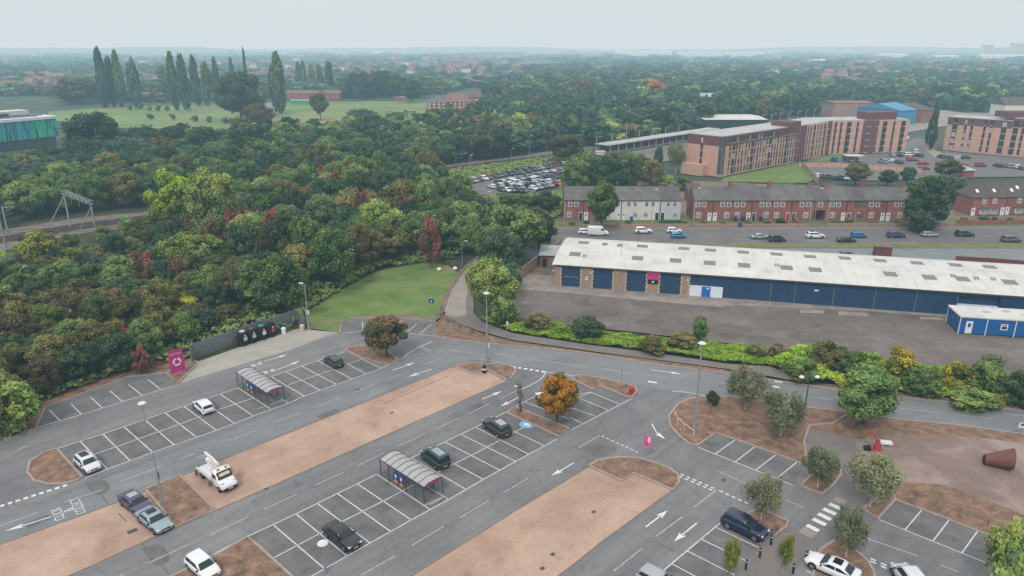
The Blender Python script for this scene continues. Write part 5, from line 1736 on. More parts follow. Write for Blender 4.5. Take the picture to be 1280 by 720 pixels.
bnd = [866, 889.5, 914, 938, 963, 987.5, 1013, 1033, 1056, 1081, 1105.5, 1130, 1155]
spec = ['with half drawn blinds at the left end of the long terrace', 'second from the left end, white door', 'with white door and green bins outside', 'with dark door right of the white door', 'with dark red front door', 'with dark green front door left of the archway', 'spanning the dark archway', 'with white door right of the archway', 'with dark framed windows and porch', 'with white front door above the blue bin', 'with white door nearest the ivy tree', 'behind the ivy covered tree']
drs = ['white', 'white', 'white', 'black', 'red', 'teal_dark', None, 'white', 'rust', 'white', 'white', 'white']
for i in range(12):
    side = 'right' if (i in (0, 2, 4, 7, 9, 11)) else 'left'
    terraced(bnd[i], bnd[i + 1], 276.3, 'red brick terraced house ' + spec[i], door_at=side, doorm=drs[i] or 'white', arch=(i == 6), quoin={0: 'l', 5: 'r', 7: 'l'}.get(i, ''), chimney={1: 'right', 3: 'right', 5: 'right', 7: 'left', 8: 'right', 10: 'right', 0: 'left'}.get(i), upper=(.2, .52) if i != 6 else (.5,), frame='window_frame_dark' if i == 8 else 'window_frame_white', group='long red brick terrace')
WB = [705, 729, 752.5, 776, 800, 824, 850]
sp2 = [('brick_red', 'red brick end house with white corner stones left of the big tree', 'black', 'left'), ('brick_red', 'red brick house hidden behind the big terrace tree', 'white', 'left'), ('render_white', 'white rendered house at the right edge of the big tree', 'white', 'right'), ('render_cream', 'cream rendered house with a white door beside the tree', 'white', 'left'), ('render_white', 'white rendered house with dark open doorway', 'black', 'right'), ('render_grey', 'pale grey rendered end house of the short terrace', 'black', 'left')]
for i, (m_, lb, dm_, ds) in enumerate(sp2):
    terraced(WB[i], WB[i + 1], 275.5, lb, wallm=m_, doorm=dm_, door_at=ds if i else 'right', quoin='l' if i == 0 else '', chimney={0: 'left', 3: 'right'}.get(i), group='short mixed terrace', roofm='slate', upper=(.3, .62), hw=5.8, hr=8.9, frame='window_frame_white')
RB = [1212, 1233, 1254.5, 1277, 1298, 1320]
for i in range(5):
    terraced(RB[i], RB[i + 1], 270 - i * .6, 'red brick bay fronted house ' + ['at the left end with hipped roof', 'second from left with roof skylight', 'right of the paired white doors', 'by the right frame edge', 'beyond the right edge'][i], door_at='right' if i % 2 else 'left', doorm='white', bay=True, hip='left' if i == 0 else None, upper=(.3,), group='bay fronted red houses', roofm='slate_brown', velux=[1, 1, 2, 1, 0][i], hw=5.4, hr=9.0, depth=9.5, lower=True)

# back yard clutter: outhouse extensions
for (x0, x1, y) in ((868, 884, 250), (925, 957, 251), (978, 1010, 250), (1046, 1062, 250)):
    A, B = G(x0, y + 10), G(x1, y + 10)
    t = thing('outhouse', 'slate roofed rear extension behind the long terrace', 'outhouse', ((A.x + B.x) / 2, A.y + 12, 0), 0, 'rear extensions of the long terrace')
    w = (B.x - A.x)
    MB().box(0, 0, 1.6, w, 5, 3.2).build('wall', 'brick_red', t)
    MB().add([(-w / 2 - .2, -2.7, 3.2), (w / 2 + .2, -2.7, 3.2), (w / 2 + .2, 0, 5.4), (-w / 2 - .2, 0, 5.4), (-w / 2 - .2, 2.7, 3.2), (w / 2 + .2, 2.7, 3.2)], [(0, 1, 2, 3), (3, 2, 5, 4), (0, 3, 4), (1, 5, 2)]).build('roof', 'slate', t)
# garden walls, fences


def wall_run(name, label, cat, pts, h, m, th=.25, cap=None, panels=False, z=0.0):
    w = gp(*pts)
    t = thing(name, label, cat, (w[0].x, w[0].y, z))
    ribbon(MB(), [p - w[0] for p in w], th, 0, h).build('panel' if panels else 'wall', m, t)
    if cap:
        ribbon(MB(), [p - w[0] for p in w], th * 1.35, h, h + .08).build('coping', cap, t)
    if panels:
        for i in range(len(w) - 1):
            a, b = w[i] - w[0], w[i + 1] - w[0]
            n = max(1, int((b - a).length / 2.6))
            for j in range(n):
                p = a.lerp(b, j / n)
                MB().box(p.x, p.y, h / 2 + .05, .14, .14, h + .1).build('post', cap or m, t)
    return t


wall_run('garden_wall', 'low brick garden wall in front of the long terrace', 'wall', [(866, 283), (925, 283.3), (1010, 283)], .8, 'brick_buff')
wall_run('garden_wall', 'low brick garden wall right of the archway drive', 'wall', [(1035, 283), (1100, 283), (1190, 282)], .9, 'brick_buff')
wall_run('garden_wall', 'low stone garden wall before the white terrace', 'wall', [(727, 284.5), (780, 284.5), (862, 284)], 1.0, 'brick_buff')
wall_run('garden_wall', 'dark red retaining wall before the bay fronted houses', 'wall', [(1195, 281), (1250, 281), (1310, 279)], 1.3, 'brick_red')
wall_run('hedge', 'clipped green hedge in front of the pale grey house', 'hedge', [(824, 281), (851, 281)], 1.3, 'leaf_mid', th=1.2)
for x in (941, 966, 986, 1000, 1066):
    A = G(x, 282.5)
    t = thing('garden_wall', 'sloping red brick wall beside the front path', 'wall', (A.x, A.y, .1), 0, 'sloping garden path walls')
    MB().add([(-.12, 0, 0), (.12, 0, 0), (.12, 0, .7), (-.12, 0, .7), (-.12, 5, 0), (.12, 5, 0), (.12, 5, 1.3), (-.12, 5, 1.3)], [(0, 1, 2, 3), (0, 3, 7, 4), (1, 5, 6, 2), (3, 2, 6, 7), (4, 7, 6, 5)]).build('wall', 'brick_red', t)
wall_run('timber_fence', 'orange brown timber fence between terrace gardens and the flats', 'fence', [(998, 209), (1050, 209.5), (1100, 213), (1152, 217)], 1.9, 'brick_orange', panels=True, cap='timber', th=.08)
wall_run('timber_fence', 'diagonal timber fence down the green slope', 'fence', [(998, 206), (1008, 214), (1022, 230)], 1.9, 'brick_orange', panels=True, cap='timber', th=.08)
wall_run('yard_wall', 'tall weathered panel wall at the left side of the warehouse yard', 'wall', [(637, 358), (652, 348.5), (672, 333), (700, 312)], 2.4, 'brick_buff', panels=True, cap='concrete_yard')
# garage with pale roof
A = G(1203, 221)
t = thing('garage', 'small garage with pale hipped roof behind the bay houses', 'garage', (A.x, A.y, 0), .2)
MB().box(0, 0, 1.4, 5, 5, 2.8).build('wall', 'brick_red', t)
MB().add([(-3, -3, 2.8), (3, -3, 2.8), (3, 3, 2.8), (-3, 3, 2.8), (0, 0, 4.3)], [(0, 1, 4), (1, 2, 4), (2, 3, 4), (3, 0, 4)]).build('roof', 'roof_grey', t)
# bin store canopy
A = G(1065, 203)
t = thing('bike_shelter', 'flat pale roofed open shelter beside the flats', 'shelter', (A.x, A.y, 0), radians(4))
MB().box(0, 0, 3.0, 7.5, 5, .25).build('roof', 'roof_white', t)
for x in (-3.4, 0, 3.4):
    MB().cyl((x, -2.2, 0), (x, -2.2, 2.9), .08, n=6).build('post', 'galvanised', t)
MB().box(0, 2.3, 1.4, 7.2, .15, 2.8).build('back_panel', 'steel_grey', t)
# wheelie bins
for (x, y, c_, lb) in ((925, 284.2, 'sign_blue', 'blue wheelie bin on the pavement before the long terrace'), (919, 277, 'teal_dark', 'dark green wheelie bin at the third house'), (929, 277, 'teal_dark', 'dark green wheelie bin beside a white door'), (951, 277, 'teal_dark', 'dark wheelie bin below a ground floor window'), (789, 277, 'sign_blue', 'blue wheelie bin before the cream house'), (1088, 274, 'sign_blue', 'blue wheelie bin in the row before the terrace'), (1083, 274, 'black', 'black wheelie bin left of the blue one'), (1078, 274, 'black', 'black wheelie bin at the end of the bin row')):
    A = G(x, y)
    t = thing('wheelie_bin', lb, 'bin', (A.x, A.y, .1))
    MB().add([(-.3, -.35, 0), (.3, -.35, 0), (.3, .35, 0), (-.3, .35, 0), (-.4, -.45, 1.2), (.4, -.45, 1.2), (.4, .45, 1.2), (-.4, .45, 1.2)], [(0, 1, 5, 4), (1, 2, 6, 5), (2, 3, 7, 6), (3, 0, 4, 7), (4, 5, 6, 7)]).build('body', c_, t)
    MB().box(0, 0, 1.25, .86, .96, .08).build('lid', c_, t)

# ---- apartment blocks
WINMESH = {}


def facade_windows(t, A, B, z0, storeys, sh, cols, inv, glass='glass_dark', limit=None, out=1, merged=False):
    """windows on the wall from A to B (2D world), cols: list of (fraction, width)"""
    A, B = Vector(A), Vector(B)
    d = (B - A).normalized()
    ang = math.atan2(d.y, d.x)
    Lw = (B - A).length
    n = Vector((d.y, -d.x)) * out
    st_ = MB()
    for f_, w in cols:
        p = A + d * (Lw * f_) + n * .005
        st_.box(p.x, p.y, z0 + (storeys * sh - .6) / 2 + .2, w + .12, .05, storeys * sh - .9, rot=ang)
    o = st_.build('recess_strips', 'brick_maroon', t, world=True)  # flat maroon strips laid on the wall for dark recesses
    o['kind'] = 'stuff'
    if merged:
        fr, h = MB(), sh - .65
        for s_ in range(storeys):
            for f_, w in cols:
                p = A + d * (Lw * f_) + n * .04
                fr.box(p.x, p.y, z0 + s_ * sh + .4 + h / 2, w, .08, h, rot=ang)
                fr.box(p.x + n.x * 1.5, p.y + n.y * 1.5, z0 + s_ * sh + .42, w + .15, .12, .12, rot=ang, mi=1)
        o = fr.build('window_rows', ['glass_dark', 'window_frame_white'], t, world=True)
        o['kind'] = 'stuff'
        return
    for s_ in range(storeys):
        for f_, w in cols:
            key = (round(w, 2), round(sh, 2))
            if key not in WINMESH:
                h = sh - .65
                fr = MB()
                fr.box(0, -.03, h / 2, w, .1, .09)
                fr.box(0, -.03, .05, w + .15, .16, .12, mi=1)
                for e in ((-w / 2 + .05), (w / 2 - .05)) + ((0,) if w > 1.4 else ()):
                    fr.box(e, -.032, h / 2, .09, .1, h)
                fr.box(0, -.03, h - .05, w, .1, .1)
                pa = MB().box(0, -.015, h / 2, w, .04, h)
                WINMESH[key] = (mesh_of(fr, 'window', ['window_frame_dark', 'window_frame_white']), mesh_of(pa, 'pane', ['glass_dark']), mesh_of(MB().box(0, -.05, h / 2 - .1, w * .82, .03, h * .72), 'blind', ['render_grey']))
            fm, pm, bm = WINMESH[key]
            p = A + d * (Lw * f_) + n * .035
            o = bpy.data.objects.new('window', fm)
            C.objects.link(o)
            o.parent = t
            M = inv @ Matrix.Translation((p.x, p.y, z0 + s_ * sh + .4)) @ Matrix.Rotation(ang, 4, 'Z')
            o.matrix_basis = M
            q = bpy.data.objects.new('pane', pm)
            C.objects.link(q)
            q.parent = o
            if R.random() < .25:
                q = bpy.data.objects.new('blind', bm)
                C.objects.link(q)
                q.parent = o


P0, P1, P2, P3, P4 = [Vector(G(*p)[:2]) for p in ((848, 217), (900, 221.7), (995, 201.7), (1035, 192.5), (1131, 190))]
dirv = (P2 - P1).normalized()
back = Vector((-dirv.y, dirv.x)) * 15.5
P0 = P1 + back
Q2 = P2 + back
d34 = (P4 - P3).normalized()
b34 = Vector((-d34.y, d34.x)) * 15
Q3 = P3 + (back.normalized() + b34.normalized()).normalized() * 16
Q4 = P4 + b34
t = thing('apartment_block', 'long angled brick apartment block with maroon top storey and grey roof', 'apartment block', (P1.x, P1.y, 0))
inv = WM[t.name].inverted()
foot1 = [P1, P2, Q2, P0]
foot2 = [P2, P3, P4, Q4, Q3, Q2]
MB().prism(foot1, 0, 11.4).build('wall', 'brick_orange', t, world=True)
MB().prism([P1 + dirv * -.05 + back * -.003, P2, Q2, P0 + dirv * -.05], 11.4, 14.9).build('upper_storey', 'brick_maroon', t, world=True)
MB().prism([p for p in foot2], 0, 14.6).build('wall', 'brick_orange', t, world=True)
MB().prism([P1 + back * .05 + dirv * .5, P2 + back * .05, Q2 - back * .05, P0 - back * .05 + dirv * .5], 14.9, 15.1).build('roof', 'roof_grey', t, world=True)
MB().prism([P2 + Vector((-.3, .6)), P3 + Vector((-.2, .7)), P4 + Vector((-.6, .7)), Q4 + Vector((-.6, -.7)), Q3, Q2], 14.6, 15.0).build('roof', 'roof_grey', t, world=True)
# maroon stair towers and strips
mid_ = P1.lerp(P2, .845)
MB().prism([mid_ - back * .012, P2 - back * .012, P2 + back * .55, mid_ + back * .55], 11.38, 17.0).build('stair_tower', 'brick_maroon', t, world=True)
for (A, B, f0, f1, top) in ((P1, P2, .955, .999, 11.39), (P2, P3, .02, .2, 14.7), (P2, P3, .88, .99, 14.7), (P3, P4, .40, .60, 14.7)):
    a, b = A.lerp(B, f0), A.lerp(B, f1)
    n = Vector(((B - A).normalized().y, -(B - A).normalized().x))
    MB().prism([a + n * .22, b + n * .22, b - n * .5, a - n * .5], 0, top).build('brick_strip', 'brick_maroon', t, world=True)
a, b = P3.lerp(P4, .44), P3.lerp(P4, .83)
n = b34.normalized()
MB().prism([a + n * .7, b + n * .7, b + n * 8, a + n * 8], 14.9, 18.2).build('stair_tower', 'brick_maroon', t, world=True)
# glazed corner strip and end wall windows
MB().prism([P1 - dirv * .08 + back * .002, P1 + dirv * 1.6 - back * .012, P1 + dirv * 1.6 + back * .02, P1 - dirv * .08 + back * .1], 1, 14.5).build('corner_glazing', 'glass_mid', t, world=True)
cols1 = []
for i in range(8):
    f0 = .075 + i * .115
    cols1 += [(f0 - .022, .8), (f0 + .014, .8)] + ([(f0 + .058, 1.9)] if i % 2 == 0 else [(f0 + .05, .8)])
facade_windows(t, P1, P2, 0, 5, 2.95, [c for c in cols1 if c[0] < .94 and c[0] > .06][:16], inv)
facade_windows(t, P1, P2, 0, 5, 2.95, [c for c in cols1 if c[0] < .94 and c[0] > .06][16:], inv, merged=True)
facade_windows(t, P2, P3, 0, 5, 2.9, [(.26, .8), (.34, .8), (.45, 1.7), (.57, .8), (.66, .8), (.78, 1.7)], inv, merged=True)
facade_windows(t, P3, P4, 0, 5, 2.9, [(.05, .9), (.12, .9), (.22, 2.1), (.33, .9), (.45, 2.1), (.56, .9), (.68, 2.1), (.8, .9), (.92, 2.1)], inv, merged=True)
facade_windows(t, P0, P1, 3, 4, 2.95, [(.42, 1.0)], inv)
q0 = P0.lerp(P1, .25)
nn = -dirv
MB().prism([P0 + nn * .0, P0 + nn * 3.2, P0.lerp(P1, .62) + nn * 3.2, P0.lerp(P1, .62)], 0, 4.2).build('entrance_block', 'brick_orange', t, world=True)
dm = MB()
for i in range(7):
    p = P1.lerp(P2, .12 + i * .1) + back * .5
    dm.box(p.x, p.y, 15.2, .7, .7, .3)
dm.build('roof_vent', 'white', t, world=True)

B0 = Vector(G(1178, 187.5)[:2])
B1 = Vector(G(1257, 195)[:2])
B2 = Vector(G(1292, 200)[:2])
dB = (B1 - B0).normalized()
nB = Vector((-dB.y, dB.x)) * 15
dC = (B2 - B1).normalized()
t = thing('apartment_block', 'brick apartment block at the right edge with maroon top storey', 'apartment block', (B0.x, B0.y, 0))
inv = WM[t.name].inverted()
B3 = B2 + (B2 - B1) * 1.5 + Vector((30, 0))
MB().prism([B0, B1, B1 + nB, B0 + nB], 0, 12.0).build('wall', 'brick_orange', t, world=True)
MB().prism([B0 - dB * .05, B1, B1 + nB, B0 + nB - dB * .05], 12.0, 15.3).build('upper_storey', 'brick_maroon', t, world=True)
MB().prism([B1, B3, B3 + Vector((0, 18)), B1 + nB], 0, 12.6).build('wall', 'brick_orange', t, world=True)
MB().prism([B1, B3, B3 + Vector((0, 18)), B1 + nB], 12.6, 16.4).build('upper_storey', 'brick_maroon', t, world=True)
MB().prism([B0 + dB * .4 + nB * .05, B1 + nB * .05, B1 + nB * .95, B0 + nB * .95 + dB * .4], 15.3, 15.5).build('roof', 'roof_grey', t, world=True)
MB().prism([B1 + Vector((1, 1)), B3 + Vector((0, 1)), B3 + Vector((0, 15)), B1 + nB * .9], 16.4, 16.6).build('roof', 'roof_grey', t, world=True)
MB().prism([B1 + Vector((-1, 3)), B1 + Vector((14, 3)), B1 + Vector((14, 12)), B1 + Vector((-1, 12))], 16.4, 19).build('stair_tower', 'brick_maroon', t, world=True)
facade_windows(t, B0, B1, .3, 5, 3.0, [(.13, 2.0), (.3, .9), (.4, .9), (.6, .9), (.7, .9), (.89, 2.0)], inv)
facade_windows(t, B1, B3, .3, 5, 3.05, [(.03 + i * .055, .9 if i % 3 else 1.8) for i in range(9)], inv, merged=True)

# ---- warehouse
W0, W1 = G(693, 356.7), G(1500, 417)
wd = (Vector(W1[:2]) - Vector(W0[:2])).normalized()
wa = math.atan2(wd.y, wd.x)
WL = 112.0
t = thing('warehouse', 'long low warehouse with pale roof and navy roller doors', 'warehouse', (W0.x, W0.y, 0), wa)
HWL = 4.65
prof = [(0, HWL), (3.2, 5.2), (9, 5.7), (16, 5.82), (20.3, 5.0)]


def wx(px, py=None):
    """distance along the front wall for a pixel column"""
    best = None
    py = 356.7 + (px - 693) * .0748 if py is None else py
    g = G(px, py)
    return (Vector(g[:2]) - Vector(W0[:2])).dot(wd)


def roofz(y):
    for (a, za), (b, zb) in zip(prof, prof[1:]):
        if a <= y <= b:
            return za + (zb - za) * (y - a) / (b - a)
    return prof[-1][1]


wl = MB()
wl.add([(0, y, 0) for y in (0, 20.3)] + [(0, y, z) for y, z in reversed(prof)], [(0, 6, 5, 4, 3, 2, 1)])
wl.box(WL / 2, 20.2, 2.3, WL, .2, 4.6)
wl.box(WL / 2, .3, HWL - .1, WL, .4, .2)
wl.build('wall', 'brick_buff', t)
rf = MB()
xs_ = [-.35 + i * (WL + .35) / 56 for i in range(57)]
pr = [(-.5, HWL - .12)] + prof + [(20.6, 4.5)]
for i in range(56):
    for (ya, za), (yb, zb) in zip(pr, pr[1:]):
        rf.quad((xs_[i], ya, za + .05), (xs_[i + 1], ya, za + .05), (xs_[i + 1], yb, zb + .05), (xs_[i], yb, zb + .05))
# sheet seams
for i in range(1, 56):
    for (ya, za), (yb, zb) in zip(pr, pr[1:]):
        rf.bar((xs_[i], ya, za + .065), (xs_[i], yb, zb + .065), .05, .04)
rfo = rf.build('roof', 'roof_white', t)
MB().box(WL / 2, -.56, HWL - .1, WL, .14, .22).build('gutter', 'post_dark', t)
vg = MB()
for (ya, za), (yb, zb) in zip(pr, pr[1:]):
    vg.bar((-.42, ya, za), (-.42, yb, zb), .12, .3)
vg.build('verge_trim', 'render_white', t)
cells = [(693, 701.7, 'b'), (701.7, 725, 'd'), (725, 741, 'b'), (741, 765, 'd'), (765, 782.5, 'b'), (782.5, 806.7, 'd'), (806.7, 824, 'b'), (824, 849.7, 'd'), (849.7, 861, 'b'), (861, 902.5, 'o')]
for x0, x1, c_ in cells:
    a, b = wx(x0), wx(x1)
    if c_ == 'b':
        pier = MB().box((a + b) / 2, .0, HWL / 2 - .1, b - a, .5, HWL - .2).build('brick_pier', 'brick_buff', t)
        qn = MB()
        for e in (a, b):
            for i in range(9):
                if x0 > 694 or e == b:
                    qn.box(e + (.1 if e == a else -.1) * (1 + i % 2), -.26, .25 + i * .42, .24 if i % 2 else .4, .04, .2)
        qn.build('brick_trim', 'cream', pier)
    elif c_ == 'd':
        d_ = MB().box((a + b) / 2, .12, HWL / 2 - .12, b - a, .12, HWL - .24)
        for i in range(14):
            d_.box((a + b) / 2, .05, .2 + i * .3, b - a - .1, .03, .05)
        d_.build('roller_door', 'navy', t)
a, b = wx(861), wx(902.5)
MB().box((a + b) / 2, .1, HWL - 1.35, b - a, .16, 2.3).build('upper_cladding', 'navy', t)
MB().box((a + b) / 2, 0, 1.1, b - a, .25, 2.2).build('office_panel', 'panel_white', t)
c_ = wx(881.8)
o = MB().box(c_, -.16, 1.05, 1.7, .06, 2.1).build('door', 'blue_door', t)
MB().box(c_ + .3, -.2, 1.75, .5, .02, .25).build('door_sign', 'white', o)
seams = [902.5, 962, 992, 1040, 1091, 1142, 1193, 1245, 1300, 1360, 1430]
sx = [wx(p) for p in seams]
for i, (a, b) in enumerate(zip(sx, sx[1:])):
    b = min(b, WL)
    if i == 6:
        MB().box((a + b) / 2, .6, HWL / 2 - .1, b - a, .12, HWL - .2).build('recessed_wall', 'navy', t)
        MB().box((a + b) / 2, .3, 1.1, b - a, .4, 2.2).build('office_panel', 'panel_white', t)
        MB().box((a + b) / 2, .07, 1.5, 1.8, .05, .5).build('window', 'glass_dark', t)
        continue
    d_ = MB().box((a + b) / 2, .08, HWL / 2 - .12, b - a - .06, .12, HWL - .24)
    n = int((b - a) / .6)
    for j in range(n):
        d_.box(a + (b - a) * (j + .5) / n, 0, HWL / 2 - .12, .06, .05, HWL - .3)
    d_.build('cladding_panel', 'navy', t)
    MB().box(b - .02, .02, HWL / 2 - .12, .1, .2, HWL - .25).build('seam_post', 'steel_grey', t)
o = MB().box(wx(1018), -.06, 2.9, .8, .04, .3).build('wall_sign', 'white', t)
# skylights, placed on the roof slopes


def roof_hit(px, py, zz=5.6):
    for _ in range(6):
        g = Vector(G(px, py, zz)[:2]) - Vector(W0[:2])
        x, y = g.dot(wd), g.dot(Vector((-wd.y, wd.x)))
        zz = roofz(min(max(y, 0), 20))
    return x, y


front = [(718.7, 318), (797, 323), (844.5, 326), (887, 329), (930, 332), (983, 335), (1019, 337.5), (1113, 343), (1161.5, 347), (1203, 349), (1262, 353)]
backr = [(729.5, 303.5), (756, 305.5), (775, 307), (803, 308), (855, 311), (888, 313), (929, 315.5), (970.5, 318), (1012.5, 321), (1056, 323), (1100, 326), (1146, 329), (1194, 331.5), (1237, 334)]
for lst, yy, ly in ((front, 5.6, 1.15), (backr, 12.6, 1.0)):
    for px, py in lst:
        x, y = roof_hit(px, py)
        y = min(max(y, 2), 15.2)
        z0, z1 = roofz(y - ly), roofz(y + ly)
        wv = 1.15 if not (px in (756, 775)) else .6
        s_ = MB()
        s_.add([(x - wv, y - ly, z0 + .1), (x + wv, y - ly, z0 + .1), (x + wv, y + ly, z1 + .1), (x - wv, y + ly, z1 + .1)], [(0, 1, 2, 3)])
        so_ = s_.build('skylight', 'skylight', rfo)
for px, py in ((731, 321), (971, 332.5), (1220, 349), (1191, 346), (1241, 350)):
    x, y = roof_hit(px, py)
    z0 = roofz(min(max(y, 1), 19))
    q = MB()
    for dx in (-.25, .25):
        for dy in (-.35, .35):
            q.cyl((x + dx, y + dy, z0), (x + dx, y + dy, z0 + .45), .13, n=8)
    q.build('roof_vent', 'galvanised', rfo)
x, y = roof_hit(776.5, 318)
MB().cyl((x, y, 5), (x, y, 8.4), .04, n=6).build('aerial', 'galvanised', rfo)
# magenta sign and black clock board
c_ = (wx(806.7) + wx(824)) / 2
sg = MB().box(c_, -.33, 3.55, 2.35, .1, 1.45).build('sign_board', 'magenta', t)
Mx = Matrix.Translation((c_, -.395, 3.75)) @ Matrix.Rotation(pi / 2, 4, 'X')
lg = MB()
for i in range(8):
    a = i * pi / 4
    lg.bar((c_ + .06 * cos(a), -.4, 3.78 + .06 * sin(a)), (c_ + .26 * cos(a), -.4, 3.78 + .26 * sin(a)), .05, .07)
lg.build('logo', 'pink', sg)
MB().box(c_, -.4, 3.22, 2.2, .02, .16).build('lettering', 'pink', sg)
MB().box(c_, -.33, 4.32, 2.35, .12, .1).build('sign_cap', 'cream', sg)
ck = MB().box(c_, -.3, 2.35, 2.1, .12, .8).build('sign_board', 'black', t)
MB().cyl((c_, -.36, 2.4), (c_, -.4, 2.4), .2, n=12).build('clock_face', 'white', ck)
# lettering on the brick and wall lamps
c2 = (wx(725) + wx(741)) / 2
MB().box(c2 - .1, -.27, 1.9, .9, .03, .16).build('wall_sign', 'white', t)
MB().box(c2, -.27, 2.3, .35, .03, .4).build('wall_sign', 'white', t)
MB().box(wx(713.5), .03, 2.1, 3.0, .05, .1).build('door_bar', 'galvanised', t)
for px in (692, 738, 858):
    MB().box(wx(px), -.38, 3.3, .25, .25, .3).build('wall_lamp', 'lamp_lens', t)
# lean-to outbuilding left of the warehouse
A = G(675, 334)
t = thing('outbuilding', 'small brick outbuilding with pale flat roof left of the warehouse', 'outbuilding', (A.x, A.y, 0), wa + .12)
ow = 6.2
MB().box(ow / 2, 3, 1.4, ow, 6, 2.8).build('wall', 'brick_red', t)
MB().add([(-.3, -.4, 2.8), (ow + .3, -.4, 2.8), (ow + .3, 6.4, 3.3), (-.3, 6.4, 3.3), (-.3, -.4, 2.95), (ow + .3, -.4, 2.95), (ow + .3, 6.4, 3.45), (-.3, 6.4, 3.45)], [(4, 5, 6, 7), (0, 1, 5, 4), (0, 4, 7, 3), (1, 2, 6, 5), (0, 3, 2, 1)]).build('roof', 'roof_grey', t)
MB().box(1.0, -.04, 1.1, 1.0, .08, 2.0).build('door', 'black', t)
MB().box(2.6, -.04, 1.2, 1.4, .08, 2.3).build('shutter', 'steel_grey', t)
MB().box(5.2, -.05, 1.3, 1.7, .1, 2.5).build('doorway', 'black', t)  # flat black panel stands for the unlit inside of the doorway
# container or plant room behind roof
A = G(1102, 320)
t = thing('plant_hut', 'rust brown hut behind the warehouse roof', 'hut', (A.x, A.y, 0), wa)
MB().box(0, 0, 1.2, 3.6, 2.2, 2.4).build('wall', 'rust', t)
MB().box(0, 0, 2.47, 3.9, 2.5, .14).build('roof', 'roof_tile_red', t)
wall_run('boundary_wall', 'dark brown boundary wall behind the far end of the warehouse', 'wall', [(1193, 330), (1240, 333), (1290, 337), (1400, 345)], 1.9, 'rust')
# site cabin
A, B = G(1197, 417), G(1300, 424)
ca = math.atan2(B.y - A.y, B.x - A.x)
t = thing('site_cabin', 'blue portable site cabin with pale flat roof in front of the warehouse', 'cabin', (A.x, A.y, 0), ca)
CL, CDp, CHt = 15.5, 5.6, 3.0
MB().box(CL / 2, CDp / 2, CHt / 2 + .1, CL, CDp, CHt - .2).build('wall', 'cabin_blue', t)
MB().box(CL / 2, CDp / 2, CHt + .12, CL + .3, CDp + .3, .22).build('roof', 'roof_white', t)
tr_ = MB()
for x in (0, 4.2, 8.6, 13):
    tr_.box(x, -.03, CHt / 2, .14, .08, CHt)
tr_.box(0, CDp, CHt / 2, .14, .14, CHt)
tr_.build('corner_post', 'white', t)
o = MB().box(1.5, -.05, 1.3, 1.05, .08, 2.2).build('door', 'panel_white', t)
MB().box(1.5, -.1, 1.7, .4, .03, .7).build('door_glass', 'glass_dark', o)
window(t, 6.9, 1.2, 1.1, 1.05, mull=0, glass='glass_dark', trans=True, y=0)
window(t, 11, 1.2, 1.1, 1.05, mull=0, glass='glass_dark', trans=True, y=0)
MB().box(-.03, CDp * .55, 1.9, .06, .9, .8).build('window', 'glass_mid', t)
for q in ((5, 3), (8.5, 4), (11, 2.5)):
    MB().box(q[0], q[1], CHt + .25, 1.3, .9, .06, rot=.3).build('roof_patch', 'roof_grey', t)

# ---- turquoise sports building
A, B = G(-60, 197), G(77, 181)
sa = math.atan2(B.y - A.y, B.x - A.x)
t = thing('sports_hall', 'hall clad in turquoise and green fins with white rounded roof edge', 'hall', (A.x, A.y, 0), sa)
SL = (B - A).length
MB().box(SL / 2, 16, 2.2, SL - 3, 29, 4.4).build('shaded_base_wall', 'post_dark', t)  # near-black colour stands for the shade below the fins
MB().box(SL / 2, 15.5, 8.6, SL - .6, 30, 8.6).build('wall', 'glass_mid', t)
fn = MB()
cm = ['aqua', 'teal', 'deep_blue', 'bright_green', 'glass_mid']
NF = 92
for i in range(NF):
    u = (i + .5) / NF
    for lv in (0, 1):
        g_ = R.random()
        pg = .08 + .75 * max(0, 1 - abs(u - .86) * 4.2)
        mi = 3 if g_ < pg * .7 else (0 if g_ < .55 + pg * .3 else (1 if g_ < .8 else (2 if g_ < .93 else 4)))
        fn.box(u * SL, .35, 6.4 + lv * 4.2, SL / NF * .8, .3, 4.0, rot=.12 * (1 if i % 2 else -1), mi=mi)
fn.build('cladding_fins', cm, t)
rm = MB()
rm.box(SL / 2, 15.5, 13.6, SL + .8, 31.5, 1.3)
rm.build('roof_edge', 'white', t)
MB().box(SL / 2 - 3, 16, 14.3, SL - 8, 25, .25).build('roof', 'steel_grey', t)
MB().box(SL * .72, 18, 15.6, 18, 8, 2.4).build('plant_room', 'render_cream', t)
MB().box(SL * .55, 14, 15.2, 12, 7, 1.6).build('plant_room', 'post_dark', t)
sv = MB()
for i in range(6):
    sv.box(SL * .3 + i * 6, 12, 14.6, 4.5, 9, .3)
sv.build('solar_panel', 'deep_blue', t)

# ---- far buildings


def hip_house(name, label, cat, px, py, w, d, hw_, hr_, wallm, roofm, rot=0, group=None, wins=4, hip=.5):
    A = G(px, py)
    t = thing(name, label, cat, (A.x, A.y, 0), rot, group)
    MB().box(0, 0, hw_ / 2, w, d, hw_).build('wall', wallm, t)
    o_ = .5
    x, y = w / 2 + o_, d / 2 + o_
    k_ = d * hip
    MB().add([(-x, -y, hw_), (x, -y, hw_), (x, y, hw_), (-x, y, hw_), (-x + k_, 0, hr_), (x - k_, 0, hr_)], [(0, 1, 5, 4), (1, 2, 5), (2, 3, 4, 5), (3, 0, 4)]).build('roof', roofm, t)
    for i in range(wins):
        for z in ((.9, 3.6) if hw_ > 4.5 else (.9,)):
            wm = MB().box(-w / 2 + w * (i + .5) / wins, -d / 2 - .03, z + .8, w / wins * .3, .08, 1.3)
            wm.build('window', 'window_frame_white', t)
    return t


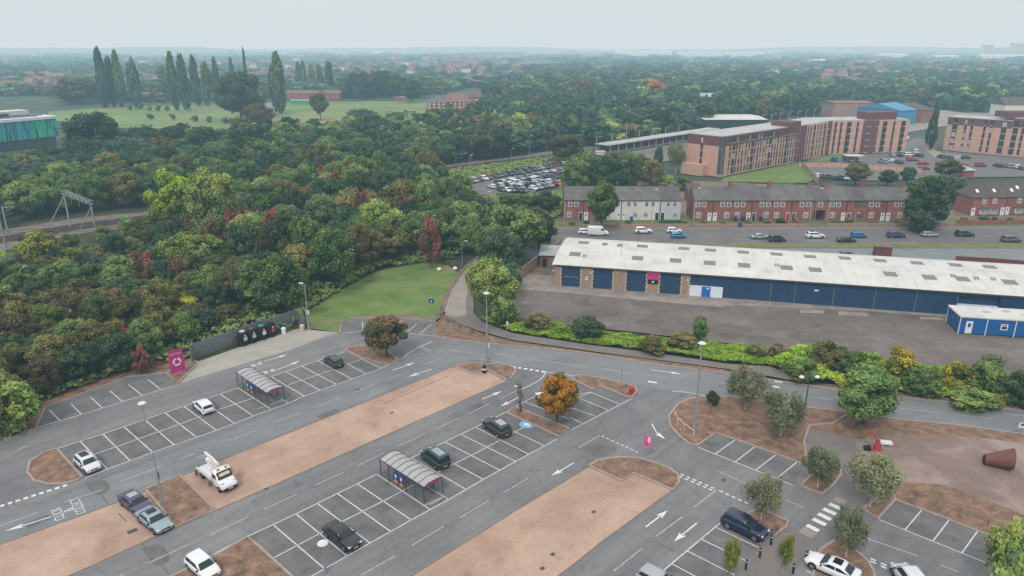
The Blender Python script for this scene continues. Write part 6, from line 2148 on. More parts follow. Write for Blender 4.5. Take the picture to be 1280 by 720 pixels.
t = hip_house('pavilion', 'red roofed brick pavilion at the edge of the cricket field', 'pavilion', 571, 136, 24, 13, 5.6, 11.8, 'brick_red', 'roof_tile_red', rot=-.1, wins=7)
t = hip_house('pavilion', 'slate roofed left wing of the brick pavilion with white windows', 'pavilion', 548, 136.5, 15, 14, 5.4, 10.5, 'brick_red', 'slate', rot=-.1, wins=4)
t = hip_house('pavilion', 'rear right wing of the pavilion with paler red roof', 'pavilion', 597, 131, 14, 12, 6.5, 13, 'brick_red', 'roof_tile_red', rot=-.1, wins=3)


def shed(label, cat, px0, px1, py, d, h, wallm, roofm, name='shed', group=None, pitch=.06, rot=None):
    A, B = G(px0, py), G(px1, py)
    w = (B - A).length
    t = thing(name, label, cat, (A.x, A.y, 0), math.atan2(B.y - A.y, B.x - A.x) if rot is None else rot, group)
    MB().box(w / 2, d / 2, h / 2, w, d, h).build('wall', wallm, t)
    r_ = d * pitch
    MB().add([(-.4, -.4, h + .02), (w + .4, -.4, h + .02), (w + .4, d / 2, h + r_), (-.4, d / 2, h + r_), (w + .4, d + .4, h + .02), (-.4, d + .4, h + .02)], [(0, 1, 2, 3), (3, 2, 4, 5), (0, 3, 5), (1, 4, 2)]).build('roof', roofm, t)
    return t


shed('green sided stand behind the playing field', 'stand', 363, 392, 131, 8, 3.6, 'green', 'roof_grey', 'sports_stand')
shed('long brown roofed building behind the green stand', 'building', 345, 425, 124, 14, 5, 'brick_red', 'roof_tile_red', 'clubhouse', pitch=.2)
shed('white fronted low building among dark trees beyond the field', 'building', 416, 440, 116, 12, 5, 'render_white', 'roof_grey', 'clubhouse')
shed('white flat roofed building between the dark tree clumps', 'building', 462, 482, 114, 14, 4, 'render_white', 'roof_grey', 'clubhouse')
shed('low pale roofed building in front of the pavilion trees', 'building', 492, 510, 126, 8, 3, 'brick_red', 'roof_grey', 'clubhouse')
shed('pale flat roofed building deep in the right hand woods', 'building', 867, 912, 131, 40, 6, 'steel_grey', 'roof_grey', 'flat_roofed_building')
shed('small white roofed building glimpsed among the woods', 'building', 745, 766, 125, 18, 5, 'render_white', 'roof_white', 'flat_roofed_building')
shed('station building with pale flat canopy roof', 'station building', 880, 958, 164, 34, 6.5, 'glass_dark', 'roof_white', 'station_building', pitch=.02)
shed('rust roofed hall with white columns behind the flats', 'hall', 1040, 1090, 148, 26, 10, 'brick_buff', 'roof_tile_red', 'station_hall', pitch=.04)
A = G(1046, 149)
t = shed('white flat roofed depot building behind the long flats', 'depot', 1092, 1122, 143, 20, 5, 'brick_red', 'roof_grey', 'depot', pitch=.04)
t = shed('bright blue clad gabled industrial unit behind the flats', 'industrial unit', 1122, 1156, 157, 30, 9, 'hut_blue', 'pale_blue_roof', 'industrial_unit', pitch=.12, rot=.5)
t = shed('brown roofed brick unit beside the bright blue unit', 'industrial unit', 1150, 1176, 154, 30, 8, 'brick_red', 'slate_brown', 'industrial_unit', pitch=.12, rot=.5)
shed('cream gable building beyond the right hand flats', 'building', 1254, 1290, 146, 16, 8, 'render_cream', 'slate_brown', 'gabled_building', pitch=.3)
for (x0, x1, y, h, lb) in ((768, 840, 69.5, 18, 'long white shed on the horizon above the woods'), (848, 905, 70, 16, 'pale distribution shed on the horizon, middle one'), (906, 956, 70.5, 16, 'pale distribution shed on the horizon, right of the middle'), (1100, 1135, 73, 14, 'white shed on the right hand horizon'), (1226, 1300, 75, 14, 'long white shed by the horizon towers'), (1170, 1200, 74, 10, 'low pale shed far off to the right'), (1020, 1036, 81, 10, 'small white shed beyond the right hand woods'), (960, 978, 67, 12, 'small pale shed on the horizon'), (468, 480, 67, 10, 'white shed on the left horizon')):
    shed(lb, 'shed', x0, x1, y, 60, h, 'render_white', 'roof_white', 'distribution_shed')
for (x0, x1, y, yt, lb) in ((1228, 1240, 72, 56, 'left pale tower block on the hazy horizon'), (1264, 1290, 73, 54, 'wider pale tower block at the right horizon'), (1247, 1252, 72, 60, 'thin tower between the horizon blocks')):
    h = ZT(G(x0, y).y, yt)
    t = shed(lb, 'tower block', x0, x1, y, 25, h, 'render_cream', 'roof_grey', 'tower_block')
    wv = MB()
    ww = (G(x1, y) - G(x0, y)).length
    for f_ in range(int(h / 4)):
        wv.box(ww / 2, -.1, 3 + f_ * 4, ww * .9, .3, 1.5)
    wv.build('window_band', 'glass_mid', t)
A = G(289, 74)
t = thing('water_tower', 'water tower on the hazy left horizon', 'tower', (A.x, A.y, 0))
MB().cyl((0, 0, 0), (0, 0, 22), 3, n=10).build('shaft', 'render_grey', t)
MB().cyl((0, 0, 22), (0, 0, 32), 9, 10, n=12).build('tank', 'render_grey', t)

# far houses
rs = random.Random(77)
hm = {}
for kx, (wm_, rm_) in enumerate((('brick_red', 'roof_tile_red'), ('render_cream', 'roof_tile_red'), ('brick_red', 'slate'), ('render_white', 'slate_brown'))):
    A_ = MB()
    A_.box(0, 0, 2.8, 11, 8, 5.6)
    A_.box(2, -4.02, 1.6, 1.2, .06, 1.4, mi=2)
    A_.box(-2, -4.02, 1.6, 1.6, .06, 1.2, mi=2)
    A_.box(2, -4.02, 4.1, 1.2, .06, 1.1, mi=2)
    A_.box(-2, -4.02, 4.1, 1.2, .06, 1.1, mi=2)
    B_ = MB().add([(-5.9, -4.5, 5.5), (5.9, -4.5, 5.5), (5.9, 4.5, 5.5), (-5.9, 4.5, 5.5), (-4.6, 0, 9), (4.6, 0, 9)], [(0, 1, 5, 4), (1, 2, 5), (2, 3, 4, 5), (3, 0, 4)])
    hm[kx] = (mesh_of(A_, 'wall', [wm_, wm_, 'window_frame_white']), mesh_of(B_, 'roof', [rm_]))
HL = ['red brick house with red roof', 'cream house with red roof', 'brick house with grey roof', 'white house with brown roof']
HZN = [((4, 100, 80, 118), 26, 'left hillside beyond the turquoise building'), ((160, 96, 300, 112), 34, 'suburb behind the poplars'), ((300, 84, 470, 104), 60, 'suburb on the left horizon'), ((480, 76, 660, 96), 50, 'suburb above the pavilion'), ((1026, 97, 1140, 120), 34, 'estate beyond the right hand woods'), ((960, 76, 1110, 96), 30, 'suburb right of the distant woods'), ((160, 78, 420, 92), 30, 'far suburb near the left horizon'), ((1150, 80, 1290, 100), 20, 'far suburb at the right')]
for (x0, y0, x1, y1), n, wh in HZN:
    for i in range(n):
        kx = rs.choices((0, 1, 2, 3), (4, 2, 2, 1.4))[0]
        x, y = rs.uniform(x0, x1), rs.uniform(y0, y1)
        A = G(x, y)
        s_ = 1.0 + A.y * .0002
        t = thing('house', HL[kx] + ' in the ' + wh, 'house', (A.x, A.y, .5 + A.y * .0016), rs.uniform(-.6, .6), 'houses, ' + HL[kx] + ', ' + wh)
        t.scale = (s_, s_, s_ * 1.0)
        for nm, me in zip(('wall', 'roof'), hm[kx]):
            o = bpy.data.objects.new(nm, me)
            C.objects.link(o)
            o.parent = t

# ---- railway furniture


def gantry(pa, pb, h, label, group=None):
    """portal of two raking legs and a lattice beam"""
    A, B = G(*pa), G(*pb)
    d = (B - A).normalized()
    n = Vector((-d.y, d.x, 0))
    t = thing('catenary_gantry', label, 'gantry', (A.x, A.y, 0), 0, group)
    z = Vector((0, 0, 1))
    for P_ in (A, B):
        p = P_ - A
        lg_ = MB()
        lg_.bar(p, p + z * h, .32, .32)
        lg_.bar(p + Vector((-5.2, -1.6, 0)), p + z * (h - .6), .24, .24)
        lg_.build('leg', 'galvanised', t)
    bm = MB()
    L_ = (B - A).length
    for s_ in (-.4, .4):
        for zz in (h, h + .8):
            bm.bar(n * s_ + z * zz - d * .8, n * s_ + d * (L_ + .8) + z * zz, .12, .12)
        k_ = int(L_ / 1.4)
        for i in range(k_):
            a = n * s_ + d * (L_ * i / k_)
            b = n * s_ + d * (L_ * (i + 1) / k_)
            bm.bar(a + z * (h if i % 2 else h + .8), b + z * (h + .8 if i % 2 else h), .08, .08)
    bm.build('lattice_beam', 'galvanised', t)
    for f_ in (.25, .55):
        p = d * L_ * f_
        MB().bar(p + z * (h + 1.6), p + z * (h - 2.0), .1, .1).build('dropper', 'galvanised', t)


gantry((88, 284), (122, 300), 9.3, 'large steel catenary portal over the railway at the left')


def mast(px, py, ytop, arm, label, group=None):
    A = G(px, py)
    h = ZT(A.y, ytop)
    t = thing('catenary_mast', label, 'mast', (A.x, A.y, 0), 0, group)
    MB().bar((0, 0, 0), (0, 0, h), .3, .3).build('post', 'galvanised', t)
    a = MB()
    a.bar((0, 0, h - .4), (arm, .5, h - .1), .14, .14)
    a.bar((0, 0, h - 1.6), (arm * .9, .5, h - .3), .1, .1)
    a.bar((0, 0, h - 2.4), (arm * .6, .3, h - 2.0), .08, .08)
    a.build('arm', 'galvanised', t)


mast(8, 312, 243, -6, 'catenary mast cut by the left edge')
mast(11, 295, 258, 3, 'small signal mast by the left edge of the railway')
for i, (x, y, yt, a) in enumerate(((548, 200, 183, 14), (570, 205, 191, 5), (696, 196, 168, 12), (745, 193, 170, 3), (764, 190, 168, 3), (782, 188, 156, 12), (798, 185, 162, 4), (815, 181, 160, 3), (831, 179, 158, 3), (847, 177, 155, 3), (842, 165, 148, 16), (862, 165, 153, 3), (939, 158, 144, 3), (951, 157, 143, 3), (963, 156, 142, 3), (974, 156, 140, 3), (985, 155, 139, 3), (996, 154, 138, 3), (1006, 153, 136, 3), (1016, 152, 135, 3), (1027, 151, 134, 3), (900, 153, 141, 14))):
    mast(x, y, yt, a, 'grey catenary mast along the station tracks', 'catenary masts along the station tracks')
# contact wires
A = [G(-20, 300, 8.6), G(105, 292, 8.6), G(300, 249, 8.6), G(548, 208, 8.6)]
for j, off in enumerate((0, 4)):
    for zz in (0, 1.1):
        m_ = MB().tube([p + Vector((off * .4, off * .8, zz)) for p in A], .05, 4)
        o = m_.build('overhead_wire', 'post_dark')
        tag(o, 'thin overhead wire strung above the railway', 'wire', 'overhead wires of the railway')
# platform and canopy
A, B = G(752, 193), G(890, 171)
pa_ = math.atan2(B.y - A.y, B.x - A.x)
PLn = (B - A).length
t = thing('station_platform', 'long station platform with white edged canopy on posts', 'platform', (A.x, A.y, 0), pa_)
MB().box(PLn / 2, 0, .55, PLn, 9, 1.1).build('deck', 'carriageway', t)
MB().box(PLn / 2, 1.2, 2.6, PLn, .3, 3.0).build('screen_wall', 'brick_maroon', t)
MB().box(PLn / 2, 0, 4.5, PLn + 2, 7, .35).build('canopy', 'roof_grey', t)
MB().box(PLn / 2, -3.6, 4.5, PLn + 2, .15, .55).build('canopy_edge', 'render_white', t)
for i in range(16):
    MB().box(PLn * (i + .5) / 16, -2.6, 2.7, .3, .3, 3.3).build('post', 'render_white', t)
t = thing('retaining_wall', 'pale retaining wall below the platform road', 'wall', tuple(G(757, 201)), pa_)
MB().box(PLn * .45, 0, .9, PLn * .9, .5, 1.8).build('wall', 'concrete_pad', t)
A = G(750, 198)
t = thing('signal_cabin', 'small white cabin at the end of the platform', 'cabin', (A.x, A.y, 0))
MB().box(0, 0, 1.5, 4, 3, 3).build('wall', 'render_white', t)
MB().box(0, 0, 3.1, 4.4, 3.4, .2).build('roof', 'roof_grey', t)

# ---------------------------------------------------------------- retail park furniture


def palisade(pts, h, label, m='steel_grey'):
    w = gp(*pts)
    t = thing('palisade_fence', label, 'fence', (w[0].x, w[0].y, 0))
    for i in range(len(w) - 1):
        a, b = w[i] - w[0], w[i + 1] - w[0]
        d = (b - a)
        L_ = d.length
        d.normalize()
        m_ = MB()
        n = int(L_ / .17)
        for j in range(n):
            p = a + d * (L_ * j / n)
            m_.box(p.x, p.y, h / 2, .1, .1, h, rot=math.atan2(d.y, d.x))
        m_.build('pales', m, t)
        for z in (.4, h - .5):
            MB().bar(a + Vector((0, 0, z)), b + Vector((0, 0, z)), .05, .08).build('rail', m, t)
        for j in range(int(L_ / 2.7) + 1):
            p = a + d * min(L_, j * 2.7)
            MB().box(p.x, p.y, h / 2 + .1, .14, .14, h + .2).build('post', m, t)


palisade([(240, 453), (243, 448.5), (290, 432), (330, 418), (372, 404), (382, 412)], 2.6, 'tall grey palisade fence round the recycling area')
palisade([(-40, 342), (20, 330), (45, 322), (95, 312)], 2.2, 'grey palisade fence along the railway path', 'galvanised')
palisade([(598, 297), (610, 299), (622, 297)], 1.4, 'metal railing on the road bridge at the end of the footpath', 'galvanised')


def low_rail(pts, label, m='timber', h=.75, name='knee_rail'):
    w = [G(*p) for p in pts]
    t = thing(name, label, 'rail', (w[0].x, w[0].y, .1))
    MB().tube([p - w[0] + Vector((0, 0, h)) for p in w], .06, 5).build('rail', m, t)
    for p in w:
        q = p - w[0]
        MB().box(q.x, q.y, h / 2, .12, .12, h).build('post', m, t)


low_rail([(843, 521), (847, 530), (855, 537), (867, 546)], 'pale timber knee rail on the curved bed edge', 'cream')
low_rail([(896, 532), (915, 539), (935, 547), (958, 556), (975, 562), (995, 570)], 'timber knee rail behind the bays near the birches')
low_rail([(1122, 612), (1145, 622), (1170, 632), (1200, 643), (1235, 657), (1270, 671), (1300, 683)], 'timber knee rail between the play area and the bays')
low_rail([(552, 388), (551, 397), (560, 404), (575, 411), (590, 417), (605, 421)], 'dark knee rail along the inside of the footpath bend', 'post_dark')
low_rail([(520, 323), (540, 327), (560, 331), (575, 334)], 'pale wooden rail at the far end of the lawn', 'timber', .9)

# trolley shelters


def shelter(pA, pB, width, h, label):
    """barrel roof from pA (far end) to pB (near pink end)"""
    A, B = G(*pA), G(*pB)
    L_ = (B - A).length
    t = thing('trolley_shelter', label, 'shelter', (A.x, A.y, 0), math.atan2(B.y - A.y, B.x - A.x))
    hw_ = width / 2
    rise = .5
    n = 10
    arc = [(-hw_ + width * i / n, h - rise + rise * math.sin(pi * (.12 + .76 * i / n)) / 1.0) for i in range(n + 1)]
    rf = MB()
    for (ya, za), (yb, zb) in zip(arc, arc[1:]):
        rf.add([(0, ya, za), (L_, ya, za), (L_, yb, zb), (0, yb, zb), (0, ya, za - .03), (L_, ya, za - .03), (L_, yb, zb - .03), (0, yb, zb - .03)], [(0, 1, 2, 3), (7, 6, 5, 4), (0, 3, 7, 4), (1, 5, 6, 2)])
    ro = rf.build('roof', 'shelter_roof', t)
    rb = MB()
    for i in range(9):
        x = L_ * i / 8
        for (ya, za), (yb, zb) in zip(arc, arc[1:]):
            rb.bar((x, ya, za + .03), (x, yb, zb + .03), .045, .05)
    rb.build('roof_ribs', 'post_dark', ro)
    ez = arc[0][1]
    for sy in (-1, 1):
        for i in range(6):
            x = L_ * i / 5 * .98 + .05
            MB().bar((x, sy * hw_, 0), (x, sy * hw_, ez), .08, .08).build('post', 'post_dark', t)
        MB().bar((0, sy * hw_, ez), (L_, sy * hw_, ez), .07, .09).build('eaves_rail', 'post_dark', t)
        r_ = MB()
        for z in (.35, .7, 1.05):
            r_.bar((0, sy * hw_, z), (L_, sy * hw_, z), .035, .035)
        for i in range(26):
            x = L_ * i / 26
            r_.bar((x, sy * hw_, .05), (x, sy * hw_, 1.05), .02, .02)
        r_.build('side_rail', 'steel_grey', t)
    # pink gable at the near end
    pk = MB()
    z0 = arc[0][1]
    vs = [(L_ + .04, y, z) for y, z in arc]
    lo = [(L_ + .04, y, max(z0 - .02, z - .42)) for y, z in arc]
    for i in range(n):
        pk.quad(lo[i], lo[i + 1], vs[i + 1], vs[i])
        pk.quad(vs[i], vs[i + 1], lo[i + 1], lo[i])
    g_ = pk.build('gable_sign', 'pink', t)
    MB().box(L_ + .06, 0, z0 + .42, .02, 1.1, .12).build('lettering', 'white', g_)
    for i, x in enumerate((L_ * .38, L_ * .5)):
        s_ = MB().box(x, -hw_ - .06, 1.25, .85, .05, .95).build('sign_panel', 'sign_blue', t)
        q = MB()
        q.box(x + .02, -hw_ - .095, 1.3, .32, .02, .3)
        q.box(x + .02, -hw_ - .095, 1.05, .12, .02, .16)
        q.build('trolley_symbol', 'white', s_)
        MB().box(x, -hw_ - .06, .55, .5, .05, .28).build('notice', 'orange', t)
    # parked trolleys hint: hoops
    return t


shelter((487.5, 588), (542.7, 623), 2.65, 2.36, 'barrel roofed trolley shelter with pink gable in the middle car park')
shelter((307.5, 478), (346, 504), 2.5, 2.3, 'barrel roofed trolley shelter with pink gable near the recycling area')


def lamp(px, py, ytop, label, style='disc', group=None, r=.1, col='galvanised', arm=0):
    A = G(px, py)
    h = ZT(A.y, ytop)
    t = thing('street_lamp', label, 'street lamp', (A.x, A.y, 0), 0, group)
    MB().cyl((0, 0, 0), (0, 0, h), r * 1.2, r * .6, n=8).build('post', col, t)
    MB().cyl((0, 0, 0), (0, 0, 1.0), r * 1.7, n=8).build('base_sleeve', col, t)
    if style == 'disc':
        MB().cyl((0, 0, h), (0, 0, h + .1), .52, .4, n=16).build('lamp_head', 'render_white', t)
    elif style == 'double':
        for s_ in (-1, 1):
            o = MB().bar((0, 0, h - .5), (s_ * .9, 0, h - .25), .06, .06).build('arm', col, t)
            MB().cyl((s_ * 1.05, 0, h - .3), (s_ * 1.05, 0, h - .15), .36, .28, n=10).build('lamp_head', 'lamp_lens', o)
    else:
        o = MB().bar((0, 0, h), (arm or .9, 0, h + .15), .07, .07).build('arm', col, t)
        MB().box((arm or .9) * 1.15, 0, h + .14, .75, .28, .14).build('lamp_head', 'lamp_lens', o)
    return t


lamp(867.5, 541, 429, 'tall lamp with white disc head on the curved brown bed', r=.14)
lamp(609, 452, 366.5, 'tall lamp with white head beside the road bend', r=.13)
lamp(407, 716, 679, 'lamp with wide white disc head beside the black saloon', r=.09)
lamp(184, 541, 504, 'lamp with white disc head in the aisle near the wood', r=.08)
lamp(1006, 512, 469, 'blue post with two curved white lamp heads near the hedge bend', 'double', col='teal_dark', r=.08)
lamp(386, 412, 355, 'grey post with cameras by the recycling fence', 'arm', r=.11, arm=-.5)
lamp(102, 452, 426, 'short lamp among the red bushes', 'arm', r=.08, arm=-.5)
lamp(651, 515, 484, 'thin lamp post at the head of the maple bed', 'arm', r=.07, arm=-.4, col='post_dark')
lamp(578, 333, 302, 'lamp at the footpath by the wood', 'arm', r=.08, arm=.8)
lamp(600, 288, 257, 'lamp left of the tall thin pole at the road bridge', 'arm', r=.08, arm=-.3)
lamp(775, 466, 463, 'x') if False else None
for (x, y, yt, lb) in ((588, 206, 193, 'lamp at the far left corner of the station car park'), (587, 215, 195, 'second lamp left of the back row of station cars'), (639, 203, 186, 'lamp with two arms behind the station cars'), (662, 207, 170, 'tallest lamp behind the station cars'), (684, 203, 186, 'lamp beside the round olive tree'), (718, 222, 200, 'curved lamp at the right end of the station cars'), (609, 280, 240, 'tall thin pole above the road bridge trees'), (866.5, 285, 236, 'lamp post on the pavement before the terraces gap'), (1017, 284, 236, 'tall lamp post left of the archway'), (1067, 284, 267, 'short post before the dark framed windows'), (814, 284, 237, 'lamp post before the white terrace doors'), (1176, 232, 213, 'lamp in the garden behind the ivy tree'), (1158, 190, 166, 'lamp at the cypress junction')):
    lamp(x, y, yt, lb, 'arm', r=.08, arm=.7)
# verge sign posts


def sign_post(px, py, ytop, w, h, m, label, name='sign_post', posts=1, extra=None):
    A = G(px, py)
    H_ = ZT(A.y, ytop)
    t = thing(name, label, 'sign', (A.x, A.y, .05))
    for i in range(posts):
        x = 0 if posts == 1 else (-w / 2 + w * i)
        MB().cyl((x, 0.05, 0), (x, 0.05, H_ - .05), .045, n=6).build('post', 'galvanised', t)
    b = MB().box(0, 0, H_ - h / 2, w, .05, h).build('board', m, t)
    return t, b, H_


t, b, H_ = sign_post(808, 580, 545, .9, 1.35, 'pink', 'pink and white directional sign on a thin post by the kerb')
MB().box(.12, -.035, H_ - .55, .3, .02, .7).build('lettering', 'white', b)
MB().box(-.15, -.035, H_ - 1.0, .35, .02, .2).build('lettering', 'magenta', b)
t, b, H_ = sign_post(610, 448, 429, .5, .9, 'white', 'white notice on the lamp post at the road bend')
t, b, H_ = sign_post(634, 426, 402, .28, .7, 'white', 'thin white sign post beside the footpath')
t, b, H_ = sign_post(540, 400, 374, .9, .8, 'sign_blue', 'blue sign at the corner of the lawn')
MB().box(0, -.035, H_ - .45, .2, .02, .3).build('symbol', 'white', b)
t, b, H_ = sign_post(386, 408, 388, .6, .8, 'white', 'white notice on the camera post')
t, b, H_ = sign_post(204, 632, 590, .35, .9, 'green', 'green sign box on the pole in the middle bed')
t, b, H_ = sign_post(943, 634, 603, .3, .9, 'white', 'small white sign left of the slim birch')
t, b, H_ = sign_post(461, 440, 413, .6, .7, 'green', 'green sign behind the reddish round tree')
t, b, H_ = sign_post(776, 490, 463, .1, .3, 'post_dark', 'bare dark post on the bed by the red bin')
t, b, H_ = sign_post(1275, 545, 529, 1.0, .7, 'white', 'white and blue sign at the right edge of the road')
MB().box(0, -.035, H_ - .25, .5, .02, .3).build('symbol', 'sign_blue', b)
A = G(204, 633)
t = thing('camera_pole', 'tall grey green pole standing in the middle brown bed', 'pole', (A.x, A.y, .1))
MB().cyl((0, 0, 0), (-.1, 0, ZT(A.y, 566)), .13, .07, n=8).build('post', 'galvanised', t)
# recycling sign board
A, B = G(217, 472), G(231, 468)
d = (B - A)
t = thing('recycling_sign', 'large pink recycling sign board leaning over the triangular bed', 'sign', ((A.x + B.x) / 2, (A.y + B.y) / 2, .1), math.atan2(d.y, d.x))
bh, bw_ = 3.6, 2.1
MB().cyl((-bw_ / 2 + .2, .1, 0), (-bw_ / 2 + .2, .1, bh), .06, n=6).build('post', 'galvanised', t)
MB().cyl((bw_ / 2 - .2, .1, 0), (bw_ / 2 - .2, .1, bh), .06, n=6).build('post', 'galvanised', t)
b = MB().box(0, 0, .55 + bh / 2, bw_, .08, bh).build('board', 'magenta', t)
rl = MB()
for i in range(3):
    a0 = radians(100 + i * 120)
    n = 7
    for j in range(n - 1):
        u0, u1 = a0 + j * radians(13), a0 + (j + 1) * radians(13)
        for (ra, rb_) in ((.38, .62),):
            c0, c1 = Vector((cos(u0), 0, sin(u0))), Vector((cos(u1), 0, sin(u1)))
            ctr = Vector((0, -.05, 2.25))
            rl.quad(ctr + c0 * ra, ctr + c0 * rb_, ctr + c1 * rb_, ctr + c1 * ra)
    u1 = a0 + (n - 1) * radians(13)
    u2 = u1 + radians(26)
    rl.add([ctr + Vector((cos(u1), 0, sin(u1))) * .26, ctr + Vector((cos(u1), 0, sin(u1))) * .76, ctr + Vector((cos(u2), 0, sin(u2))) * .5], [(0, 1, 2)])
rl.build('recycling_symbol', 'white', b)
text_mesh('RECYCLE', .36, 'white', .005, parent=b, name='lettering', xf=Matrix.Translation((-.1, -.055, 3.55)) @ Matrix.Rotation(pi / 2, 4, 'X'))
# recycling banks


def bank(px, py, topm, frontm, label):
    A = G(px, py)
    d = G(330, 418) - G(290, 432)
    t = thing('recycling_bank', label, 'recycling bank', (A.x, A.y, .02), math.atan2(d.y, d.x))
    b = MB()
    rings = []
    for z, s_ in ((0, .9), (.1, 1), (1.3, 1), (1.75, .88), (2.0, .62)):
        rings.append([(.72 * s_ * cos(a_) * 1.1, .68 * s_ * sin(a_) * 1.1, z) for a_ in [pi / 8 + i * pi / 4 for i in range(8)]])
    loft(b, rings)
    b.build('body', 'black_plastic', t)
    t.scale = (1.15, 1.15, 1.2)
    MB().cyl((0, 0, 1.98), (0, 0, 2.08), .46, .36, n=8).build('lid', topm, t)
    MB().box(0, -.71, 1.05, .55, .05, .5).build('label_panel', frontm, t)
    MB().cyl((.0, -.66, 1.5), (0, -.76, 1.5), .13, n=8).build('chute', 'render_grey', t)


bank(304.5, 431, 'render_grey', 'render_grey', 'black recycling bank at the left end of the row')
bank(315.5, 427.5, 'rust', 'render_grey', 'black recycling bank with dark red lid')
bank(328, 423.5, 'green', 'panel_white', 'black recycling bank with green lid')
bank(339, 420, 'black', 'coral', 'black recycling bank with red front label')
for (x, y, m_, lb) in ((355, 417, 'panel_white', 'small white bin right of the recycling banks'), (378, 413.5, 'cream', 'cream coloured bin at the fence corner')):
    A = G(x, y)
    t = thing('waste_bin', lb, 'bin', (A.x, A.y, .02))
    MB().cyl((0, 0, 0), (0, 0, 1.0), .36, .42, n=10).build('body', m_, t)
    MB().cyl((0, 0, 1.0), (0, 0, 1.15), .44, .2, n=10).build('lid', m_, t)
for (x, y, m_, lb) in ((605.5, 466, 'black', 'black litter bin with white band on the bed corner'), (789, 493, 'red', 'red litter bin on the bed point beside the junction')):
    A = G(x, y)
    t = thing('litter_bin', lb, 'bin', (A.x, A.y, .1))
    MB().cyl((0, 0, 0), (0, 0, 1.0), .34, n=12).build('body', m_, t)
    MB().cyl((0, 0, .45), (0, 0, .7), .35, n=12).build('band', 'panel_white' if m_ == 'black' else 'red', t)
    MB().cyl((0, 0, 1.0), (0, 0, 1.25), .36, .12, n=12).build('hood', m_, t)
# bollards
for i, (x, y) in enumerate(((949.5, 697), (932, 712), (963.5, 681), (1007, 701), (991, 717))):
    A = G(x, y)
    t = thing('bollard', ['black bollard at the end of the middle bay line', 'black bollard nearest the yellow green young tree', 'black bollard at the nose of the navy estate', 'black bollard in front of the white coupe', 'black bollard below the thin yellow tree'][i], 'bollard', (A.x, A.y, .02))
    MB().cyl((0, 0, 0), (0, 0, 1.1), .11, n=8).build('post', 'black', t)
    MB().cyl((0, 0, .86), (0, 0, .94), .115, n=8).build('band', 'panel_white', t)
# bicycle at the bollard
A = G(966, 671)
t = thing('bicycle', 'dark bicycle leaning near the navy estate car', 'bicycle', (A.x, A.y, .02), .4)
for x in (-.5, .5):
    w_ = MB()
    pts = [(x + .33 * cos(a * pi / 8), 0, .34 + .33 * sin(a * pi / 8)) for a in range(17)]
    w_.tube(pts, .025, 4)
    w_.build('wheel', 'black', t)
fr = MB()
for a, b_ in (((-.5, 0, .34), (-.1, 0, .35)), ((-.1, 0, .35), (-.2, 0, .85)), ((-.5, 0, .34), (-.2, 0, .8)), ((-.1, 0, .35), (.35, 0, .82)), ((-.2, 0, .8), (.35, 0, .85)), ((.5, 0, .34), (.33, 0, .98))):
    fr.bar(a, b_, .035, .035)
fr.build('frame', 'deep_blue', t)
MB().bar((.33, -.28, 1.0), (.33, .28, 1.0), .035, .035).build('handlebar', 'black', t)
MB().box(-.2, 0, .9, .25, .14, .06).build('saddle', 'black', t)
# drain covers
for (x, y, lb) in ((447, 487, 'drain cover in the aisle beside the upper paved strip'), (333, 611, 'drain cover in the aisle under the lower edge of the upper paved strip'), (655, 470, 'drain cover at the give way mouth near the litter bin'), (742, 640, 'drain cover beside the right hand paved strip'), (905, 600, 'drain cover by the double give way dashes'), (165.5, 664, 'dark square drain cover on the paved strip'), (490, 516, 'small dark round stain cover on the far paved strip'), (678, 710.5, 'small dark drain cover on the right hand paved strip'), (691, 693, 'faint drain cover higher on the right hand paved strip')):
    A = G(x, y)
    o = MB().box(A.x, A.y, .018, .9 if x == 165.5 else .45, .6 if x == 165.5 else .4, .02, rot=.75).build('drain_cover', 'post_dark')
    tag(o, lb, 'drain cover')
# utility posts etc. on the verge
# play area: cone sculpture
A, B = G(1229, 580), G(1263, 586)
t = thing('cone_sculpture', 'large rust red hollow metal cone lying on the play area', 'sculpture', (A.x, A.y, .03), math.atan2(B.y - A.y, B.x - A.x))
cb = MB()
Lc = (B - A).length
ns = 28
r0, r1 = .62, 1.28
rings = []
for x, r_, th in ((0, r0, 0), (Lc, r1, 0), (Lc, r1 - .06, 0), (0, r0 - .06, 0)):
    rings.append([(x, r_ * cos(2 * pi * i / ns), (r1 if x else r0) + r_ * sin(2 * pi * i / ns)) for i in range(ns)])
for a, b_ in ((0, 1), (1, 2), (2, 3), (3, 0)):
    for i in range(ns):
        j = (i + 1) % ns
        cb.quad(rings[a][i], rings[a][j], rings[b_][j], rings[b_][i])
cb.build('shell', 'rust', t)
MB().cyl((-.02, 0, r0), (-.06, 0, r0), r0 - .05, n=20).build('opening_shade', 'black', t)  # solid black disc stands for the dark hollow inside the cone
# red crane like play sculpture
A = G(1097, 563)
t = thing('play_sculpture', 'coral red bent arm play sculpture at the edge of the play area', 'sculpture', (A.x, A.y, .03), .2)
s_ = MB()
s_.add([(-.7, -.25, 0), (.5, -.25, 0), (.5, .25, 0), (-.7, .25, 0), (-.45, -.12, 1.7), (.05, -.12, 1.7), (.05, .12, 1.7), (-.45, .12, 1.7)], [(0, 1, 5, 4), (1, 2, 6, 5), (2, 3, 7, 6), (3, 0, 4, 7), (4, 5, 6, 7)])
s_.bar((-.2, 0, 1.6), (-1.6, .3, 3.0), .28, .22)
s_.bar((-1.55, .3, 3.0), (-2.0, .3, 2.85), .26, .26)
s_.build('arm', 'coral', t)
t.scale = (.85, .85, .85)
q = MB().cyl((-1.9, .5, .3), (-1.1, .2, .45), .35, .45, n=10)
q.build('barrel', 'black_plastic', t)
A = G(1107, 556)
t = thing('play_block', 'white flat block beside the coral sculpture', 'block', (A.x, A.y, .03), -.2)
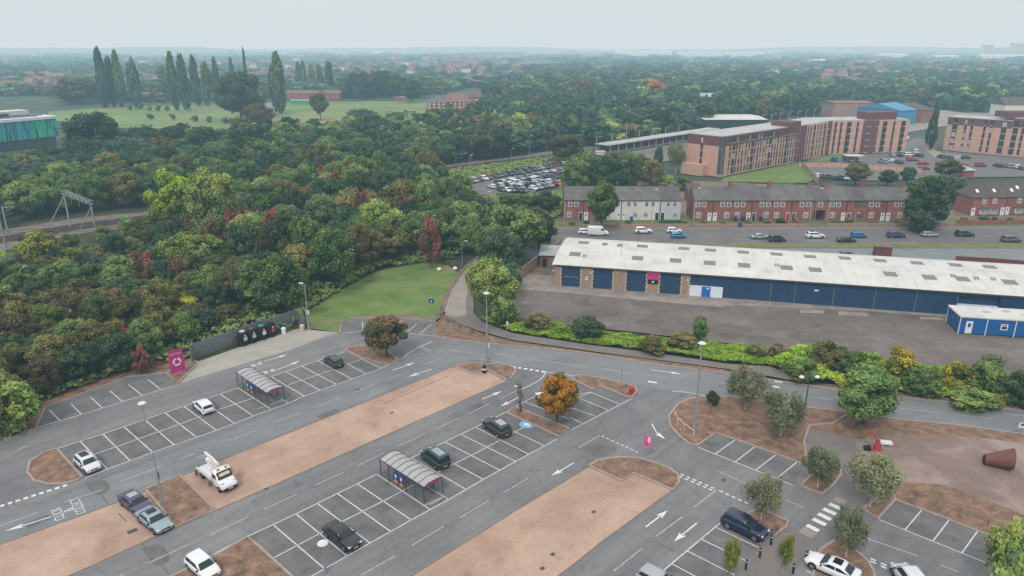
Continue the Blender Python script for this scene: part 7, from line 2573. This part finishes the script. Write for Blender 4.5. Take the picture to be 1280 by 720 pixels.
MB().box(0, 0, .3, 1.4, .9, .18).build('slab', 'white', t)
MB().box(-.4, 0, .12, .2, .6, .22).build('foot', 'render_grey', t)
MB().box(.4, 0, .12, .2, .6, .22).build('foot', 'render_grey', t)
A = G(1109, 590)
t = thing('play_sign', 'green panel on a post behind the leaning birch', 'panel', (A.x, A.y, .03), .2)
MB().cyl((0, 0, 0), (0, 0, 1.6), .05, n=6).build('post', 'post_dark', t)
MB().box(0, 0, 1.4, .9, .08, .8).build('board', 'green', t)
# teal banner
A = G(1076, 533)
t = thing('banner_sign', 'dark teal hanging banner under the broad tree', 'banner', (A.x, A.y, .03), .3)
MB().cyl((-.75, 0, 0), (-.75, 0, 2.6), .06, n=6).build('post', 'post_dark', t)
MB().add([(-.7, 0, 2.4), (.7, 0, 2.5), (.65, .05, .1), (-.3, .05, .6), (-.7, .06, 2.4), (.7, .06, 2.5), (.65, .11, .1), (-.3, .11, .6)], [(0, 3, 2, 1), (4, 5, 6, 7), (0, 1, 5, 4), (1, 2, 6, 5), (2, 3, 7, 6), (3, 0, 4, 7)]).build('cloth', 'teal_dark', t)
# white litter sack and small bits by the path
for (x, y, lb) in ((569, 337, 'white litter bag at the far end of the lawn'), (549, 338, 'small white litter near the lawn rail')):
    A = G(x, y)
    o = MB()
    loft(o, [[(A.x + r_ * .6 * cos(a_) * 1.4, A.y + r_ * sin(a_), z) for a_ in [i * pi / 4 for i in range(8)]] for z, r_ in ((.05, .6), (.3, .75), (.55, .5), (.7, .2))])
    tag(o.build('litter_bag', 'white', smooth=True), lb, 'bag')
# people on the path and at the bridge


def person(px, py, label, top='post_dark', trousers='black', h=1.72):
    A = G(px, py)
    me = bpy.data.meshes.new('body')
    V = [(0, 0, .95), (0, 0, 1.2), (0, 0, 1.43), (0, 0, 1.56), (0, 0, 1.68), (.1, 0, .92), (.12, .08, .5), (.13, .1, .08), (.13, -.08, .03), (-.1, 0, .92), (-.11, -.12, .5), (-.12, -.2, .1), (-.12, -.36, .05), (.2, 0, 1.4), (.27, .04, 1.13), (.27, -.1, .88), (-.2, 0, 1.4), (-.27, -.04, 1.13), (-.26, .1, .9)]
    E_ = [(0, 1), (1, 2), (2, 3), (3, 4), (0, 5), (5, 6), (6, 7), (7, 8), (0, 9), (9, 10), (10, 11), (11, 12), (2, 13), (13, 14), (14, 15), (2, 16), (16, 17), (17, 18)]
    rad = [.15, .14, .15, .06, .11, .1, .07, .05, .04, .1, .07, .05, .04, .07, .045, .035, .07, .045, .035]
    me.from_pydata(V, E_, [])
    t = thing('person', label, 'person', (A.x, A.y, .04), R.uniform(0, 6))
    o = bpy.data.objects.new('body', me)
    C.objects.link(o)
    o.parent = t
    md = o.modifiers.new('skin', 'SKIN')
    for i, r_ in enumerate(rad):
        me.skin_vertices[0].data[i].radius = (r_, r_)
    me.skin_vertices[0].data[0].use_root = True
    sd_ = o.modifiers.new('sub', 'SUBSURF')
    sd_.levels = sd_.render_levels = 1
    me.materials.append(MATS[trousers])
    # jacket and hair
    j = MB()
    loft(j, [[(r_ * 1.35 * cos(a_), r_ * sin(a_), z) for a_ in [i * pi / 5 for i in range(10)]] for z, r_ in ((.88, .17), (1.15, .165), (1.4, .17), (1.5, .09))])
    j.build('jacket', top, t, smooth=True)
    hd = MB()
    loft(hd, [[(r_ * cos(a_), r_ * sin(a_), z) for a_ in [i * pi / 5 for i in range(10)]] for z, r_ in ((1.62, .115), (1.72, .12), (1.79, .07))])
    hd.build('hair', 'bark', t, smooth=True)


person(583.5, 354, 'person in dark clothing walking on the footpath below the wood')
person(598.5, 298, 'person in a dark coat by the bridge railing')

# small front garden shrubs
rs = random.Random(9)
for i, (x, y) in enumerate(((880, 281), (905, 280), (935, 281), (958, 280), (975, 279), (1002, 281), (1045, 280), (1062, 281), (1092, 281), (1118, 281), (715, 281), (733, 282), (785, 281), (855, 279), (1205, 278), (1230, 275), (1243, 275), (1262, 277))):
    ptree(x, y, y - rs.uniform(3.5, 7), rs.uniform(8, 15), choose(rs, [('leaf_mid', 4), ('leaf_light', 3), ('leaf_dark', 3), ('leaf_bright', 1)]), 'small garden shrub in a front garden facing the dual carriageway', 'bush', 'shrub', 'shrub', 'front garden shrubs')
# ---------------------------------------------------------------- haze, sky, sun, camera
mh = bpy.data.materials.new('haze')
mh.use_nodes = True
nt = mh.node_tree
nt.nodes.clear()
o_ = nt.nodes.new('ShaderNodeOutputMaterial')
ab = nt.nodes.new('ShaderNodeVolumeAbsorption')
em = nt.nodes.new('ShaderNodeEmission')
ad = nt.nodes.new('ShaderNodeAddShader')
SG = (.00021, .00031, .00036)
HC = (.65, .738, .768)
DN = .001
ab.inputs['Density'].default_value = DN
ab.inputs['Color'].default_value = (1 - SG[0] / DN, 1 - SG[1] / DN, 1 - SG[2] / DN, 1)
em.inputs['Strength'].default_value = 1.0
em.inputs['Color'].default_value = (SG[0] * HC[0], SG[1] * HC[1], SG[2] * HC[2], 1)  # volume glows by itself in place of scattered skylight
nt.links.new(ab.outputs[0], ad.inputs[0])
nt.links.new(em.outputs[0], ad.inputs[1])
nt.links.new(ad.outputs[0], o_.inputs['Volume'])
MATS['haze'] = mh
hz = MB().box(0, 6500, 125, 17600, 13600, 260).build('haze', 'haze')
hz['kind'] = 'stuff'
hz['label'] = 'thin autumn haze over the town'

W = bpy.data.worlds.new('World')
bpy.context.scene.world = W
W.use_nodes = True
nt = W.node_tree
N, L = nt.nodes, nt.links
bg = N['Background']
sky = N.new('ShaderNodeTexSky')
sky.sky_type = 'NISHITA'
sky.sun_disc = False
SUN_EL, SUN_AZ = radians(48), radians(200)
sky.sun_elevation = SUN_EL
sky.sun_rotation = SUN_AZ
hs = N.new('ShaderNodeHueSaturation')
hs.inputs['Saturation'].default_value = .3
L.new(sky.outputs[0], hs.inputs['Color'])
tc = N.new('ShaderNodeTexCoord')
sp = N.new('ShaderNodeSeparateXYZ')
L.new(tc.outputs['Generated'], sp.inputs[0])
cr = N.new('ShaderNodeValToRGB')
L.new(sp.outputs['Z'], cr.inputs['Fac'])
e = cr.color_ramp.elements
e[0].position = 0
e[0].color = (.775, .80, .815, 1)
e[1].position = 1
e[1].color = (1.0, 1.0, 1.0, 1)
x = e.new(.02)
x.color = (.72, .755, .772, 1)
x = e.new(.07)
x.color = (.645, .685, .705, 1)
x = e.new(.3)
x.color = (.72, .78, .81, 1)
sc10 = N.new('ShaderNodeVectorMath')
sc10.operation = 'SCALE'
sc10.inputs['Scale'].default_value = 10.6
# overcast brightens toward the zenith
mrz = N.new('ShaderNodeMapRange')
mrz.inputs['From Min'].default_value = .08
mrz.inputs['From Max'].default_value = 1
mrz.inputs['To Min'].default_value = 1
mrz.inputs['To Max'].default_value = 1.45
L.new(sp.outputs['Z'], mrz.inputs['Value'])
ml = N.new('ShaderNodeMath')
ml.operation = 'MULTIPLY'
ml.inputs[1].default_value = 10.6
L.new(mrz.outputs['Result'], ml.inputs[0])
L.new(cr.outputs['Color'], sc10.inputs[0])
L.new(ml.outputs[0], sc10.inputs['Scale'])
cn = N.new('ShaderNodeTexNoise')
cn.inputs['Scale'].default_value = 2.2
cn.inputs['Detail'].default_value = 5
mp_ = N.new('ShaderNodeMapping')
mp_.inputs['Scale'].default_value = (1, 1, 9)
L.new(tc.outputs['Generated'], mp_.inputs['Vector'])
L.new(mp_.outputs[0], cn.inputs['Vector'])
cm_ = N.new('ShaderNodeMapRange')
cm_.inputs['From Min'].default_value = .3
cm_.inputs['From Max'].default_value = .7
cm_.inputs['To Min'].default_value = .955
cm_.inputs['To Max'].default_value = 1.04
L.new(cn.outputs['Fac'], cm_.inputs['Value'])
sc11 = N.new('ShaderNodeVectorMath')
sc11.operation = 'SCALE'
L.new(sc10.outputs[0], sc11.inputs[0])
L.new(cm_.outputs['Result'], sc11.inputs['Scale'])
sc10 = sc11
mx = N.new('ShaderNodeMix')
mx.data_type = 'RGBA'
mx.inputs['Factor'].default_value = .9
L.new(hs.outputs[0], mx.inputs['A'])
L.new(sc10.outputs[0], mx.inputs['B'])
L.new(mx.outputs['Result'], bg.inputs['Color'])
bg.inputs['Strength'].default_value = .1

sl = bpy.data.lights.new('sun', 'SUN')
sl.energy = 1.9
sl.angle = radians(11)
sl.color = (1, .97, .93)
so = bpy.data.objects.new('sun', sl)
C.objects.link(so)
# sun direction: high, behind and left of the viewer
sd = Vector((sin(SUN_AZ) * cos(SUN_EL), cos(SUN_AZ) * cos(SUN_EL), sin(SUN_EL)))
so.rotation_euler = sd.to_track_quat('Z', 'Y').to_euler()
so.location = (0, 0, 80)

cam = bpy.data.cameras.new('camera')
cam.sensor_width = 36
cam.lens = 36 * FP / 1280
cam.clip_end = 30000
cam.clip_start = .5
co = bpy.data.objects.new('camera', cam)
C.objects.link(co)
co.location = (0, 0, CH)
co.rotation_euler = (pi / 2 - PITCH, 0, 0)
S_ = bpy.context.scene
S_.camera = co
S_.view_settings.view_transform = 'Standard'
S_.view_settings.look = 'None'
S_.view_settings.exposure = 0
S_.cycles.max_bounces = 5
S_.cycles.diffuse_bounces = 2
S_.cycles.glossy_bounces = 2
S_.cycles.transmission_bounces = 3
S_.cycles.transparent_max_bounces = 8
S_.cycles.use_denoising = True
S_.render.film_transparent = False
